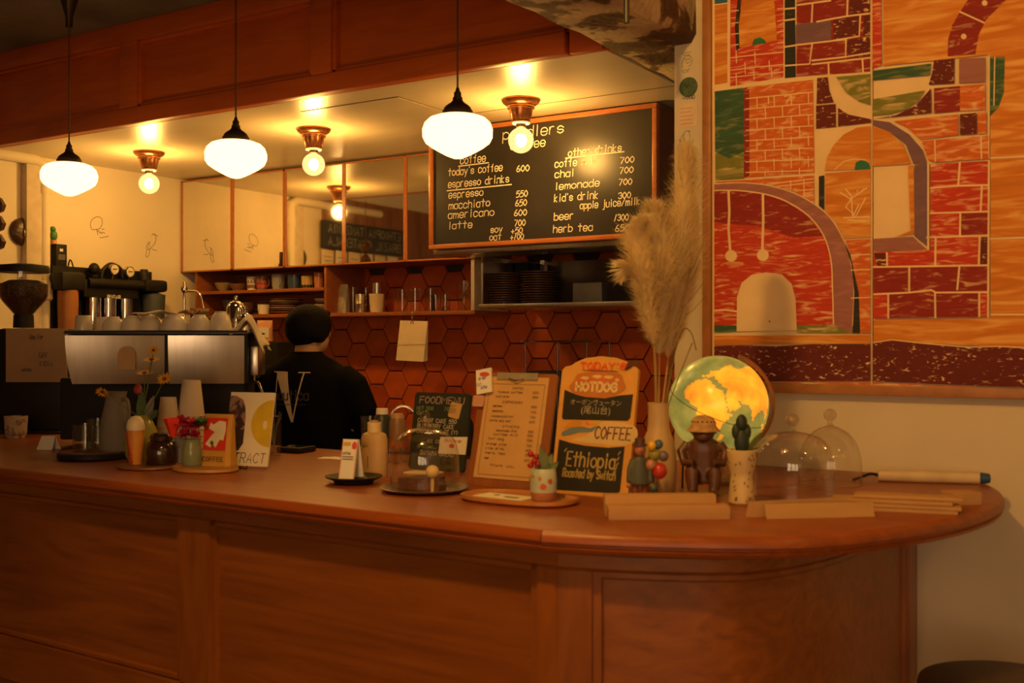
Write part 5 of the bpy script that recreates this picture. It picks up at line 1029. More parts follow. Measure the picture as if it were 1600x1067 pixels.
# stacked paper cups
def cupstack(px, py, w0, w1, h, n_, step, which):
    l_, k_ = tloc(px, py); me = MB().lathe([(w1 * k_, h * k_), (w1 * k_ - .001, h * k_ - .001), (0, h * k_ - .001)][::-1] + [(w1 * k_, h * k_), (w0 * k_, 1.5 * k_), (w0 * 1.05 * k_, 1.2 * k_), (w0 * 1.05 * k_, 0), (w0 * .97 * k_, 0)], 30).mesh('paper_cup', mat('paper_cup_white', (0.78, 0.66, 0.48), 0.6, var=0.03))
    for i in range(n_):
        o = bpy.data.objects.new('paper_cup', me); COL.objects.link(o); o.location = (l_[0], l_[1], l_[2] + i * step * k_)
        tag(o, '%s upturned paper cup from the bottom of the %s stack' % (ORD[i], which), 'paper cup', 'paper cups in the %s stack' % which)
cupstack(263, 713, 17.5, 12, 46, 6, 9.3, 'shorter'); cupstack(299, 711, 20, 14, 56, 7, 10.2, 'taller')
# light board with jar of flowers and coffee bag
l_, k = tloc(321, 735)
one(MB().lathe([(0, 0), (55 * k, 0), (58 * k, 2 * k), (57 * k, 6 * k), (0, 6 * k)], 44, sy=.75), 'oval_board', wood('light_board', (0.48, 0.23, 0.08), (0.38, 0.16, 0.05)), 'light oval wooden board under the kraft coffee bag', 'board', l_); BU = 6.2 * k
t, k = lat('glass_jar', 'pale green glass jar holding magenta flowers', 'jar', 300, 734, [(0, 0), (13, 0), (15.5, 4), (15.5, 26), (12, 36), (13.5, 42), (12.5, 42), (11, 36), (14, 26), (13.5, 4), (0, 3)], glass('green_glass', (0.62, 0.68, 0.5), 1.5, .02, .25), up=BU, wob=lambda a_, z_: 1 + .02 * cos(12 * a_)); v1 = t.location.copy(); tt1 = dep(v1) * FPX
lat('small_pot', 'slim grey patterned pot beside the glass flower jar', 'pot', 281, 728, [(0, 0), (8, 0), (8.5, 20), (8, 40), (7, 40), (7, 3), (0, 3)], flecked('patterned_pot', (0.42, 0.38, 0.33), (0.1, 0.08, 0.14), .6, (70, 70, 70), .05), up=BU)
MAG = mat('magenta_petal', (0.42, 0.02, 0.08), 0.6, var=0.35, scale=60); REDP = mat('poppy_red', (0.75, 0.035, 0.02), 0.5, var=0.2)
def bloom(nm, lab, px, py, r_, m_, seed, group):
    hd2 = onT(px, py, tt1); root = Vector((v1.x, v1.y, v1.z + 8 * k)); t = thing(nm, lab, 'flower', root, 0, group); h_ = hd2 - root; rr = random.Random(seed)
    MB().tube([(0, 0, 0), tuple(h_ * .5 + Vector((0, 0, .004))), tuple(h_)], .0015, 6).build('stem', SG, t); mb = MB()
    for ring, (rad, lift, n_) in enumerate(((.5, .75, 5), (.8, .45, 7), (1.0, .1, 8))):
        M = Matrix.Rotation(rr.uniform(0, 3), 3, 'Z') @ Matrix.Rotation(rr.uniform(.1, .5), 3, 'X'); petal_ring(mb, h_, n_, r_ * .05, r_ * rad, r_ * .38, r_ * lift, M, 0, seed + ring)
    mb.build('petals', m_, t, smooth=False)
for i, (px_, py_, r_) in enumerate(((284, 660, 17), (299, 666, 17), (288, 680, 15), (303, 681, 14))): bloom('magenta_flower', 'ruffled magenta flower in the glass jar, %s of four' % ORD[i], px_, py_, r_ * k, MAG, 20 + i, 'magenta flowers in the glass jar')
bloom('green_sprig', 'dark green leafy sprig standing behind the magenta flowers', 312, 664, 16 * k, LG, 40, None)
t = thing('red_paper_flower', 'bright red cup-shaped flower beside the magenta blooms', 'flower', (v1.x, v1.y, v1.z + 8 * k)); h_ = onT(270, 684, tt1) - Vector(t.location)
MB().tube([(0, 0, 0), tuple(h_ * .6), tuple(h_)], .0015, 6).build('stem', SG, t)
MB().lathe([(0, 0), (4 * k, 2 * k), (8 * k, 14 * k), (13 * k, 27 * k), (14 * k, 31 * k), (11 * k, 29 * k), (6 * k, 12 * k), (0, 4 * k)], 20, h_, wob=lambda a_, z_: 1 + .12 * cos(5 * a_)).build('petals', REDP, t)
l_, k = tloc(343, 733); t = pouch('coffee_bag', 'kraft coffee bag with a red and white picture label reading coffee', 'bag', (l_[0], l_[1], l_[2] + BU), 50 * k / cos(.32), 80 * k, 30 * k, mat('mustard_kraft', (0.52, 0.27, 0.05), 0.7, var=0.06), rz=radians(12))
bw = 50 * k / cos(.32)
yb_ = lambda z_: -(30 * k) * (1 - z_ / (80 * k)) ** .6 * .5 - .0045
def bagface(pts): return [(x_ * bw, yb_(z_ * 80 * k), z_ * 80 * k) for x_, z_ in pts]
def grid_patch(mb, x0, x1, z0, z1, mi=0, n_=6, o_=0.0):
    vs_ = []
    for j in range(n_ + 1):
        z_ = z0 + (z1 - z0) * j / n_; vs_ += [(x0 * bw, yb_(z_ * 80 * k) - o_, z_ * 80 * k), (x1 * bw, yb_(z_ * 80 * k) - o_, z_ * 80 * k)]
    return mb.add(vs_, [(2 * j, 2 * j + 1, 2 * j + 3, 2 * j + 2) for j in range(n_)], mi)
grid_patch(MB(), -.4, .38, .31, .93).build('label', mat('label_red', (0.6, 0.03, 0.02), 0.5, var=0.05), t, recalc=False)
def onbag(mb2, o_): 
    out = MB(); out.v = [(x_, yb_(z_) - o_, z_) for x_, _, z_ in mb2.v]; out.f = mb2.f; out.m = mb2.m; return out
fm = MB(); B_ = 80 * k
fm.face([(x_ * bw, z_ * B_) for x_, z_ in ((-.1, .80), (.1, .88), (.33, .86), (.36, .7), (.30, .5), (.18, .52), (.05, .36), (-.02, .40), (-.1, .44), (-.12, .36), (-.32, .42), (-.14, .58), (-.02, .66), (-.16, .7), (-.24, .72), (-.2, .84))], 0)
onbag(fm, .0012).build('white_shape', mat('label_white', (0.72, 0.66, 0.52), 0.5), t, smooth=False, recalc=False)
fm = MB(); fm.face([(x_ * bw, z_ * B_) for x_, z_ in ((-.16, .44), (-.04, .40), (-.02, .46), (-.1, .50))], 0); onbag(fm, .002).build('green_shape', mat('label_green', (0.05, 0.1, 0.05), 0.5), t, smooth=False, recalc=False)
fm = MB(); text(fm, 'COFFEE', -.36 * bw, .1 * B_, .085 * B_, 0, .0022, width=.7 * bw); onbag(fm, .002).build('lettering', mat('brown_ink', (0.08, 0.035, 0.015), 0.7), t, smooth=False, recalc=False)['kind'] = 'stuff'
# magazine on a wire stand
l_, k = tloc(383, 731); RZm = radians(14); t = thing('magazine', 'white magazine with a yellow disc on its cover, standing on a wire stand', 'magazine', (l_[0], l_[1], l_[2] + .006), RZm, rx=radians(-11))
mw = 72 * k / cos(TH - RZm + .1); mh = 114 * k / cos(radians(11)); MB().bx(-mw / 2, mw / 2, 0, .008, 0, mh, .001).build('cover', mat('cover_white', (0.76, 0.68, 0.58), 0.45, var=0.03), t)
mb = MB(); mb.face([(mw * x_, mh * z_) for x_, z_ in [(.5, .9)] + [(.5 + .46 * cos(a_), .58 + .32 * sin(a_)) for a_ in [radians(d_) for d_ in range(95, 270, 12)]] + [(.5, .26)]], -.0008); mb.build('yellow_disc', mat('cover_yellow', (0.62, 0.44, 0.03), 0.5, var=0.12, scale=20), t, smooth=False)
mb = MB(); mb.face([(mw * (.36 + .045 * cos(a_)), mh * (.56 + .06 * sin(a_))) for a_ in [2 * pi * i / 14 for i in range(14)]], -.0014); mb.build('disc_hole', MATS['cover_white'], t, smooth=False)
mb = MB(); mb.face([(mw * x_, mh * z_) for x_, z_ in ((-.5, .95), (-.36, .95), (-.3, .93), (-.2, .9), (-.13, .8), (-.1, .66), (-.1, .3), (-.2, .2), (-.3, .22), (-.5, .4))], -.0008); mb.build('cover_photo', flecked('cover_photo_brown', (0.28, 0.18, 0.15), (0.06, 0.03, 0.05), .5, (40, 40, 25), .06), t, smooth=False)
mb = MB(); mb.face([(mw * x_, mh * z_) for x_, z_ in ((-.4, .45), (-.1, .5), (-.1, .3), (-.2, .2), (-.36, .24))], -.0012); mb.build('cover_photo_dark', mat('cover_dark', (0.04, 0.025, 0.05), 0.5), t, smooth=False)
mb = MB(); text(mb, 'TRACT', -.28 * mw, .045 * mh, .13 * mh, -.0012, .0022, width=.7 * mw, slant=.12); mb.stroke([(-.3 * mw, .165 * mh), (-.1 * mw, .17 * mh)], .0012, -.0012); mb.build('lettering', INK, t, smooth=False)['kind'] = 'stuff'
t = thing('wire_easel', 'black wire easel holding up the white magazine', 'stand', l_, RZm); 
MB().tube(spline([(-.02, .05, .002), (-.02, -.02, .002), (.02, -.03, .002), (.03, -.04, .003), (.033, -.04, .012)], 4), .0016, 6).build('base_wire', BLACK, t); MB().tube([(-.02, .05, .002), (0, .034, .12)], .0016, 6).build('back_wire', BLACK, t); MB().tube([(-.03, -.012, .012), (-.03, -.012, .003), (-.02, .02, .003)], .0016, 6).build('hook_wire', BLACK, t)
# glass of sprigs, phone, sheets
t, k = lat('sprig_glass', 'clear glass with green sprigs behind the magazine', 'glass', 428, 711, [(0, 0), (11, 0), (12, 50), (11, 50), (10, 3), (0, 3)], GL1); mb = MB(); rr = random.Random(8)
for i in range(16):
    a_ = rr.uniform(0, 6.28); mb.tube([(0, 0, 4 * k), (5 * k * cos(a_), 5 * k * sin(a_), 45 * k), (12 * k * cos(a_), 12 * k * sin(a_), rr.uniform(55, 68) * k)], .0009, 4)
mb.build('sprigs', mat('dull_green', (0.16, 0.16, 0.07), 0.7), t)['kind'] = 'stuff'
l_, k = tloc(463, 706); t = thing('card_terminal', 'black card terminal lying on the bar behind the magazine', 'terminal', l_, radians(5)); MB().box((0, 0, .011), (.105, .1, .02), bev=.006).build('case', BLACK, t); MB().box((0, 0, .0215), (.085, .078, .001)).build('screen', mat('screen_black', (0.02, 0.02, 0.022), 0.1), t, smooth=False)
l_, k = tloc(517, 716); 
for i, (dx, rz_) in enumerate(((0, .3), (.02, -.15))): one(MB().bx(-.04, .05, -.025, .03, .0005 + .001 * i, .0012 + .001 * i), 'paper_slip', PAPER, ['white paper slip lying on the bar before the barista', 'second white paper slip lying half under the first'][1 - i], 'paper', (l_[0] + dx, l_[1], CT), rz_)
# black dish with a folded price card
t, k = lat('black_dish', 'shallow black footed dish carrying a folded white card', 'dish', 553, 755, [(0, 0), (30, 0), (32, 5), (44, 10), (45, 12), (42, 12), (31, 8), (0, 7)], BLACK, 'dish_body', 40); l_ = t.location; DU = 8.2 * k
t = thing('price_card', 'folded white card with pink and yellow print standing on the black dish', 'card', (l_.x + -6 * k, l_.y, CT + DU), radians(12)); cw = 27 * k; chh = 60 * k
def leafq(y0, y1, nm, x_off=0): return MB().add([(-cw / 2 + x_off, y0, 0), (cw / 2 + x_off, y0, 0), (cw / 2 + x_off, y1, chh), (-cw / 2 + x_off, y1, chh), (-cw / 2 + x_off, y0 + .002, 0), (cw / 2 + x_off, y0 + .002, 0), (cw / 2 + x_off, y1 + .002, chh), (-cw / 2 + x_off, y1 + .002, chh)], [(0, 1, 2, 3), (7, 6, 5, 4), (0, 4, 5, 1), (1, 5, 6, 2), (2, 6, 7, 3), (3, 7, 4, 0)]).build(nm, mat('card_white', (0.82, 0.78, 0.76), 0.5, var=0.02), t, smooth=False)
lf = leafq(-16 * k, -1 * k, 'front_leaf'); leafq(16 * k, 1.5 * k, 'back_leaf')
yy = lambda z_: -16 * k + 15 * k * z_ / chh
def oncard(mb2, m_, nm):
    out = MB(); out.v = [(x_, yy(z_) - .0012, z_) for x_, _, z_ in mb2.v]; out.f = mb2.f; out.m = mb2.m; o = out.build(nm, m_, lf, smooth=False, recalc=False); o['kind'] = 'stuff'; return o
mb = MB(); text(mb, 'coffee', -.4 * cw, .62 * chh, .07 * chh, 0, .0014, width=.5 * cw); [mb.stroke([(-.38 * cw, z_ * chh), (.3 * cw, z_ * chh)], .003, 0) for z_ in (.5, .56)]; oncard(mb, mat('grey_ink', (0.2, 0.17, 0.17), 0.6), 'print_lines')
mb = MB(); mb.face([(.3 * cw + .16 * cw * cos(a_), .85 * chh + .1 * chh * sin(a_)) for a_ in [2 * pi * i / 14 for i in range(14)]], 0); oncard(mb, mat('pink_print', (0.7, 0.08, 0.1), 0.5), 'pink_dot')
mb = MB(); mb.face([(-.42 * cw, .84 * chh), (.06 * cw, .84 * chh), (.06 * cw, .93 * chh), (-.42 * cw, .93 * chh)], 0); oncard(mb, mat('yellow_print', (0.7, 0.45, 0.05), 0.5), 'yellow_band')
mb = MB(); [mb.face([(x0 * cw, z0 * chh), (x1 * cw, z0 * chh), (x1 * cw, z1 * chh), (x0 * cw, z1 * chh)], 0) for x0, x1, z0, z1 in ((-.49, -.45, .02, .98), (.45, .49, .02, .98))]; oncard(mb, mat('pink_edge', (0.65, 0.2, 0.15), 0.5), 'card_border')
# wooden-looking bottle, jars and tap behind
t, k = lat('beige_bottle', 'beige bottle with a drawn label and pale collar behind the price card', 'bottle', 585, 744, [(0, 0), (22, 0), (23, 3), (23, 58), (20, 66), (11, 70), (0, 70)], mat('beige_bottle_skin', (0.5, 0.32, 0.16), 0.55, var=0.06), seg=32, sy=.75)
MB().lathe([(11 * k, 69 * k), (11 * k, 84 * k), (0, 84 * k)], 22).build('collar', mat('pale_collar', (0.66, 0.5, 0.3), 0.6), t); MB().lathe([(7 * k, 84 * k), (7 * k, 87 * k), (0, 87.5 * k)], 22).build('stopper', mat('amber_stopper', (0.4, 0.22, 0.1), 0.3), t)
mb = MB(); [mb.stroke([(-8 * k, 46 * k), (-8 * k + 11 * k * cos(a_), 46 * k + 10 * k * sin(a_))], .0012, 0) for a_ in [radians(d_) for d_ in range(20, 170, 25)]]; mb.stroke([(-19 * k, 42 * k), (3 * k, 42 * k)], .0012, 0); mb.face([(-18 * k, 14 * k), (2 * k, 14 * k), (2 * k, 33 * k), (-18 * k, 33 * k)], 0)
out = MB(); out.v = [(x_, -.75 * sqrt(max(0, (23.3 * k) ** 2 - x_ * x_)) - .001, z_) for x_, _, z_ in mb.v]; out.f = mb.f; out.m = mb.m; out.build('label_drawing', mat('label_brown', (0.22, 0.11, 0.06), 0.7), t, smooth=False, recalc=False)['kind'] = 'stuff'
lat('tall_tumbler', 'tall clear tumbler standing behind the beige bottle', 'glass', 577, 722, [(0, 0), (11, 0), (13.5, 72), (12.5, 72), (10, 3), (0, 3)], GL1)
t, k = lat('sauce_bottle', 'dark teal squeeze bottle with a white cap at the back of the bar', 'bottle', 597, 706, [(0, 0), (11, 0), (12, 3), (12, 54), (9, 59), (0, 59)], mat('teal_plastic', (0.035, 0.05, 0.05), 0.4)); MB().lathe([(9.5 * k, 59 * k), (9 * k, 68 * k), (0, 68 * k)], 20).build('cap', PAPER, t)
t, k = lat('sauce_bottle', 'cloudy squeeze bottle with orange contents at the back of the bar', 'bottle', 621, 706, [(0, 0), (13, 0), (14, 3), (14, 46), (11, 53), (0, 53)], mat('cloudy_plastic', (0.3, 0.16, 0.08), 0.4)); MB().lathe([(11 * k, 53 * k), (9 * k, 60 * k), (0, 60 * k)], 20).build('cap', mat('amber_cap', (0.5, 0.28, 0.14), 0.5), t); MB().lathe([(14.2 * k, 3 * k), (14.2 * k, 18 * k)], 20).build('contents', mat('orange_sauce', (0.5, 0.14, 0.03), 0.4), t)
for i, (px_, py_) in enumerate(((608, 722), (620, 724), (632, 722))): lat('small_glass', '%s small clear glass in the row behind the glass dome' % ORD[i], 'glass', px_, py_, [(0, 0), (6, 0), (7.5, 24), (6.6, 24), (5.3, 2), (0, 2)], GL1, group='small glasses behind the dome', seg=20)
l_, k = tloc(650, 705); t = thing('bar_tap', 'slim dark chrome tap arching over the squeeze bottles', 'tap', l_, TH)
MB().tube(spline([(0, 0, 0), (0, 0, 45 * k), (-4 * k, 0, 62 * k), (-20 * k, 0, 70 * k), (-34 * k, 0, 64 * k), (-41 * k, 0, 50 * k)], 7), [2.3 * k] * 36, 10).build('spout', CHROME, t); MB().lathe([(0, 0), (7 * k, 0), (6 * k, 4 * k), (0, 5 * k)], 16).build('tap_base', CHROME, t)
t, k = lat('dark_bottle', 'slim dark bottle with a chrome pourer beside the clipboard', 'bottle', 731, 712, [(0, 0), (9, 0), (9, 50), (4, 60), (4, 66), (0, 66)], BLACK); MB().lathe([(4.5 * k, 60 * k), (5 * k, 70 * k), (2 * k, 78 * k), (0, 80 * k)], 14).build('pourer', CHROME, t)
# glass dome over cake
l_, k = tloc(664, 767); DL = l_
t = thing('cake_plate', 'round steel plate carrying cake under a glass dome', 'plate', l_); MB().lathe([(0, 0), (52 * k, 0), (66 * k, 4 * k), (70 * k, 7 * k), (68 * k, 7.5 * k), (52 * k, 2.5 * k), (0, 2.5 * k)], 56).build('plate_body', mat('aged_steel', (0.35, 0.3, 0.25), 0.25, 0.9), t)
t = thing('glass_dome', 'clear glass dome with a round knob over the cake', 'cloche', (l_[0], l_[1], CT + 4 * k)); DG = glass('dome_glass', (0.965, 0.96, 0.95), 1.85)
def dome_prof(r_, h_, sq=1):
    o_ = [(r_, 0), (r_, h_ * .35), (r_ * .98, h_ * .55), (r_ * .9, h_ * .74), (r_ * .73, h_ * .88), (r_ * .42, h_ * .965), (r_ * .1, h_)] if sq else [(r_, 0), (r_ * 1.0, h_ * .3), (r_ * .96, h_ * .5), (r_ * .84, h_ * .7), (r_ * .62, h_ * .86), (r_ * .34, h_ * .955), (r_ * .1, h_)]; o_ = [(p_.x, p_.y) for p_ in spline([(a, b, 0) for a, b in o_], 4)]
    return o_
MB().lathe([(r_ * k, z_ * k) for r_, z_ in dome_prof(54, 96)] + [(0, 97 * k)], 56).build('dome', DG, t); MB().lathe([(54.6 * k, 0), (54.6 * k, 2 * k), (53 * k, 2 * k), (53 * k, 0)], 56).build('rim', DG, t)
MB().lathe([(5 * k, 96 * k), (3.6 * k, 100 * k), (4 * k, 103 * k), (8 * k, 107 * k), (9 * k, 112 * k), (7 * k, 118 * k), (3 * k, 121 * k), (0, 121.5 * k)], 24).build('knob', glass('knob_glass', (0.93, 0.9, 0.86), 1.9), t)
CK = mat('dark_cake', (0.10, 0.035, 0.02), 0.8, var=0.3, scale=60, bump=0.5); CK2 = mat('sponge', (0.42, 0.2, 0.08), 0.8, var=0.2, scale=60)
u0 = CT + 3 * k; kk = k; k = k * 1.3
t = thing('cake_slice', 'dark chocolate cake slice at the front of the glass dome', 'cake', (l_[0] + 6 * k, l_[1] - 10 * k, u0), .3); MB().add([(-30 * k, -8 * k, 0), (22 * k, -10 * k, 0), (24 * k, 12 * k, 0), (-6 * k, 16 * k, 0), (-30 * k, -8 * k, 15 * k), (22 * k, -10 * k, 15 * k), (22 * k, 12 * k, 17 * k), (-6 * k, 16 * k, 17 * k)], [(3, 2, 1, 0), (4, 5, 6, 7), (0, 1, 5, 4), (1, 2, 6, 5), (2, 3, 7, 6), (3, 0, 4, 7)]).build('slice_body', CK, t, smooth=False)
t = thing('cake_slice', 'pale sponge slice with icing behind the dark cake', 'cake', (l_[0] - 14 * k, l_[1] + 16 * k, u0), .2); MB().box((0, 0, 8 * k), (44 * k, 24 * k, 16 * k), bev=2 * k).build('slice_body', CK2, t); MB().box((0, 0, 17 * k), (44 * k, 24 * k, 2.5 * k), bev=1 * k).build('icing', mat('icing', (0.66, 0.5, 0.3), 0.6), t)
t = thing('cream_flower', 'pale yellow ball topping on a stick beside the dark cake', 'garnish', (l_[0] + 23 * k, l_[1] - 16 * k, u0)); MB().sph((0, 0, 24 * k), (8 * k, 8 * k, 7.5 * k), 18, 12).build('ball', mat('pale_yellow', (0.78, 0.58, 0.25), 0.5), t); MB().lathe([(0, 0), (2 * k, 0), (2.4 * k, 16 * k), (0, 16 * k)], 10).build('stick', mat('pale_stick', (0.7, 0.5, 0.25), 0.6), t)
k = kk
# food menu board
l_, k = tloc(680, 735); t = thing('food_menu_board', 'dark green chalk food menu board standing behind the glass dome', 'menu board', l_, 0, rx=radians(-9))
fw_ = 92 * k / .86; fh = 122 * k; BD = mat('chalk_green', (0.022, 0.03, 0.022), 0.6, var=0.25)
def rrect(w_, h_, r_, n_=5): return [(cx_ + r_ * cos(a_), cz_ + r_ * sin(a_)) for cx_, cz_, a0 in ((w_ / 2 - r_, r_, -90), (w_ / 2 - r_, h_ - r_, 0), (-w_ / 2 + r_, h_ - r_, 90), (-w_ / 2 + r_, r_, 180)) for a_ in [radians(a0 + 90 * i / n_) for i in range(n_ + 1)]]
MB().prism(rrect(fw_, fh, .012), 0, .012).build('board', BD, t, smooth=False)
def chalk(rows, m_, nm, par=None):
    mb = MB(); [text(mb, s_, x_ * fw_, z_ * fh, h_ * fh, -.001, wd, width=w_ * fw_, slant=.08) for s_, x_, z_, h_, w_, wd in rows]; mb.build(nm, m_, par or t, smooth=False)['kind'] = 'stuff'
chalk((('FOODMENU', -.4, .86, .085, .8, .0032),), mat('pink_chalk', (0.4, 0.28, 0.3), 0.9), 'pink_heading'); chalk((('HOT DOG', -.44, .77, .045, .3, .0022), ('700', .06, .77, .045, .14, .0022), ('(DAILY)', -.44, .71, .045, .22, .0022), ('SPECIAL', -.36, .28, .04, .3, .0022)), mat('green_chalk', (0.2, 0.26, 0.12), 0.9), 'green_lines')
chalk((('CARROT CAKE 550', -.4, .61, .05, .7, .0024), ('BLUEBERRY CAKE', -.4, .54, .05, .66, .0024), ('CHOCOLATE TART (V)', -.4, .47, .05, .74, .0024), ('ICE COOKIE', -.2, .35, .04, .4, .0022), ('BANANA BREAD', -.3, .19, .055, .6, .0024)), mat('cream_chalk', (0.5, 0.44, 0.34), 0.9), 'cream_lines')
n_ = MB(); c2, s2_ = cos(-.2), sin(-.2); n_.prism([(.24 * fw_ + x_ * c2 - z_ * s2_, .68 * fh + x_ * s2_ + z_ * c2) for x_, z_ in rrect(.2 * fw_, .2 * fh, .006)], -.003, -.001); nt_ = n_.build('pasted_note', mat('tan_note', (0.55, 0.34, 0.14), 0.7), t, smooth=False); mb = MB(); [text(mb, s_, .17 * fw_, z_ * fh, .03 * fh, -.0035, .001, width=.1 * fw_) for s_, z_ in (('hot', .82), ('dog', .78), ('800', .74))]; mb.build('handwriting', MATS['brown_ink'], nt_, smooth=False)['kind'] = 'stuff'
mb = MB().prism([(.04 * fw_, .22 * fh), (.52 * fw_, .225 * fh), (.53 * fw_, .45 * fh), (.05 * fw_, .43 * fh)], -.004, -.002); cd_ = mb.build('clipped_card', PAPER, t, smooth=False); mb = MB(); text(mb, 'Chris Burger', .14 * fw_, .375 * fh, .035 * fh, -.0045, .0014, width=.3 * fw_); mb.face([(.27 * fw_ + .05 * fw_ * cos(a_), .325 * fh + .03 * fh * sin(a_)) for a_ in [2 * pi * i / 10 for i in range(10)]], -.0045); mb.build('red_print', mat('red_print', (0.55, 0.05, 0.03), 0.6), cd_, smooth=False)['kind'] = 'stuff'
MB().prism([(-.04, 0), (.04, 0), (.02, fh * .6), (-.02, fh * .6)], .03, .034).build('rear_prop', BD, t, smooth=False)
# clipboard menu
l_, k = tloc(788, 762); t = thing('clipboard_menu', 'wooden clipboard with a printed kraft paper menu, leaning back', 'clipboard', l_, 0, rx=radians(-14))
a_, b_ = at(729, 757), at(842, 769); cw = (b_.x - a_.x) * 1.0; chh = .262; CBW = wood('clipboard_wood', (0.32, 0.11, 0.035), (0.22, 0.07, 0.022), (10, 10, 1.5), 0.4)
l2 = k; H0 = (onT(800, 583, (dep(at(788, 762)) * FPX) * 1.03).z - CT) / cos(radians(14)); chh = H0
MB().prism(rrect(cw, chh, .012), 0, .008).build('board', CBW, t, smooth=False)
MB().prism([(-.42 * cw, .07 * chh), (.40 * cw, .07 * chh), (.40 * cw, .965 * chh), (-.40 * cw, .965 * chh)], -.003, -.0005).build('paper', mat('menu_kraft', (0.58, 0.34, 0.13), 0.75, var=0.05), t, smooth=False)
MB().prism([(-.27 * cw, .94 * chh), (.26 * cw, .94 * chh), (.26 * cw, 1.0 * chh), (-.27 * cw, 1.0 * chh)], -.008, -.003).build('clip_bar', mat('clip_metal', (0.42, 0.36, 0.28), 0.45, 0.4), t, smooth=False); MB().tube([(-.1 * cw, -.009, .945 * chh), (0, -.014, .925 * chh), (.1 * cw, -.009, .945 * chh)], .0022, 8).build('clip_lever', STEEL, t)
mb = MB(); rr = random.Random(4)
for x0, z0, x1, z1 in ((-.36, .1, .36, .1), (-.36, .1, -.36, .9), (.36, .1, .36, .9), (-.36, .9, .36, .9)): mb.stroke([(x0 * cw, z0 * chh), (x1 * cw, z1 * chh)], .0012, -.0038)
for z_, s_, x_, w_, p_ in ((.855, 'COFFEE', -.05, .14, 0), (.82, 'todays coffee', -.24, .32, 1), (.78, 'cold brew', -.26, .18, 1), (.73, 'ESPRESSO', -.16, .26, 0), (.695, 'espresso', -.28, .12, 1), (.65, 'macchiato', -.28, .14, 1), (.605, 'cappuccino', -.28, .28, 1), (.565, 'latte soy oat', -.3, .28, 1), (.515, 'OTHERS', -.12, .22, 0), (.48, 'lemonade chai', -.2, .28, 1), (.445, 'coffee milk', -.22, .32, 1), (.405, 'hot dog', -.28, .2, 1), (.36, 'orange juice', -.3, .26, 1), (.32, 'kids drink', -.3, .24, 1), (.28, 'herb tea', -.3, .26, 1), (.235, 'beer', -.3, .06, 1), (.175, 'thank you', -.22, .32, 0)):
    text(mb, s_, x_ * cw, z_ * chh, .020 * chh, -.0038, .0012, width=w_ * cw)
    if p_: text(mb, '%d' % rr.choice((550, 600, 650, 700)), .22 * cw, z_ * chh, .020 * chh, -.0038, .0012, width=.07 * cw)
mb.build('printing', mat('menu_brown_ink', (0.14, 0.06, 0.03), 0.7), t, smooth=False)['kind'] = 'stuff'
MB().prism([(-.06, 0), (.06, 0), (.05, chh * .8), (-.05, chh * .8)], .012, .016).build('rear_prop', CBW, t, smooth=False)
def tilted(w_, h_, a_, x_, z_): return [(x_ + p_ * cos(a_) - q_ * sin(a_), z_ + p_ * sin(a_) + q_ * cos(a_)) for p_, q_ in ((-w_ / 2, -h_ / 2), (w_ / 2, -h_ / 2), (w_ / 2, h_ / 2), (-w_ / 2, h_ / 2))]
sp = MB().prism(tilted(.2 * cw, .22 * chh, .2, -.42 * cw, .915 * chh), -.016, -.009).build('clipped_packet', mat('packet_white', (0.8, 0.74, 0.72), 0.6, var=0.03), t, smooth=False)
mb = MB(); mb.face([(-.42 * cw + .07 * cw * cos(a_), .975 * chh + .022 * chh * sin(a_)) for a_ in [2 * pi * i / 12 for i in range(12)]], -.0165); mb.build('red_mark', mat('red_print2', (0.6, 0.08, 0.05), 0.6), sp, smooth=False)
mb = MB(); [text(mb, s_, x_ * cw, z_ * chh, .03 * chh, -.0165, .0016, width=w_ * cw, rot=.2) for s_, x_, z_, w_ in (('air mail', -.49, .92, .1), ('OO', -.5, .86, .06), ('coffee', -.44, .84, .08))]; mb.build('blue_print', mat('blue_print', (0.2, 0.22, 0.42), 0.6), sp, smooth=False)['kind'] = 'stuff'
MB().prism([(-.47 * cw + x_, .75 * chh + z_ - .02) for x_, z_ in rrect(.15 * cw, .1 * chh, .006)], -.012, -.006).build('pink_tag', mat('pink_tag', (0.55, 0.28, 0.18), 0.6), t, smooth=False)
# oval tray with card and berry vase
l_, k = tloc(811, 783); t = thing('oval_tray', 'oval orange-brown wooden tray with a rim in front of the clipboard', 'tray', l_, radians(0)); OT = wood('tray_orange', (0.5, 0.2, 0.055), (0.4, 0.15, 0.04), (3, 12, 12), 0.35)
ring = [(cos(a_), sin(a_)) for a_ in [2 * pi * i / 48 for i in range(48)]]; sq = lambda c_, s_, e_: (abs(c_) ** e_ * (1 if c_ >= 0 else -1), abs(s_) ** e_ * (1 if s_ >= 0 else -1))
def oval(a_, b_, z_): return [(sq(c_, s_, .75)[0] * a_, sq(c_, s_, .75)[1] * b_, z_) for c_, s_ in ring]
A_, B2 = 92 * k * 1.06, 58 * k; lv = [oval(A_ * .94, B2 * .9, 0), oval(A_, B2, 4 * k), oval(A_, B2, 9 * k), oval(A_ * .96, B2 * .93, 9 * k), oval(A_ * .93, B2 * .88, 5 * k)]
vs_ = [p_ for L_ in lv for p_ in L_]; fs = [(i * 48 + j, i * 48 + (j + 1) % 48, (i + 1) * 48 + (j + 1) % 48, (i + 1) * 48 + j) for i in range(4) for j in range(48)] + [tuple(range(48))[::-1], tuple(range(192, 240))]
MB().add(vs_, fs).build('tray_body', OT, t); OU = CT + 5.2 * k
t = thing('name_card', 'white printed card lying in the oval tray', 'card', (l_[0] - 25 * k, l_[1] - 2 * k, OU), radians(-4)); MB().bx(-48 * k, 46 * k, -22 * k, 22 * k, 0, .0012).build('card', PAPER, t, smooth=False)
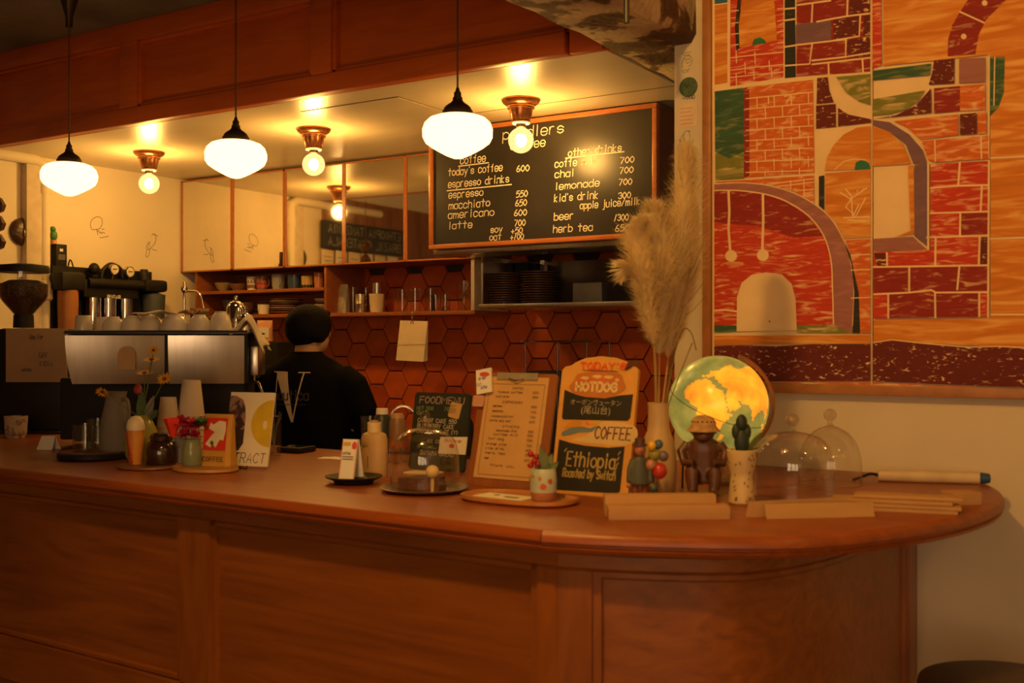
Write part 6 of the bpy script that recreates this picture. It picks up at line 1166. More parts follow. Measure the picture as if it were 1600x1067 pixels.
mb = MB(); mb.sph((-20 * k, 6 * k, .0012), (6 * k, 5 * k, .0006), 10, 4).box((16 * k, -4 * k, .0016), (26 * k, 8 * k, .0006)); mb.build('print', MATS['brown_ink'], t, smooth=False)['kind'] = 'stuff'
q1 = at(849, 787); l_ = (q1.x, q1.y, OU); k = dep(q1); t = thing('berry_vase', 'small pale blue flowered vase on the oval tray', 'vase', l_)
MB().lathe([(0, 0), (17 * k, 0), (19 * k, 3 * k), (20.5 * k, 14 * k)], 30).build('clay_base', mat('terracotta_clay', (0.42, 0.16, 0.07), 0.6), t); MB().lathe([(20.5 * k, 14 * k), (21.5 * k, 30 * k), (20 * k, 44 * k), (16 * k, 50 * k), (14 * k, 50 * k), (17 * k, 42 * k), (0, 38 * k)], 30).build('body', mat('pale_blue_glaze', (0.45, 0.5, 0.42), 0.4), t)
mb = MB()
for i, (ang, z_, s_) in enumerate(((215, 34, 7), (250, 40, 4), (300, 24, 6), (285, 36, 4), (330, 32, 5))):
    a_ = radians(ang) ; c_ = Vector((21.8 * k * cos(a_), 21.8 * k * sin(a_), z_ * k)); M = Matrix.Rotation(a_ + pi / 2, 3, 'Z') @ Matrix.Rotation(pi / 2, 3, 'X'); petal_ring(mb, c_, 7, s_ * .1 * k, s_ * k * .9, s_ * .4 * k, 0, M, i % 2, i)
mb.build('painted_flowers', [mat('flower_orange', (0.65, 0.13, 0.04), 0.5), mat('flower_yellow', (0.7, 0.36, 0.04), 0.5)], t, smooth=False)['kind'] = 'stuff'
t = thing('berry_sprig', 'sprig of red berries and green leaves in the small vase', 'plant', (l_[0], l_[1], l_[2] + 39 * k)); rr = random.Random(6); R0 = Matrix.Rotation(TH, 3, 'Z')
for px_, py_ in ((829, 712), (838, 716), (829, 729), (840, 727), (835, 722)):
    h_ = R0 @ Vector(((px_ - 849) * k, rr.uniform(-.006, .006), (787 - py_ - 42) * k)); MB().tube([(0, 0, 0), tuple(h_ * .6 + Vector((0, 0, .006))), tuple(h_)], .0009, 5).build('stem', SG, t); MB().sph(h_, 5 * k, 12, 8).build('berry', mat('berry_red', (0.38, 0.015, 0.02), 0.3), t)
for dx, dz, w_ in ((-5, 48, 5), (2, 40, 6), (14, 34, 7), (24, 22, 6), (-2, 30, 6), (10, 18, 7)): leaf(MB(), (0, 0, 0), R0 @ Vector((dx * k, rr.uniform(-.01, .01), dz * k)), w_ * k).build('leaf', mat('sage_leaf', (0.14, 0.18, 0.07), 0.6), t)
# ================================================================ hot dog and coffee sign
l_, k = tloc(919, 774); t = thing('hot_dog_sign', 'hand painted sign with a hot dog top, two black writing fields and the word coffee', 'sign', l_, 0, rx=radians(-11))
tt = dep(at(925, 775)) * FPX; BW2 = (at(979, 781).x - at(866, 768).x) * .93; HH = (onT(925, 556, tt * 1.05).z - CT) / cos(radians(11))
SGN = mat('sign_ochre', (0.66, 0.33, 0.07), 0.55, var=0.1)
# outline in sign units: u across -0.5..0.5, v up 0..1
OUTL = [(-.5, .02), (-.46, .0), (.46, .0), (.5, .02), (.5, .90), (.46, .925), (.38, .94), (.34, .965), (.2, .99), (0, 1.0), (-.2, .985), (-.32, .955), (-.38, .93), (-.46, .92), (-.5, .89)]
sg_ = lambda pts: [(u * BW2 * 1.06, v * HH) for u, v in pts]
MB().prism(sg_(OUTL), 0, .012).build('board', SGN, t, smooth=False)
def sgn(nm, pts, m_, y_, sm=False):
    if sm: pts = [(p_.x, p_.y) for p_ in spline([(a, b, 0) for a, b in pts], 4, True)]
    MB().face(sg_(pts), y_).build(nm, m_, t, smooth=False)
CBK = mat('chalk_black', (0.016, 0.013, 0.011), 0.6, var=0.3)
sgn('upper_field', [(-.44, .545), (-.42, .53), (.42, .54), (.45, .56), (.46, .73), (.3, .72), (.1, .695), (-.15, .70), (-.3, .72), (-.44, .75)], CBK, -.0006)
sgn('lower_field', [(-.46, .03), (-.44, .02), (.38, .03), (.40, .05), (.41, .36), (.2, .345), (-.1, .35), (-.3, .365), (-.45, .385)], CBK, -.0006)
BUN = mat('bun_brown', (0.5, 0.17, 0.03), 0.6, var=0.12); sgn('painted_bun', [(-.36, .79), (-.38, .77), (-.3, .72), (-.1, .70), (.1, .70), (.28, .73), (.36, .77), (.33, .82), (.28, .87), (.1, .885), (-.1, .885), (-.28, .865), (-.32, .82)], BUN, -.0012, True)
sgn('painted_sausage', [(-.3, .83), (-.2, .80), (0, .79), (.2, .805), (.3, .83), (.2, .86), (0, .87), (-.2, .86)], mat('sausage_orange', (0.58, 0.15, 0.03), 0.6), -.0016, True)
for cx_, cz_, w_ in ((-.18, .835, .06), (-.02, .848, .07), (.13, .845, .07), (.24, .825, .03)): sgn('painted_mustard', [(cx_ - w_, cz_), (cx_ - w_ * .5, cz_ + .014), (cx_ + w_ * .6, cz_ + .014), (cx_ + w_, cz_), (cx_ + w_ * .2, cz_ - .012)], mat('pale_mustard', (0.7, 0.5, 0.22), 0.6), -.002)
mb = MB(); text(mb, "TODAY'S", -.26 * BW2, .905 * HH, .045 * HH, -.0022, .0055, width=.62 * BW2); mb.build('red_lettering', mat('sign_red', (0.75, 0.1, 0.015), 0.6), t, smooth=False)['kind'] = 'stuff'
mb = MB(); text(mb, 'HOTDOG', -.30 * BW2, .745 * HH, .06 * HH, -.0024, .0065, width=.56 * BW2); mb.build('cream_lettering', mat('sign_cream', (0.74, 0.56, 0.3), 0.6), t, smooth=False)['kind'] = 'stuff'
sgn('bun_shadow', [(-.24, .895), (-.1, .9), (.2, .895), (.26, .885), (.1, .889), (-.1, .889)], mat('bun_dark', (0.2, 0.06, 0.02), 0.7), -.0018)
def jtext(st, x, z, w_, y_, m_, nm):
    cu = bpy.data.curves.new('t', 'FONT'); cu.body = st; cu.size = 1.0; o = bpy.data.objects.new('t', cu); COL.objects.link(o); dg = bpy.context.evaluated_depsgraph_get(); me = bpy.data.meshes.new_from_object(o.evaluated_get(dg)); bpy.data.objects.remove(o)
    xs = [v.co.x for v in me.vertices]; s_ = w_ / (max(xs) - min(xs)); x0 = min(xs); mb = MB(); mb.v = [(x + (v.co.x - x0) * s_, y_, z + v.co.y * s_) for v in me.vertices]; mb.f = [tuple(p_.vertices) for p_ in me.polygons]; mb.m = [0] * len(mb.f); bpy.data.meshes.remove(me)
    mb.build(nm, m_, t, smooth=False)['kind'] = 'stuff'
CHL = mat('sign_chalk', (0.42, 0.36, 0.24), 0.9)
jtext('オーボンヴュータン', -.36 * BW2, .645 * HH, .70 * BW2, -.0014, CHL, 'chalk_writing'); jtext('(尾山台)', -.2 * BW2, .583 * HH, .40 * BW2, -.0014, CHL, 'chalk_writing')
sgn('painted_cloud', [(-.28, .385), (-.1, .37), (.1, .365), (.3, .36), (.44, .37), (.53, .40), (.56, .45), (.52, .50), (.4, .52), (.2, .53), (.08, .52), (-.02, .47), (-.1, .42)], mat('cloud_cream', (0.62, 0.45, 0.2), 0.6, var=0.1), -.0010, True)
mb = MB(); text(mb, 'COFFEE', .02 * BW2, .405 * HH, .085 * HH, -.0022, .0038, width=.48 * BW2, slant=.1); mb.build('coffee_lettering', mat('plum_ink', (0.14, 0.04, 0.06), 0.7), t, smooth=False)['kind'] = 'stuff'
sgn('painted_boat', [(-.42, .44), (-.3, .475), (-.15, .485), (-.05, .475), (.06, .50), (-.02, .45), (-.2, .44), (-.3, .42), (-.42, .41)], mat('boat_blue', (0.14, 0.2, 0.22), 0.6), -.0012); sgn('painted_sun', [(-.4, .46), (-.36, .50), (-.26, .535), (-.16, .52), (-.18, .485), (-.3, .475)], mat('sun_orange', (0.62, 0.26, 0.02), 0.6), -.0011); sgn('painted_sail', [(-.12, .53), (-.1, .50), (-.05, .495)], MATS['sign_red'], -.0013); sgn('painted_flag', [(.0, .53), (.08, .53), (.06, .505), (-.02, .51)], mat('flag_yellow', (0.6, 0.4, 0.03), 0.6), -.0013)
mb = MB(); GOLD = mat('gold_chalk', (0.42, 0.30, 0.09), 0.8); text(mb, 'Ethiopia', -.34 * BW2, .20 * HH, .10 * HH, -.0014, .0048, width=.66 * BW2, slant=.05); text(mb, 'Roasted by Switch', -.38 * BW2, .12 * HH, .06 * HH, -.0014, .0035, width=.72 * BW2, slant=.1)
for u, v in ((.36, .3), (.35, .26), (.345, .22), (.33, .19), (.32, .16), (-.38, .3)): mb.stroke([(u * BW2, v * HH), ((u + .025) * BW2, (v + .022) * HH)], .003, -.0014)
mb.build('gold_lettering', GOLD, t, smooth=False)['kind'] = 'stuff'
MB().prism([(-.05, 0), (.05, 0), (.04, HH * .7), (-.04, HH * .7)], .016, .02).build('rear_prop', SGN, t, smooth=False)
cl = MB().prism([((.36 + a) * BW2, (.93 + b) * HH) for a, b in ((0, -.03), (.09, .0), (.13, .04), (.04, .03))], -.008, .018).build('binder_clip', mat('plum_clip', (0.10, 0.03, 0.025), 0.4), t, smooth=False); MB().tube([(.43 * BW2, -.004, .955 * HH), (.52 * BW2, -.006, 1.0 * HH), (.5 * BW2, -.006, 1.01 * HH), (.42 * BW2, -.004, .965 * HH)], .0012, 6).build('clip_wire', CHROME, cl)
# ================================================================ figurine with balloons
l_, k = tloc(1000, 780); t = thing('figurine', 'small painted figurine of a walking person in a grey green coat and hat', 'figurine', l_, TH)
mb = MB(); mb.loft([((0, 0, 22 * k), 17 * k, 11 * k, 0), ((0, 0, 45 * k), 16 * k, 10 * k, 0), ((0, 0, 62 * k), 12 * k, 8.5 * k, 0), ((0, 0, 68 * k), 6 * k, 6 * k, 0)])
for s_ in (-1, 1): mb.tube([(s_ * 11 * k, 0, 62 * k), (s_ * 17 * k, -3 * k, 45 * k), (s_ * 18 * k, -5 * k, 26 * k)], [5 * k, 4.6 * k, 4 * k], 8)
remesh(mb, .0035, 2).build('coat', mat('figurine_coat', (0.08, 0.085, 0.06), 0.5), t, ang=180)
mb = MB().sph((0, -1 * k, 78 * k), (9 * k, 9 * k, 11 * k), 14, 10).sph((0, -9.5 * k, 77 * k), 2.2 * k, 8, 6); mb.sph((-18 * k, -6 * k, 22 * k), 4 * k, 8, 6).sph((18 * k, -6 * k, 22 * k), 4 * k, 8, 6); mb.build('head_and_hands', mat('figurine_skin', (0.45, 0.17, 0.1), 0.4), t)['kind'] = 'stuff'
MB().lathe([(12 * k, 84 * k), (12 * k, 86 * k), (8 * k, 87 * k), (8 * k, 95 * k), (0, 97 * k)], 16).build('hat', mat('figurine_hat', (0.09, 0.04, 0.025), 0.5), t)
for s_ in (-1, 1): MB().tube([(s_ * 7 * k, 0, 24 * k), (s_ * 7 * k, 0, 4 * k)], 4.5 * k, 8).sph((s_ * 7 * k, -3 * k, 2.6 * k), (4.5 * k, 7 * k, 2.6 * k), 8, 6).build('leg', mat('figurine_trousers', (0.25, 0.08, 0.035), 0.5), t)
l_, k = tloc(1027, 784); t = thing('balloon_ornament', 'bunch of small coloured balloons on a wire beside the walking figurine', 'ornament', l_, TH)
MB().lathe([(0, 0), (10 * k, 0), (9 * k, 3 * k), (0, 4 * k)], 16).build('foot', DKW, t); MB().tube([(0, 0, 0), (0, 0, 70 * k)], .0012, 6).build('wire', DKW, t)
for i, (dx, dz, r_, col_) in enumerate(((-9, 88, 7, (0.7, 0.42, 0.03)), (2, 90, 7, (0.06, 0.12, 0.2)), (-4, 74, 10, (0.3, 0.28, 0.04)), (9, 72, 8, (0.16, 0.13, 0.16)), (-10, 58, 8, (0.5, 0.22, 0.14)), (4, 48, 12, (0.5, 0.04, 0.03)), (-6, 22, 6, (0.06, 0.12, 0.13)))): MB().sph((dx * k, (i % 3 - 1) * 4 * k, dz * k), (r_ * k, r_ * k, r_ * 1.1 * k), 14, 10).build('balloon', mat('balloon_%d' % i, col_, 0.3), t)
# ================================================================ pampas grass in a tall vase
l_, k = tloc(1029, 772); VZ = mat('cream_vase', (0.5, 0.34, 0.17), 0.45, var=0.08); VL = l_
t = thing('tall_vase', 'tall cream bottle-shaped vase holding pampas grass', 'vase', l_); MB().lathe([(r_ * k, z_ * k) for r_, z_ in [(0, 0), (22, 0), (26, 6), (28, 40), (27, 66), (23, 86), (18, 98), (16.5, 108), (16.5, 138), (17.5, 143), (15.5, 143), (14, 138), (14, 108), (0, 100)]], 36).build('body', VZ, t)
PL = mat('pampas_plume', (0.95, 0.82, 0.58), 0.85, var=0.2, scale=25); _nt2 = PL.node_tree; _b = _nt2.nodes['Principled BSDF']; _o = [n for n in _nt2.nodes if n.type == 'OUTPUT_MATERIAL'][0]; _tl = _nt2.nodes.new('ShaderNodeBsdfTranslucent'); _mx = _nt2.nodes.new('ShaderNodeMixShader'); _mx.inputs[0].default_value = .6
_tl.inputs[0].default_value = (.95, .82, .58, 1); _nt2.links.new(_b.outputs[0], _mx.inputs[1]); _nt2.links.new(_tl.outputs[0], _mx.inputs[2]); _nt2.links.new(_mx.outputs[0], _o.inputs[0])
PS = mat('pampas_stem', (0.42, 0.28, 0.1), 0.7); tv = dep(l_) * FPX; z0 = CT + 112 * k
def plume(lab, pts, r_, n_, seed, base):
    root = Vector((VL[0] + base * k, VL[1], z0)); t = thing('pampas_grass', lab, 'dried grass', root, 0, 'pampas stems in the tall vase'); rr = random.Random(seed)
    P_ = [onT(a, b, tv * f_) - root for a, b, f_ in pts]; stem = spline([(0, 0, 0)] + [tuple(p_) for p_ in P_], 8); MB().tube(stem, [.0028 - .0018 * i / len(stem) for i in range(len(stem))], 6).build('stem', PS, t)
    body_ = spline([tuple(p_) for p_ in P_], 14); mb = MB(); m_ = len(body_)
    for i in range(n_):
        u = rr.random() ** .9; j = min(m_ - 2, int(u * (m_ - 1))); p_ = body_[j].lerp(body_[j + 1], rr.random()); tg = (body_[j + 1] - body_[j]).normalized(); prof = (sin(pi * min(1, u * .93 + .05)) ** .55) * (1 - .35 * u)
        a_ = rr.uniform(0, 2 * pi); sd_ = Vector((cos(a_), sin(a_), 0)); L_ = r_ * prof * rr.uniform(.7, 1.5); q_ = p_ + sd_ * L_ * .55 * rr.uniform(.4, 1) + tg * L_ * rr.uniform(.4, 1.1); e_ = q_ + sd_ * L_ * .45 + tg * L_ * rr.uniform(-.1, .7) - Vector((0, 0, L_ * .12)); wv = sd_.cross(tg).normalized() * rr.uniform(.0006, .0014)
        mb.add([p_ - wv, p_ + wv, q_ + wv, q_ - wv, e_], [(0, 1, 2, 3), (3, 2, 4)])
    mb.build('plume', PL, t, smooth=False, recalc=False)['kind'] = 'stuff'
plume('tallest pampas plume, reaching up the wall strip', [(1044, 560, 1), (1050, 480, 1), (1062, 380, 1.0), (1072, 290, 1.0), (1072, 235, 1.0)], .075, 6500, 1, 3)
plume('broad pampas plume in the middle of the bunch', [(1030, 555, .99), (1030, 500, .99), (1032, 430, .98), (1030, 370, .98), (1022, 325, .97)], .075, 6000, 2, 0)
plume('pampas plume curling over toward the menu board', [(1022, 540, .98), (1014, 480, .97), (1004, 425, .96), (996, 380, .96), (1002, 345, .95)], .062, 5000, 3, -4)
plume('short pampas plume bending over the steel shelf', [(1022, 530, 1.0), (1012, 490, .99), (1002, 440, .98), (985, 418, .97), (976, 430, .97)], .042, 2600, 4, -2)
plume('slender pampas plume close against the wall strip', [(1056, 540, 1.01), (1070, 470, 1.01), (1080, 400, 1.02), (1085, 330, 1.02)], .05, 2800, 5, 5)
t = thing('grass_blade', 'bent green grass blade arching out of the tall vase', 'grass', (VL[0] + 4 * k, VL[1], z0)); mb = MB(); g = [onT(a, b, tv) - Vector(t.location) for a, b in ((1046, 590), (1056, 545), (1068, 515), (1080, 520), (1088, 548))]; MB().tube(spline([(0, 0, 0)] + [tuple(p_) for p_ in g], 6), .0016, 5).build('blade', mat('olive_blade', (0.16, 0.13, 0.04), 0.6), t)
t = thing('grass_blade', 'straight thin dry blade leaning toward the globe', 'grass', (VL[0] + 6 * k, VL[1], z0)); MB().tube([(0, 0, 0), tuple(onT(1060, 590, tv) - Vector(t.location)), tuple(onT(1082, 535, tv) - Vector(t.location))], .0014, 5).build('blade', MATS['olive_blade'], t)
t = thing('dry_sprig', 'fine branching dry sprig against the wall strip', 'dried plant', (VL[0] + 5 * k, VL[1], z0)); mb = MB(); rr = random.Random(12); base_ = [onT(1050, 560, tv) - Vector(t.location), onT(1068, 470, tv) - Vector(t.location), onT(1082, 400, tv) - Vector(t.location)]; mb.tube(spline([(0, 0, 0)] + [tuple(p_) for p_ in base_], 6), .0011, 5)
for px_, py_, ex, ey in ((1066, 480, 1100, 440), (1062, 500, 1102, 463), (1072, 450, 1095, 405), (1076, 430, 1098, 380), (1060, 490, 1050, 440), (1080, 410, 1078, 370)): mb.tube([tuple(onT(px_, py_, tv) - Vector(t.location)), tuple(onT((px_ + ex) / 2, (py_ + ey) / 2 + 4, tv) - Vector(t.location)), tuple(onT(ex, ey, tv) - Vector(t.location))], .0007, 4)
mb.build('twigs', MATS['olive_blade'], t)['kind'] = 'stuff'
# ================================================================ lit globe
GLOBE_E = 1.0
tg = 3.09; gc = onT(1122, 633, tg); gr = 77.5 * tg / FPX; t = thing('lit_globe', 'lit world globe with orange land and green sea behind the carved figure', 'globe', (gc.x, gc.y, CT), TH)
zc = gc.z - CT
LANDS = [[(-17, 15), (-10, 30), (0, 36), (10, 37), (20, 32), (32, 31), (36, 24), (43, 12), (51, 12), (42, -2), (40, -15), (33, -26), (26, -34), (18, -34), (12, -18), (13, -5), (9, 4), (-5, 5), (-12, 8)],
 [(-10, 37), (0, 44), (-4, 48), (8, 54), (10, 64), (20, 71), (40, 67), (70, 73), (100, 77), (140, 72), (180, 69), (160, 60), (140, 54), (135, 43), (122, 38), (120, 28), (108, 20), (103, 8), (98, 16), (90, 22), (80, 14), (77, 8), (72, 20), (66, 25), (57, 26), (50, 30), (56, 22), (52, 16), (44, 13), (36, 28), (34, 36), (26, 38), (20, 40), (14, 42), (8, 44), (2, 40)], [(113, -25), (122, -18), (135, -12), (145, -15), (153, -27), (145, -38), (130, -32), (116, -34)], [(44, -16), (50, -16), (47, -25), (44, -24)], [(96, 4), (104, -5), (118, -3), (118, 5), (108, 1)]]
def inpoly(x, y, P_):
    c_ = False; n_ = len(P_)
    for i in range(n_):
        x1, y1 = P_[i]; x2, y2 = P_[(i + 1) % n_]
        if (y1 > y) != (y2 > y) and x < (x2 - x1) * (y - y1) / (y2 - y1) + x1: c_ = not c_
    return c_
def lit(name, c0, c1, s_):
    m, nt, b = _nt(name); mp = _coords(nt, (18, 18, 18)); n = nt.nodes.new('ShaderNodeTexNoise'); n.inputs['Scale'].default_value = 1; n.inputs['Detail'].default_value = 4; nt.links.new(mp.outputs[0], n.inputs['Vector']); r = _ramp(nt, [(0.35, c0), (0.65, c1)]); nt.links.new(n.outputs['Fac'], r.inputs[0]); nt.links.new(r.outputs[0], b.inputs['Emission Color']); nt.links.new(r.outputs[0], b.inputs['Base Color'])
    b.inputs['Emission Strength'].default_value = s_; b.inputs['Roughness'].default_value = 0.25; return m
LAND = lit('globe_land', (0.62, 0.20, 0.012), (0.95, 0.36, 0.02), .95 * GLOBE_E); SEA = lit('globe_sea', (0.17, 0.16, 0.03), (0.30, 0.25, 0.045), .75 * GLOBE_E)
nu, nv = 150, 75; gm = MB(); TILT = Matrix.Rotation(radians(18), 3, 'Y') @ Matrix.Rotation(radians(16), 3, 'X'); LON0 = 42
vs_ = []; fs = []; ms = []
for j in range(nv + 1):
    la = -pi / 2 + pi * j / nv
    for i in range(nu): lo = 2 * pi * i / nu; vs_.append(Vector((0, 0, zc)) + TILT @ Vector((gr * cos(la) * sin(lo), -gr * cos(la) * cos(lo), gr * sin(la))))
for j in range(nv):
    for i in range(nu):
        fs.append((j * nu + i, j * nu + (i + 1) % nu, (j + 1) * nu + (i + 1) % nu, (j + 1) * nu + i)); lo = (360 * (i + .5) / nu + LON0 + 180) % 360 - 180; la = -90 + 180 * (j + .5) / nv; ms.append(1 if any(inpoly(lo, la, P_) for P_ in LANDS) or la < -70 else 0)
gm.v = [tuple(v_) for v_ in vs_]; gm.f = fs; gm.m = ms; gm.build('sphere', [SEA, LAND], t)
MERID = wood('meridian_wood', (0.3, 0.12, 0.05), (0.22, 0.085, 0.035), (8, 8, 8)); arc = [Vector((0, 0, zc)) + TILT @ Vector((gr * 1.09 * cos(a_), 0, gr * 1.09 * sin(a_))) for a_ in [radians(d_) for d_ in range(-92, 93, 6)]]
mb = MB(); vs_ = []
for i, a_ in enumerate([radians(d_) for d_ in range(-92, 93, 6)]):
    for rr_, y_ in ((1.05, -.012), (1.12, -.012), (1.12, .012), (1.05, .012)): vs_.append(Vector((0, 0, zc)) + TILT @ Vector((gr * rr_ * cos(a_), y_, gr * rr_ * sin(a_))))
n_ = len(vs_) // 4; mb.add(vs_, [(4 * i + j, 4 * i + (j + 1) % 4, 4 * i + 4 + (j + 1) % 4, 4 * i + 4 + j) for i in range(n_ - 1) for j in range(4)] + [(0, 1, 2, 3), (4 * n_ - 1, 4 * n_ - 2, 4 * n_ - 3, 4 * n_ - 4)]); mb.build('meridian_arm', MERID, t, ang=30)
MB().lathe([(0, 0), (.075, 0), (.075, .01), (.06, .018), (.02, .026), (.014, .045), (.014, zc - gr * 1.08), (0, zc - gr * 1.08)], 32, (.0, 0, 0)).build('stand', MERID, t)
mb = MB(); eq = [Vector((0, 0, zc)) + TILT @ Vector((gr * 1.004 * sin(a_), -gr * 1.004 * cos(a_), 0)) for a_ in [2 * pi * i / 60 for i in range(61)]]; mb.tube(eq, .0009, 5); mb.build('equator_line', DKW, t)
# ================================================================ carved figure with a straw hat
l_, k = tloc(1099, 772); t = thing('carved_figure', 'seated dark wooden monkey figure wearing a pale knitted hat', 'figurine', l_, radians(22)); MW = mat('carved_brown', (0.10, 0.036, 0.017), 0.4, var=0.3, scale=40)
mb = MB().loft([((0, 6 * k, 18 * k), 28 * k, 18 * k, 0), ((0, 5 * k, 45 * k), 27 * k, 17 * k, 0), ((0, 3 * k, 68 * k), 28 * k, 16 * k, 0), ((0, 2 * k, 82 * k), 24 * k, 14 * k, 0), ((0, 0, 90 * k), 10 * k, 9 * k, 0)])
mb.sph((0, -4 * k, 98 * k), (18 * k, 16 * k, 16 * k), 18, 12).sph((0, -16 * k, 92 * k), (12 * k, 8 * k, 9 * k), 14, 10).sph((0, -21 * k, 98 * k), (4 * k, 4 * k, 3 * k), 8, 6)
for s_ in (-1, 1):
    mb.sph((s_ * 18 * k, 0, 100 * k), (4 * k, 4 * k, 6 * k), 8, 6); mb.tube([(s_ * 24 * k, 2 * k, 78 * k), (s_ * 34 * k, -2 * k, 66 * k), (s_ * 29 * k, -12 * k, 50 * k), (s_ * 14 * k, -20 * k, 52 * k)], [9 * k, 8 * k, 7 * k, 6 * k], 10); mb.tube([(s_ * 14 * k, 0, 24 * k), (s_ * 18 * k, -22 * k, 36 * k), (s_ * 16 * k, -24 * k, 10 * k), (s_ * 16 * k, -24 * k, 5 * k)], [13 * k, 11 * k, 8.5 * k, 8 * k], 12); mb.sph((s_ * 16 * k, -30 * k, 5 * k), (9 * k, 13 * k, 5 * k), 10, 8)
remesh(mb, 1.7 * k, 2).build('figure_body', MW, t, ang=180); mb = MB(); mb.lathe([(27 * k, 99 * k), (25 * k, 101 * k), (20 * k, 106 * k), (19 * k, 113 * k), (15 * k, 120 * k), (8 * k, 123 * k), (0, 124 * k)], 26, (0, -2 * k, 0)); mb.lathe([(27 * k, 99 * k), (19 * k, 103 * k), (0, 106 * k)], 26, (0, -2 * k, 0)); h_ = mb.build('hat', mat('knitted_straw', (0.45, 0.26, 0.11), 0.8, var=0.25, scale=60, bump=0.4), t)
for i in range(7): a_ = radians(200 + 22 * i); MB().sph((18.6 * k * cos(a_), -2 * k + 18.6 * k * sin(a_), 114 * k), 1.5 * k, 6, 5).build('hat_hole', DKW, h_)
for s_ in (-1, 1): MB().sph((s_ * 5.5 * k, -18.5 * k, 101 * k), 1.8 * k, 8, 6).build('eye', BLACK, t)
one(MB().tube([(0, 0, 0), (.002, 0, 42 * k)], .003, 6), 'dark_stick', DKW, 'thin dark stick standing beside the carved figure', 'stick', (at(1066, 762).x, at(1066, 762).y, CT), 0)
# cactus cup
l_, k = tloc(1159, 787); t = thing('cactus_pot', 'cream pot with a waist and brown dashes beside the carved figure', 'pot', l_); PT = mat('cream_dash_pot', (0.62, 0.46, 0.24), 0.45, var=0.1); pf = [(0, 0), (18, 0), (20.5, 3), (20, 12), (18, 38), (17, 46), (18, 50), (21, 62), (23.5, 84), (21.5, 85), (19, 78), (0, 74)]
MB().lathe([(r_ * k, z_ * k) for r_, z_ in pf], 30, wob=lambda a_, z_: 1 + .02 * cos(7 * a_ + 60 * z_)).build('body', PT, t); mb = MB(); rr = random.Random(3)
for i in range(34):
    a_ = rr.uniform(pi, 2 * pi) + TH; z_ = rr.uniform(6, 80) * k; rad = next(r0 + (r1 - r0) * (z_ / k - h0) / (h1 - h0) for (r0, h0), (r1, h1) in zip(pf[1:], pf[2:]) if h0 <= z_ / k <= h1) * k * 1.035; tl = rr.uniform(-.9, .9); L_ = rr.uniform(3, 6) * k; mb.tube([(rad * cos(a_ - tl * .1), rad * sin(a_ - tl * .1), z_ - L_ * .4), (rad * cos(a_ + tl * .1), rad * sin(a_ + tl * .1), z_ + L_ * .4)], .0013, 5)
mb.build('brown_dashes', mat('dash_brown', (0.22, 0.1, 0.04), 0.6), t)['kind'] = 'stuff'
t = thing('cactus', 'small dark green lobed cactus in the dashed pot', 'plant', (l_[0], l_[1], l_[2] + 75 * k), TH); CA = mat('cactus_green', (0.018, 0.035, 0.022), 0.5, var=0.3)
MB().sph((0, 0, 22 * k), (12 * k, 9 * k, 22 * k), 14, 10).build('lobe', CA, t); MB().sph((-1 * k, -3 * k, 52 * k), (9 * k, 6 * k, 13 * k), 12, 8).build('lobe', CA, t); MB().sph((-9 * k, -1 * k, 38 * k), (7 * k, 6 * k, 13 * k), 12, 8).build('lobe', CA, t); MB().sph((8 * k, 1 * k, 37 * k), (7 * k, 6 * k, 13 * k), 12, 8).build('lobe', CA, t); leaf(MB(), (6 * k, 0, 4 * k), (34 * k, 4 * k, 38 * k), 7 * k).build('leaf', mat('pale_leaf', (0.2, 0.24, 0.06), 0.5), t); leaf(MB(), (6 * k, 0, 6 * k), (30 * k, 0, 14 * k), 4 * k).build('leaf', MATS['pale_leaf'], t)
# two glass domes
def dome(lab, px, py, w_, h_, knob, st=1):
    l_, k = tloc(px, py); t = thing('glass_dome', lab, 'cloche', l_); MB().lathe([(r_ * k, z_ * k) for r_, z_ in dome_prof(w_, h_, st)] + [(0, (h_ + .5) * k)], 56).build('dome', DG, t); MB().lathe([((w_ + .7) * k, 0), ((w_ + .7) * k, 2 * k), ((w_ - .7) * k, 2 * k), ((w_ - .7) * k, 0)], 56).build('rim', DG, t)
    s_ = knob; MB().lathe([(6 * s_ * k, (h_) * k), (3.5 * s_ * k, (h_ + 5 * s_) * k), (4 * s_ * k, (h_ + 8 * s_) * k), (9 * s_ * k, (h_ + 12 * s_) * k), (11 * s_ * k, (h_ + 18 * s_) * k), (8 * s_ * k, (h_ + 25 * s_) * k), (0, (h_ + 28 * s_) * k)], 24).build('knob', MATS['knob_glass'], t)
dome('wide empty glass dome beside the cactus pot', 1238, 770, 63, 96, 1.0); dome('taller empty glass dome standing behind the wide one', 1297, 757, 48, 92, .95, 0)
# kraft boxes, folded cards and roll
KB = mat('raw_card', (0.46, 0.255, 0.1), 0.8, var=0.07, scale=(4, 30, 30)); KB2 = mat('raw_card_pink', (0.46, 0.25, 0.105), 0.8, var=0.06)
def slabthing(nm, lab, cat, a, b, d_, h_, m_, up=0, bev=.0015):
    """a box between two front-edge points of the bar top"""
    A_, B_ = at(*a), at(*b); L_ = (B_ - A_).length; rz_ = atan2(B_.y - A_.y, B_.x - A_.x); t = thing(nm, lab, cat, (A_.x, A_.y, CT + up), rz_); k_ = dep((A_ + B_) / 2); return t, L_, k_, rz_
t, L_, k, rz_ = slabthing('card_box', 'long raw cardboard box with a raised back in front of the vase', 'box', (951, 813), (1141, 812), 0, 0, KB); MB().bx(0, L_, 0, .05, 0, 21 * k, .0015).build('front_box', KB2, t); MB().bx(-.002, L_ - 14 * k, .052, .09, 0, 34 * k, .0015).build('back_box', KB, t)
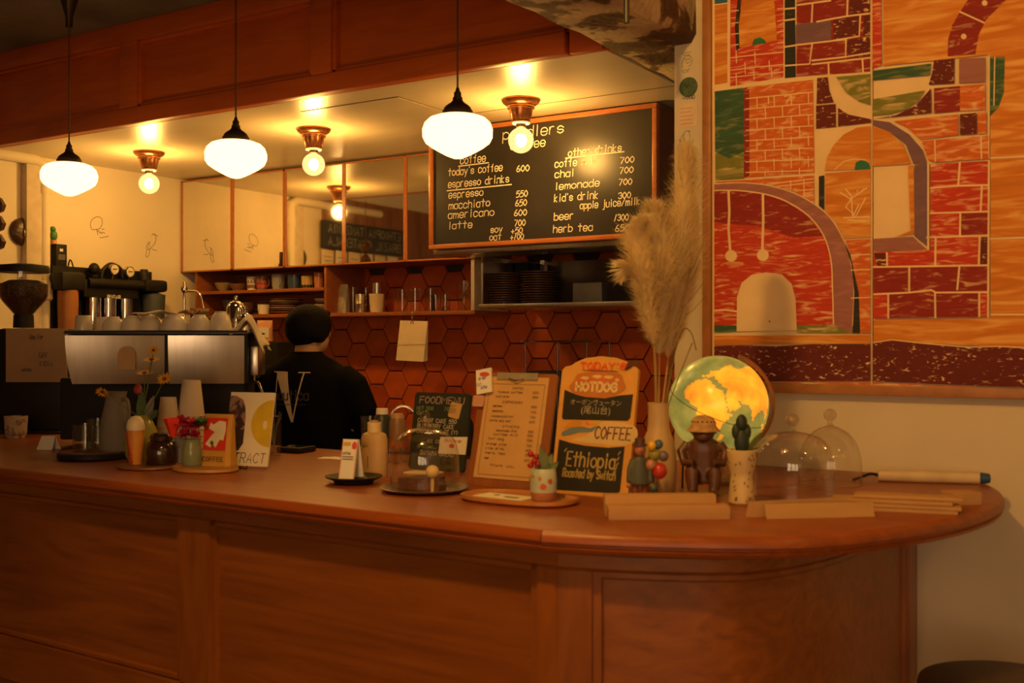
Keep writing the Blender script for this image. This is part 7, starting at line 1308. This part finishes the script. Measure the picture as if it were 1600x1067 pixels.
t, L_, k, rz_ = slabthing('folded_card', 'folded raw card standing in front of the wide glass dome', 'card', (1198, 811), (1367, 807), 0, 0, KB2); MB().add([(0, 0, 0), (L_, 0, 0), (L_, .012, 22 * k), (0, .012, 22 * k), (0, .002, 0), (L_, .002, 0), (L_, .014, 22 * k), (0, .014, 22 * k)], [(0, 1, 2, 3), (7, 6, 5, 4), (1, 5, 6, 2), (4, 0, 3, 7), (3, 2, 6, 7), (0, 4, 5, 1)]).build('leaf', KB, t, smooth=False)
MB().add([(-26 * k, .03, 0), (L_ * .86, .05, 0), (L_ * .86, .056, 26 * k), (-20 * k, .034, 24 * k), (-26 * k, .033, 0), (L_ * .86, .053, 0), (L_ * .86, .059, 26 * k), (-20 * k, .037, 24 * k)], [(0, 1, 2, 3), (7, 6, 5, 4), (1, 5, 6, 2), (4, 0, 3, 7), (3, 2, 6, 7), (0, 4, 5, 1)]).build('rear_leaf', KB2, t, smooth=False)
t, L_, k, rz_ = slabthing('card_stack', 'stack of flat raw cardboard strips near the rounded end of the bar', 'cardboard', (1330, 797), (1497, 805), 0, 0, KB)
for i, (x0, x1, y0, y1) in enumerate(((0.0, L_, 0, .07), (-.02, L_ + .008, .006, .075), (-.045, L_ - .01, .02, .09), (.005, L_ + .012, .04, .1))): MB().bx(x0, x1, y0, y1, i * .0085, i * .0085 + .0075, .001).build('strip', KB if i % 2 else KB2, t)
t, L_, k, rz_ = slabthing('card_box', 'small raw cardboard box end behind the cardboard strips', 'box', (1490, 790), (1534, 789), 0, 0, KB); MB().bx(0, L_, 0, .06, 0, .03, .001).build('box_body', KB2, t)
A_, B_ = at(1372, 752), at(1548, 757); L_ = (B_ - A_).length; rz_ = atan2(B_.y - A_.y, B_.x - A_.x)
t = thing('paper_roll', 'roll of pale tracing paper with a blue end lying against the wall', 'paper roll', (A_.x, A_.y, CT + .017), rz_); M = Matrix.Rotation(pi / 2, 3, 'Y')
MB().lathe([(0, 0), (.016, 0), (.017, L_ * .5), (.016, L_ * .9), (0, L_ * .9)], 20, M=M, wob=lambda a_, z_: 1 + .06 * cos(3 * a_ + 8 * z_)).build('sheet_roll', mat('tracing_paper', (0.6, 0.47, 0.3), 0.5), t); MB().lathe([(.012, L_ * .9), (.0165, L_ * .92), (.013, L_ * .99), (.004, L_ * 1.0), (0, L_ * 1.0)], 16, M=M).build('blue_end', mat('blue_wrap', (0.03, 0.08, 0.18), 0.35), t); MB().tube(spline([(0, 0, 0), (-.02, 0, .004), (-.05, 0, -.008), (-.07, 0, -.015)], 4), .004, 6).build('dark_tail', BLACK, t)
# ================================================================ stool by the wall
s0 = onZ(1490, 1043, .66); t = thing('round_stool', 'dark round stool beside the end of the bar', 'stool', (s0.x + .14, s0.y - .10, 0)); SW = wood('stool_wood', (0.07, 0.035, 0.018), (0.045, 0.022, 0.012), (6, 6, 6), 0.45)
MB().lathe([(0, .63), (.15, .63), (.19, .64), (.2, .655), (.197, .667), (.17, .675), (0, .67)], 48).build('seat', SW, t)
for i in range(4): a_ = pi / 4 + i * pi / 2; MB().tube([(.12 * cos(a_), .12 * sin(a_), .62), (.18 * cos(a_), .18 * sin(a_), 0)], [.018, .014], 10).build('leg', SW, t)
MB().lathe([(.155, .2), (.165, .2), (.165, .214), (.155, .214), (.155, .2)], 32).build('foot_ring', SW, t)
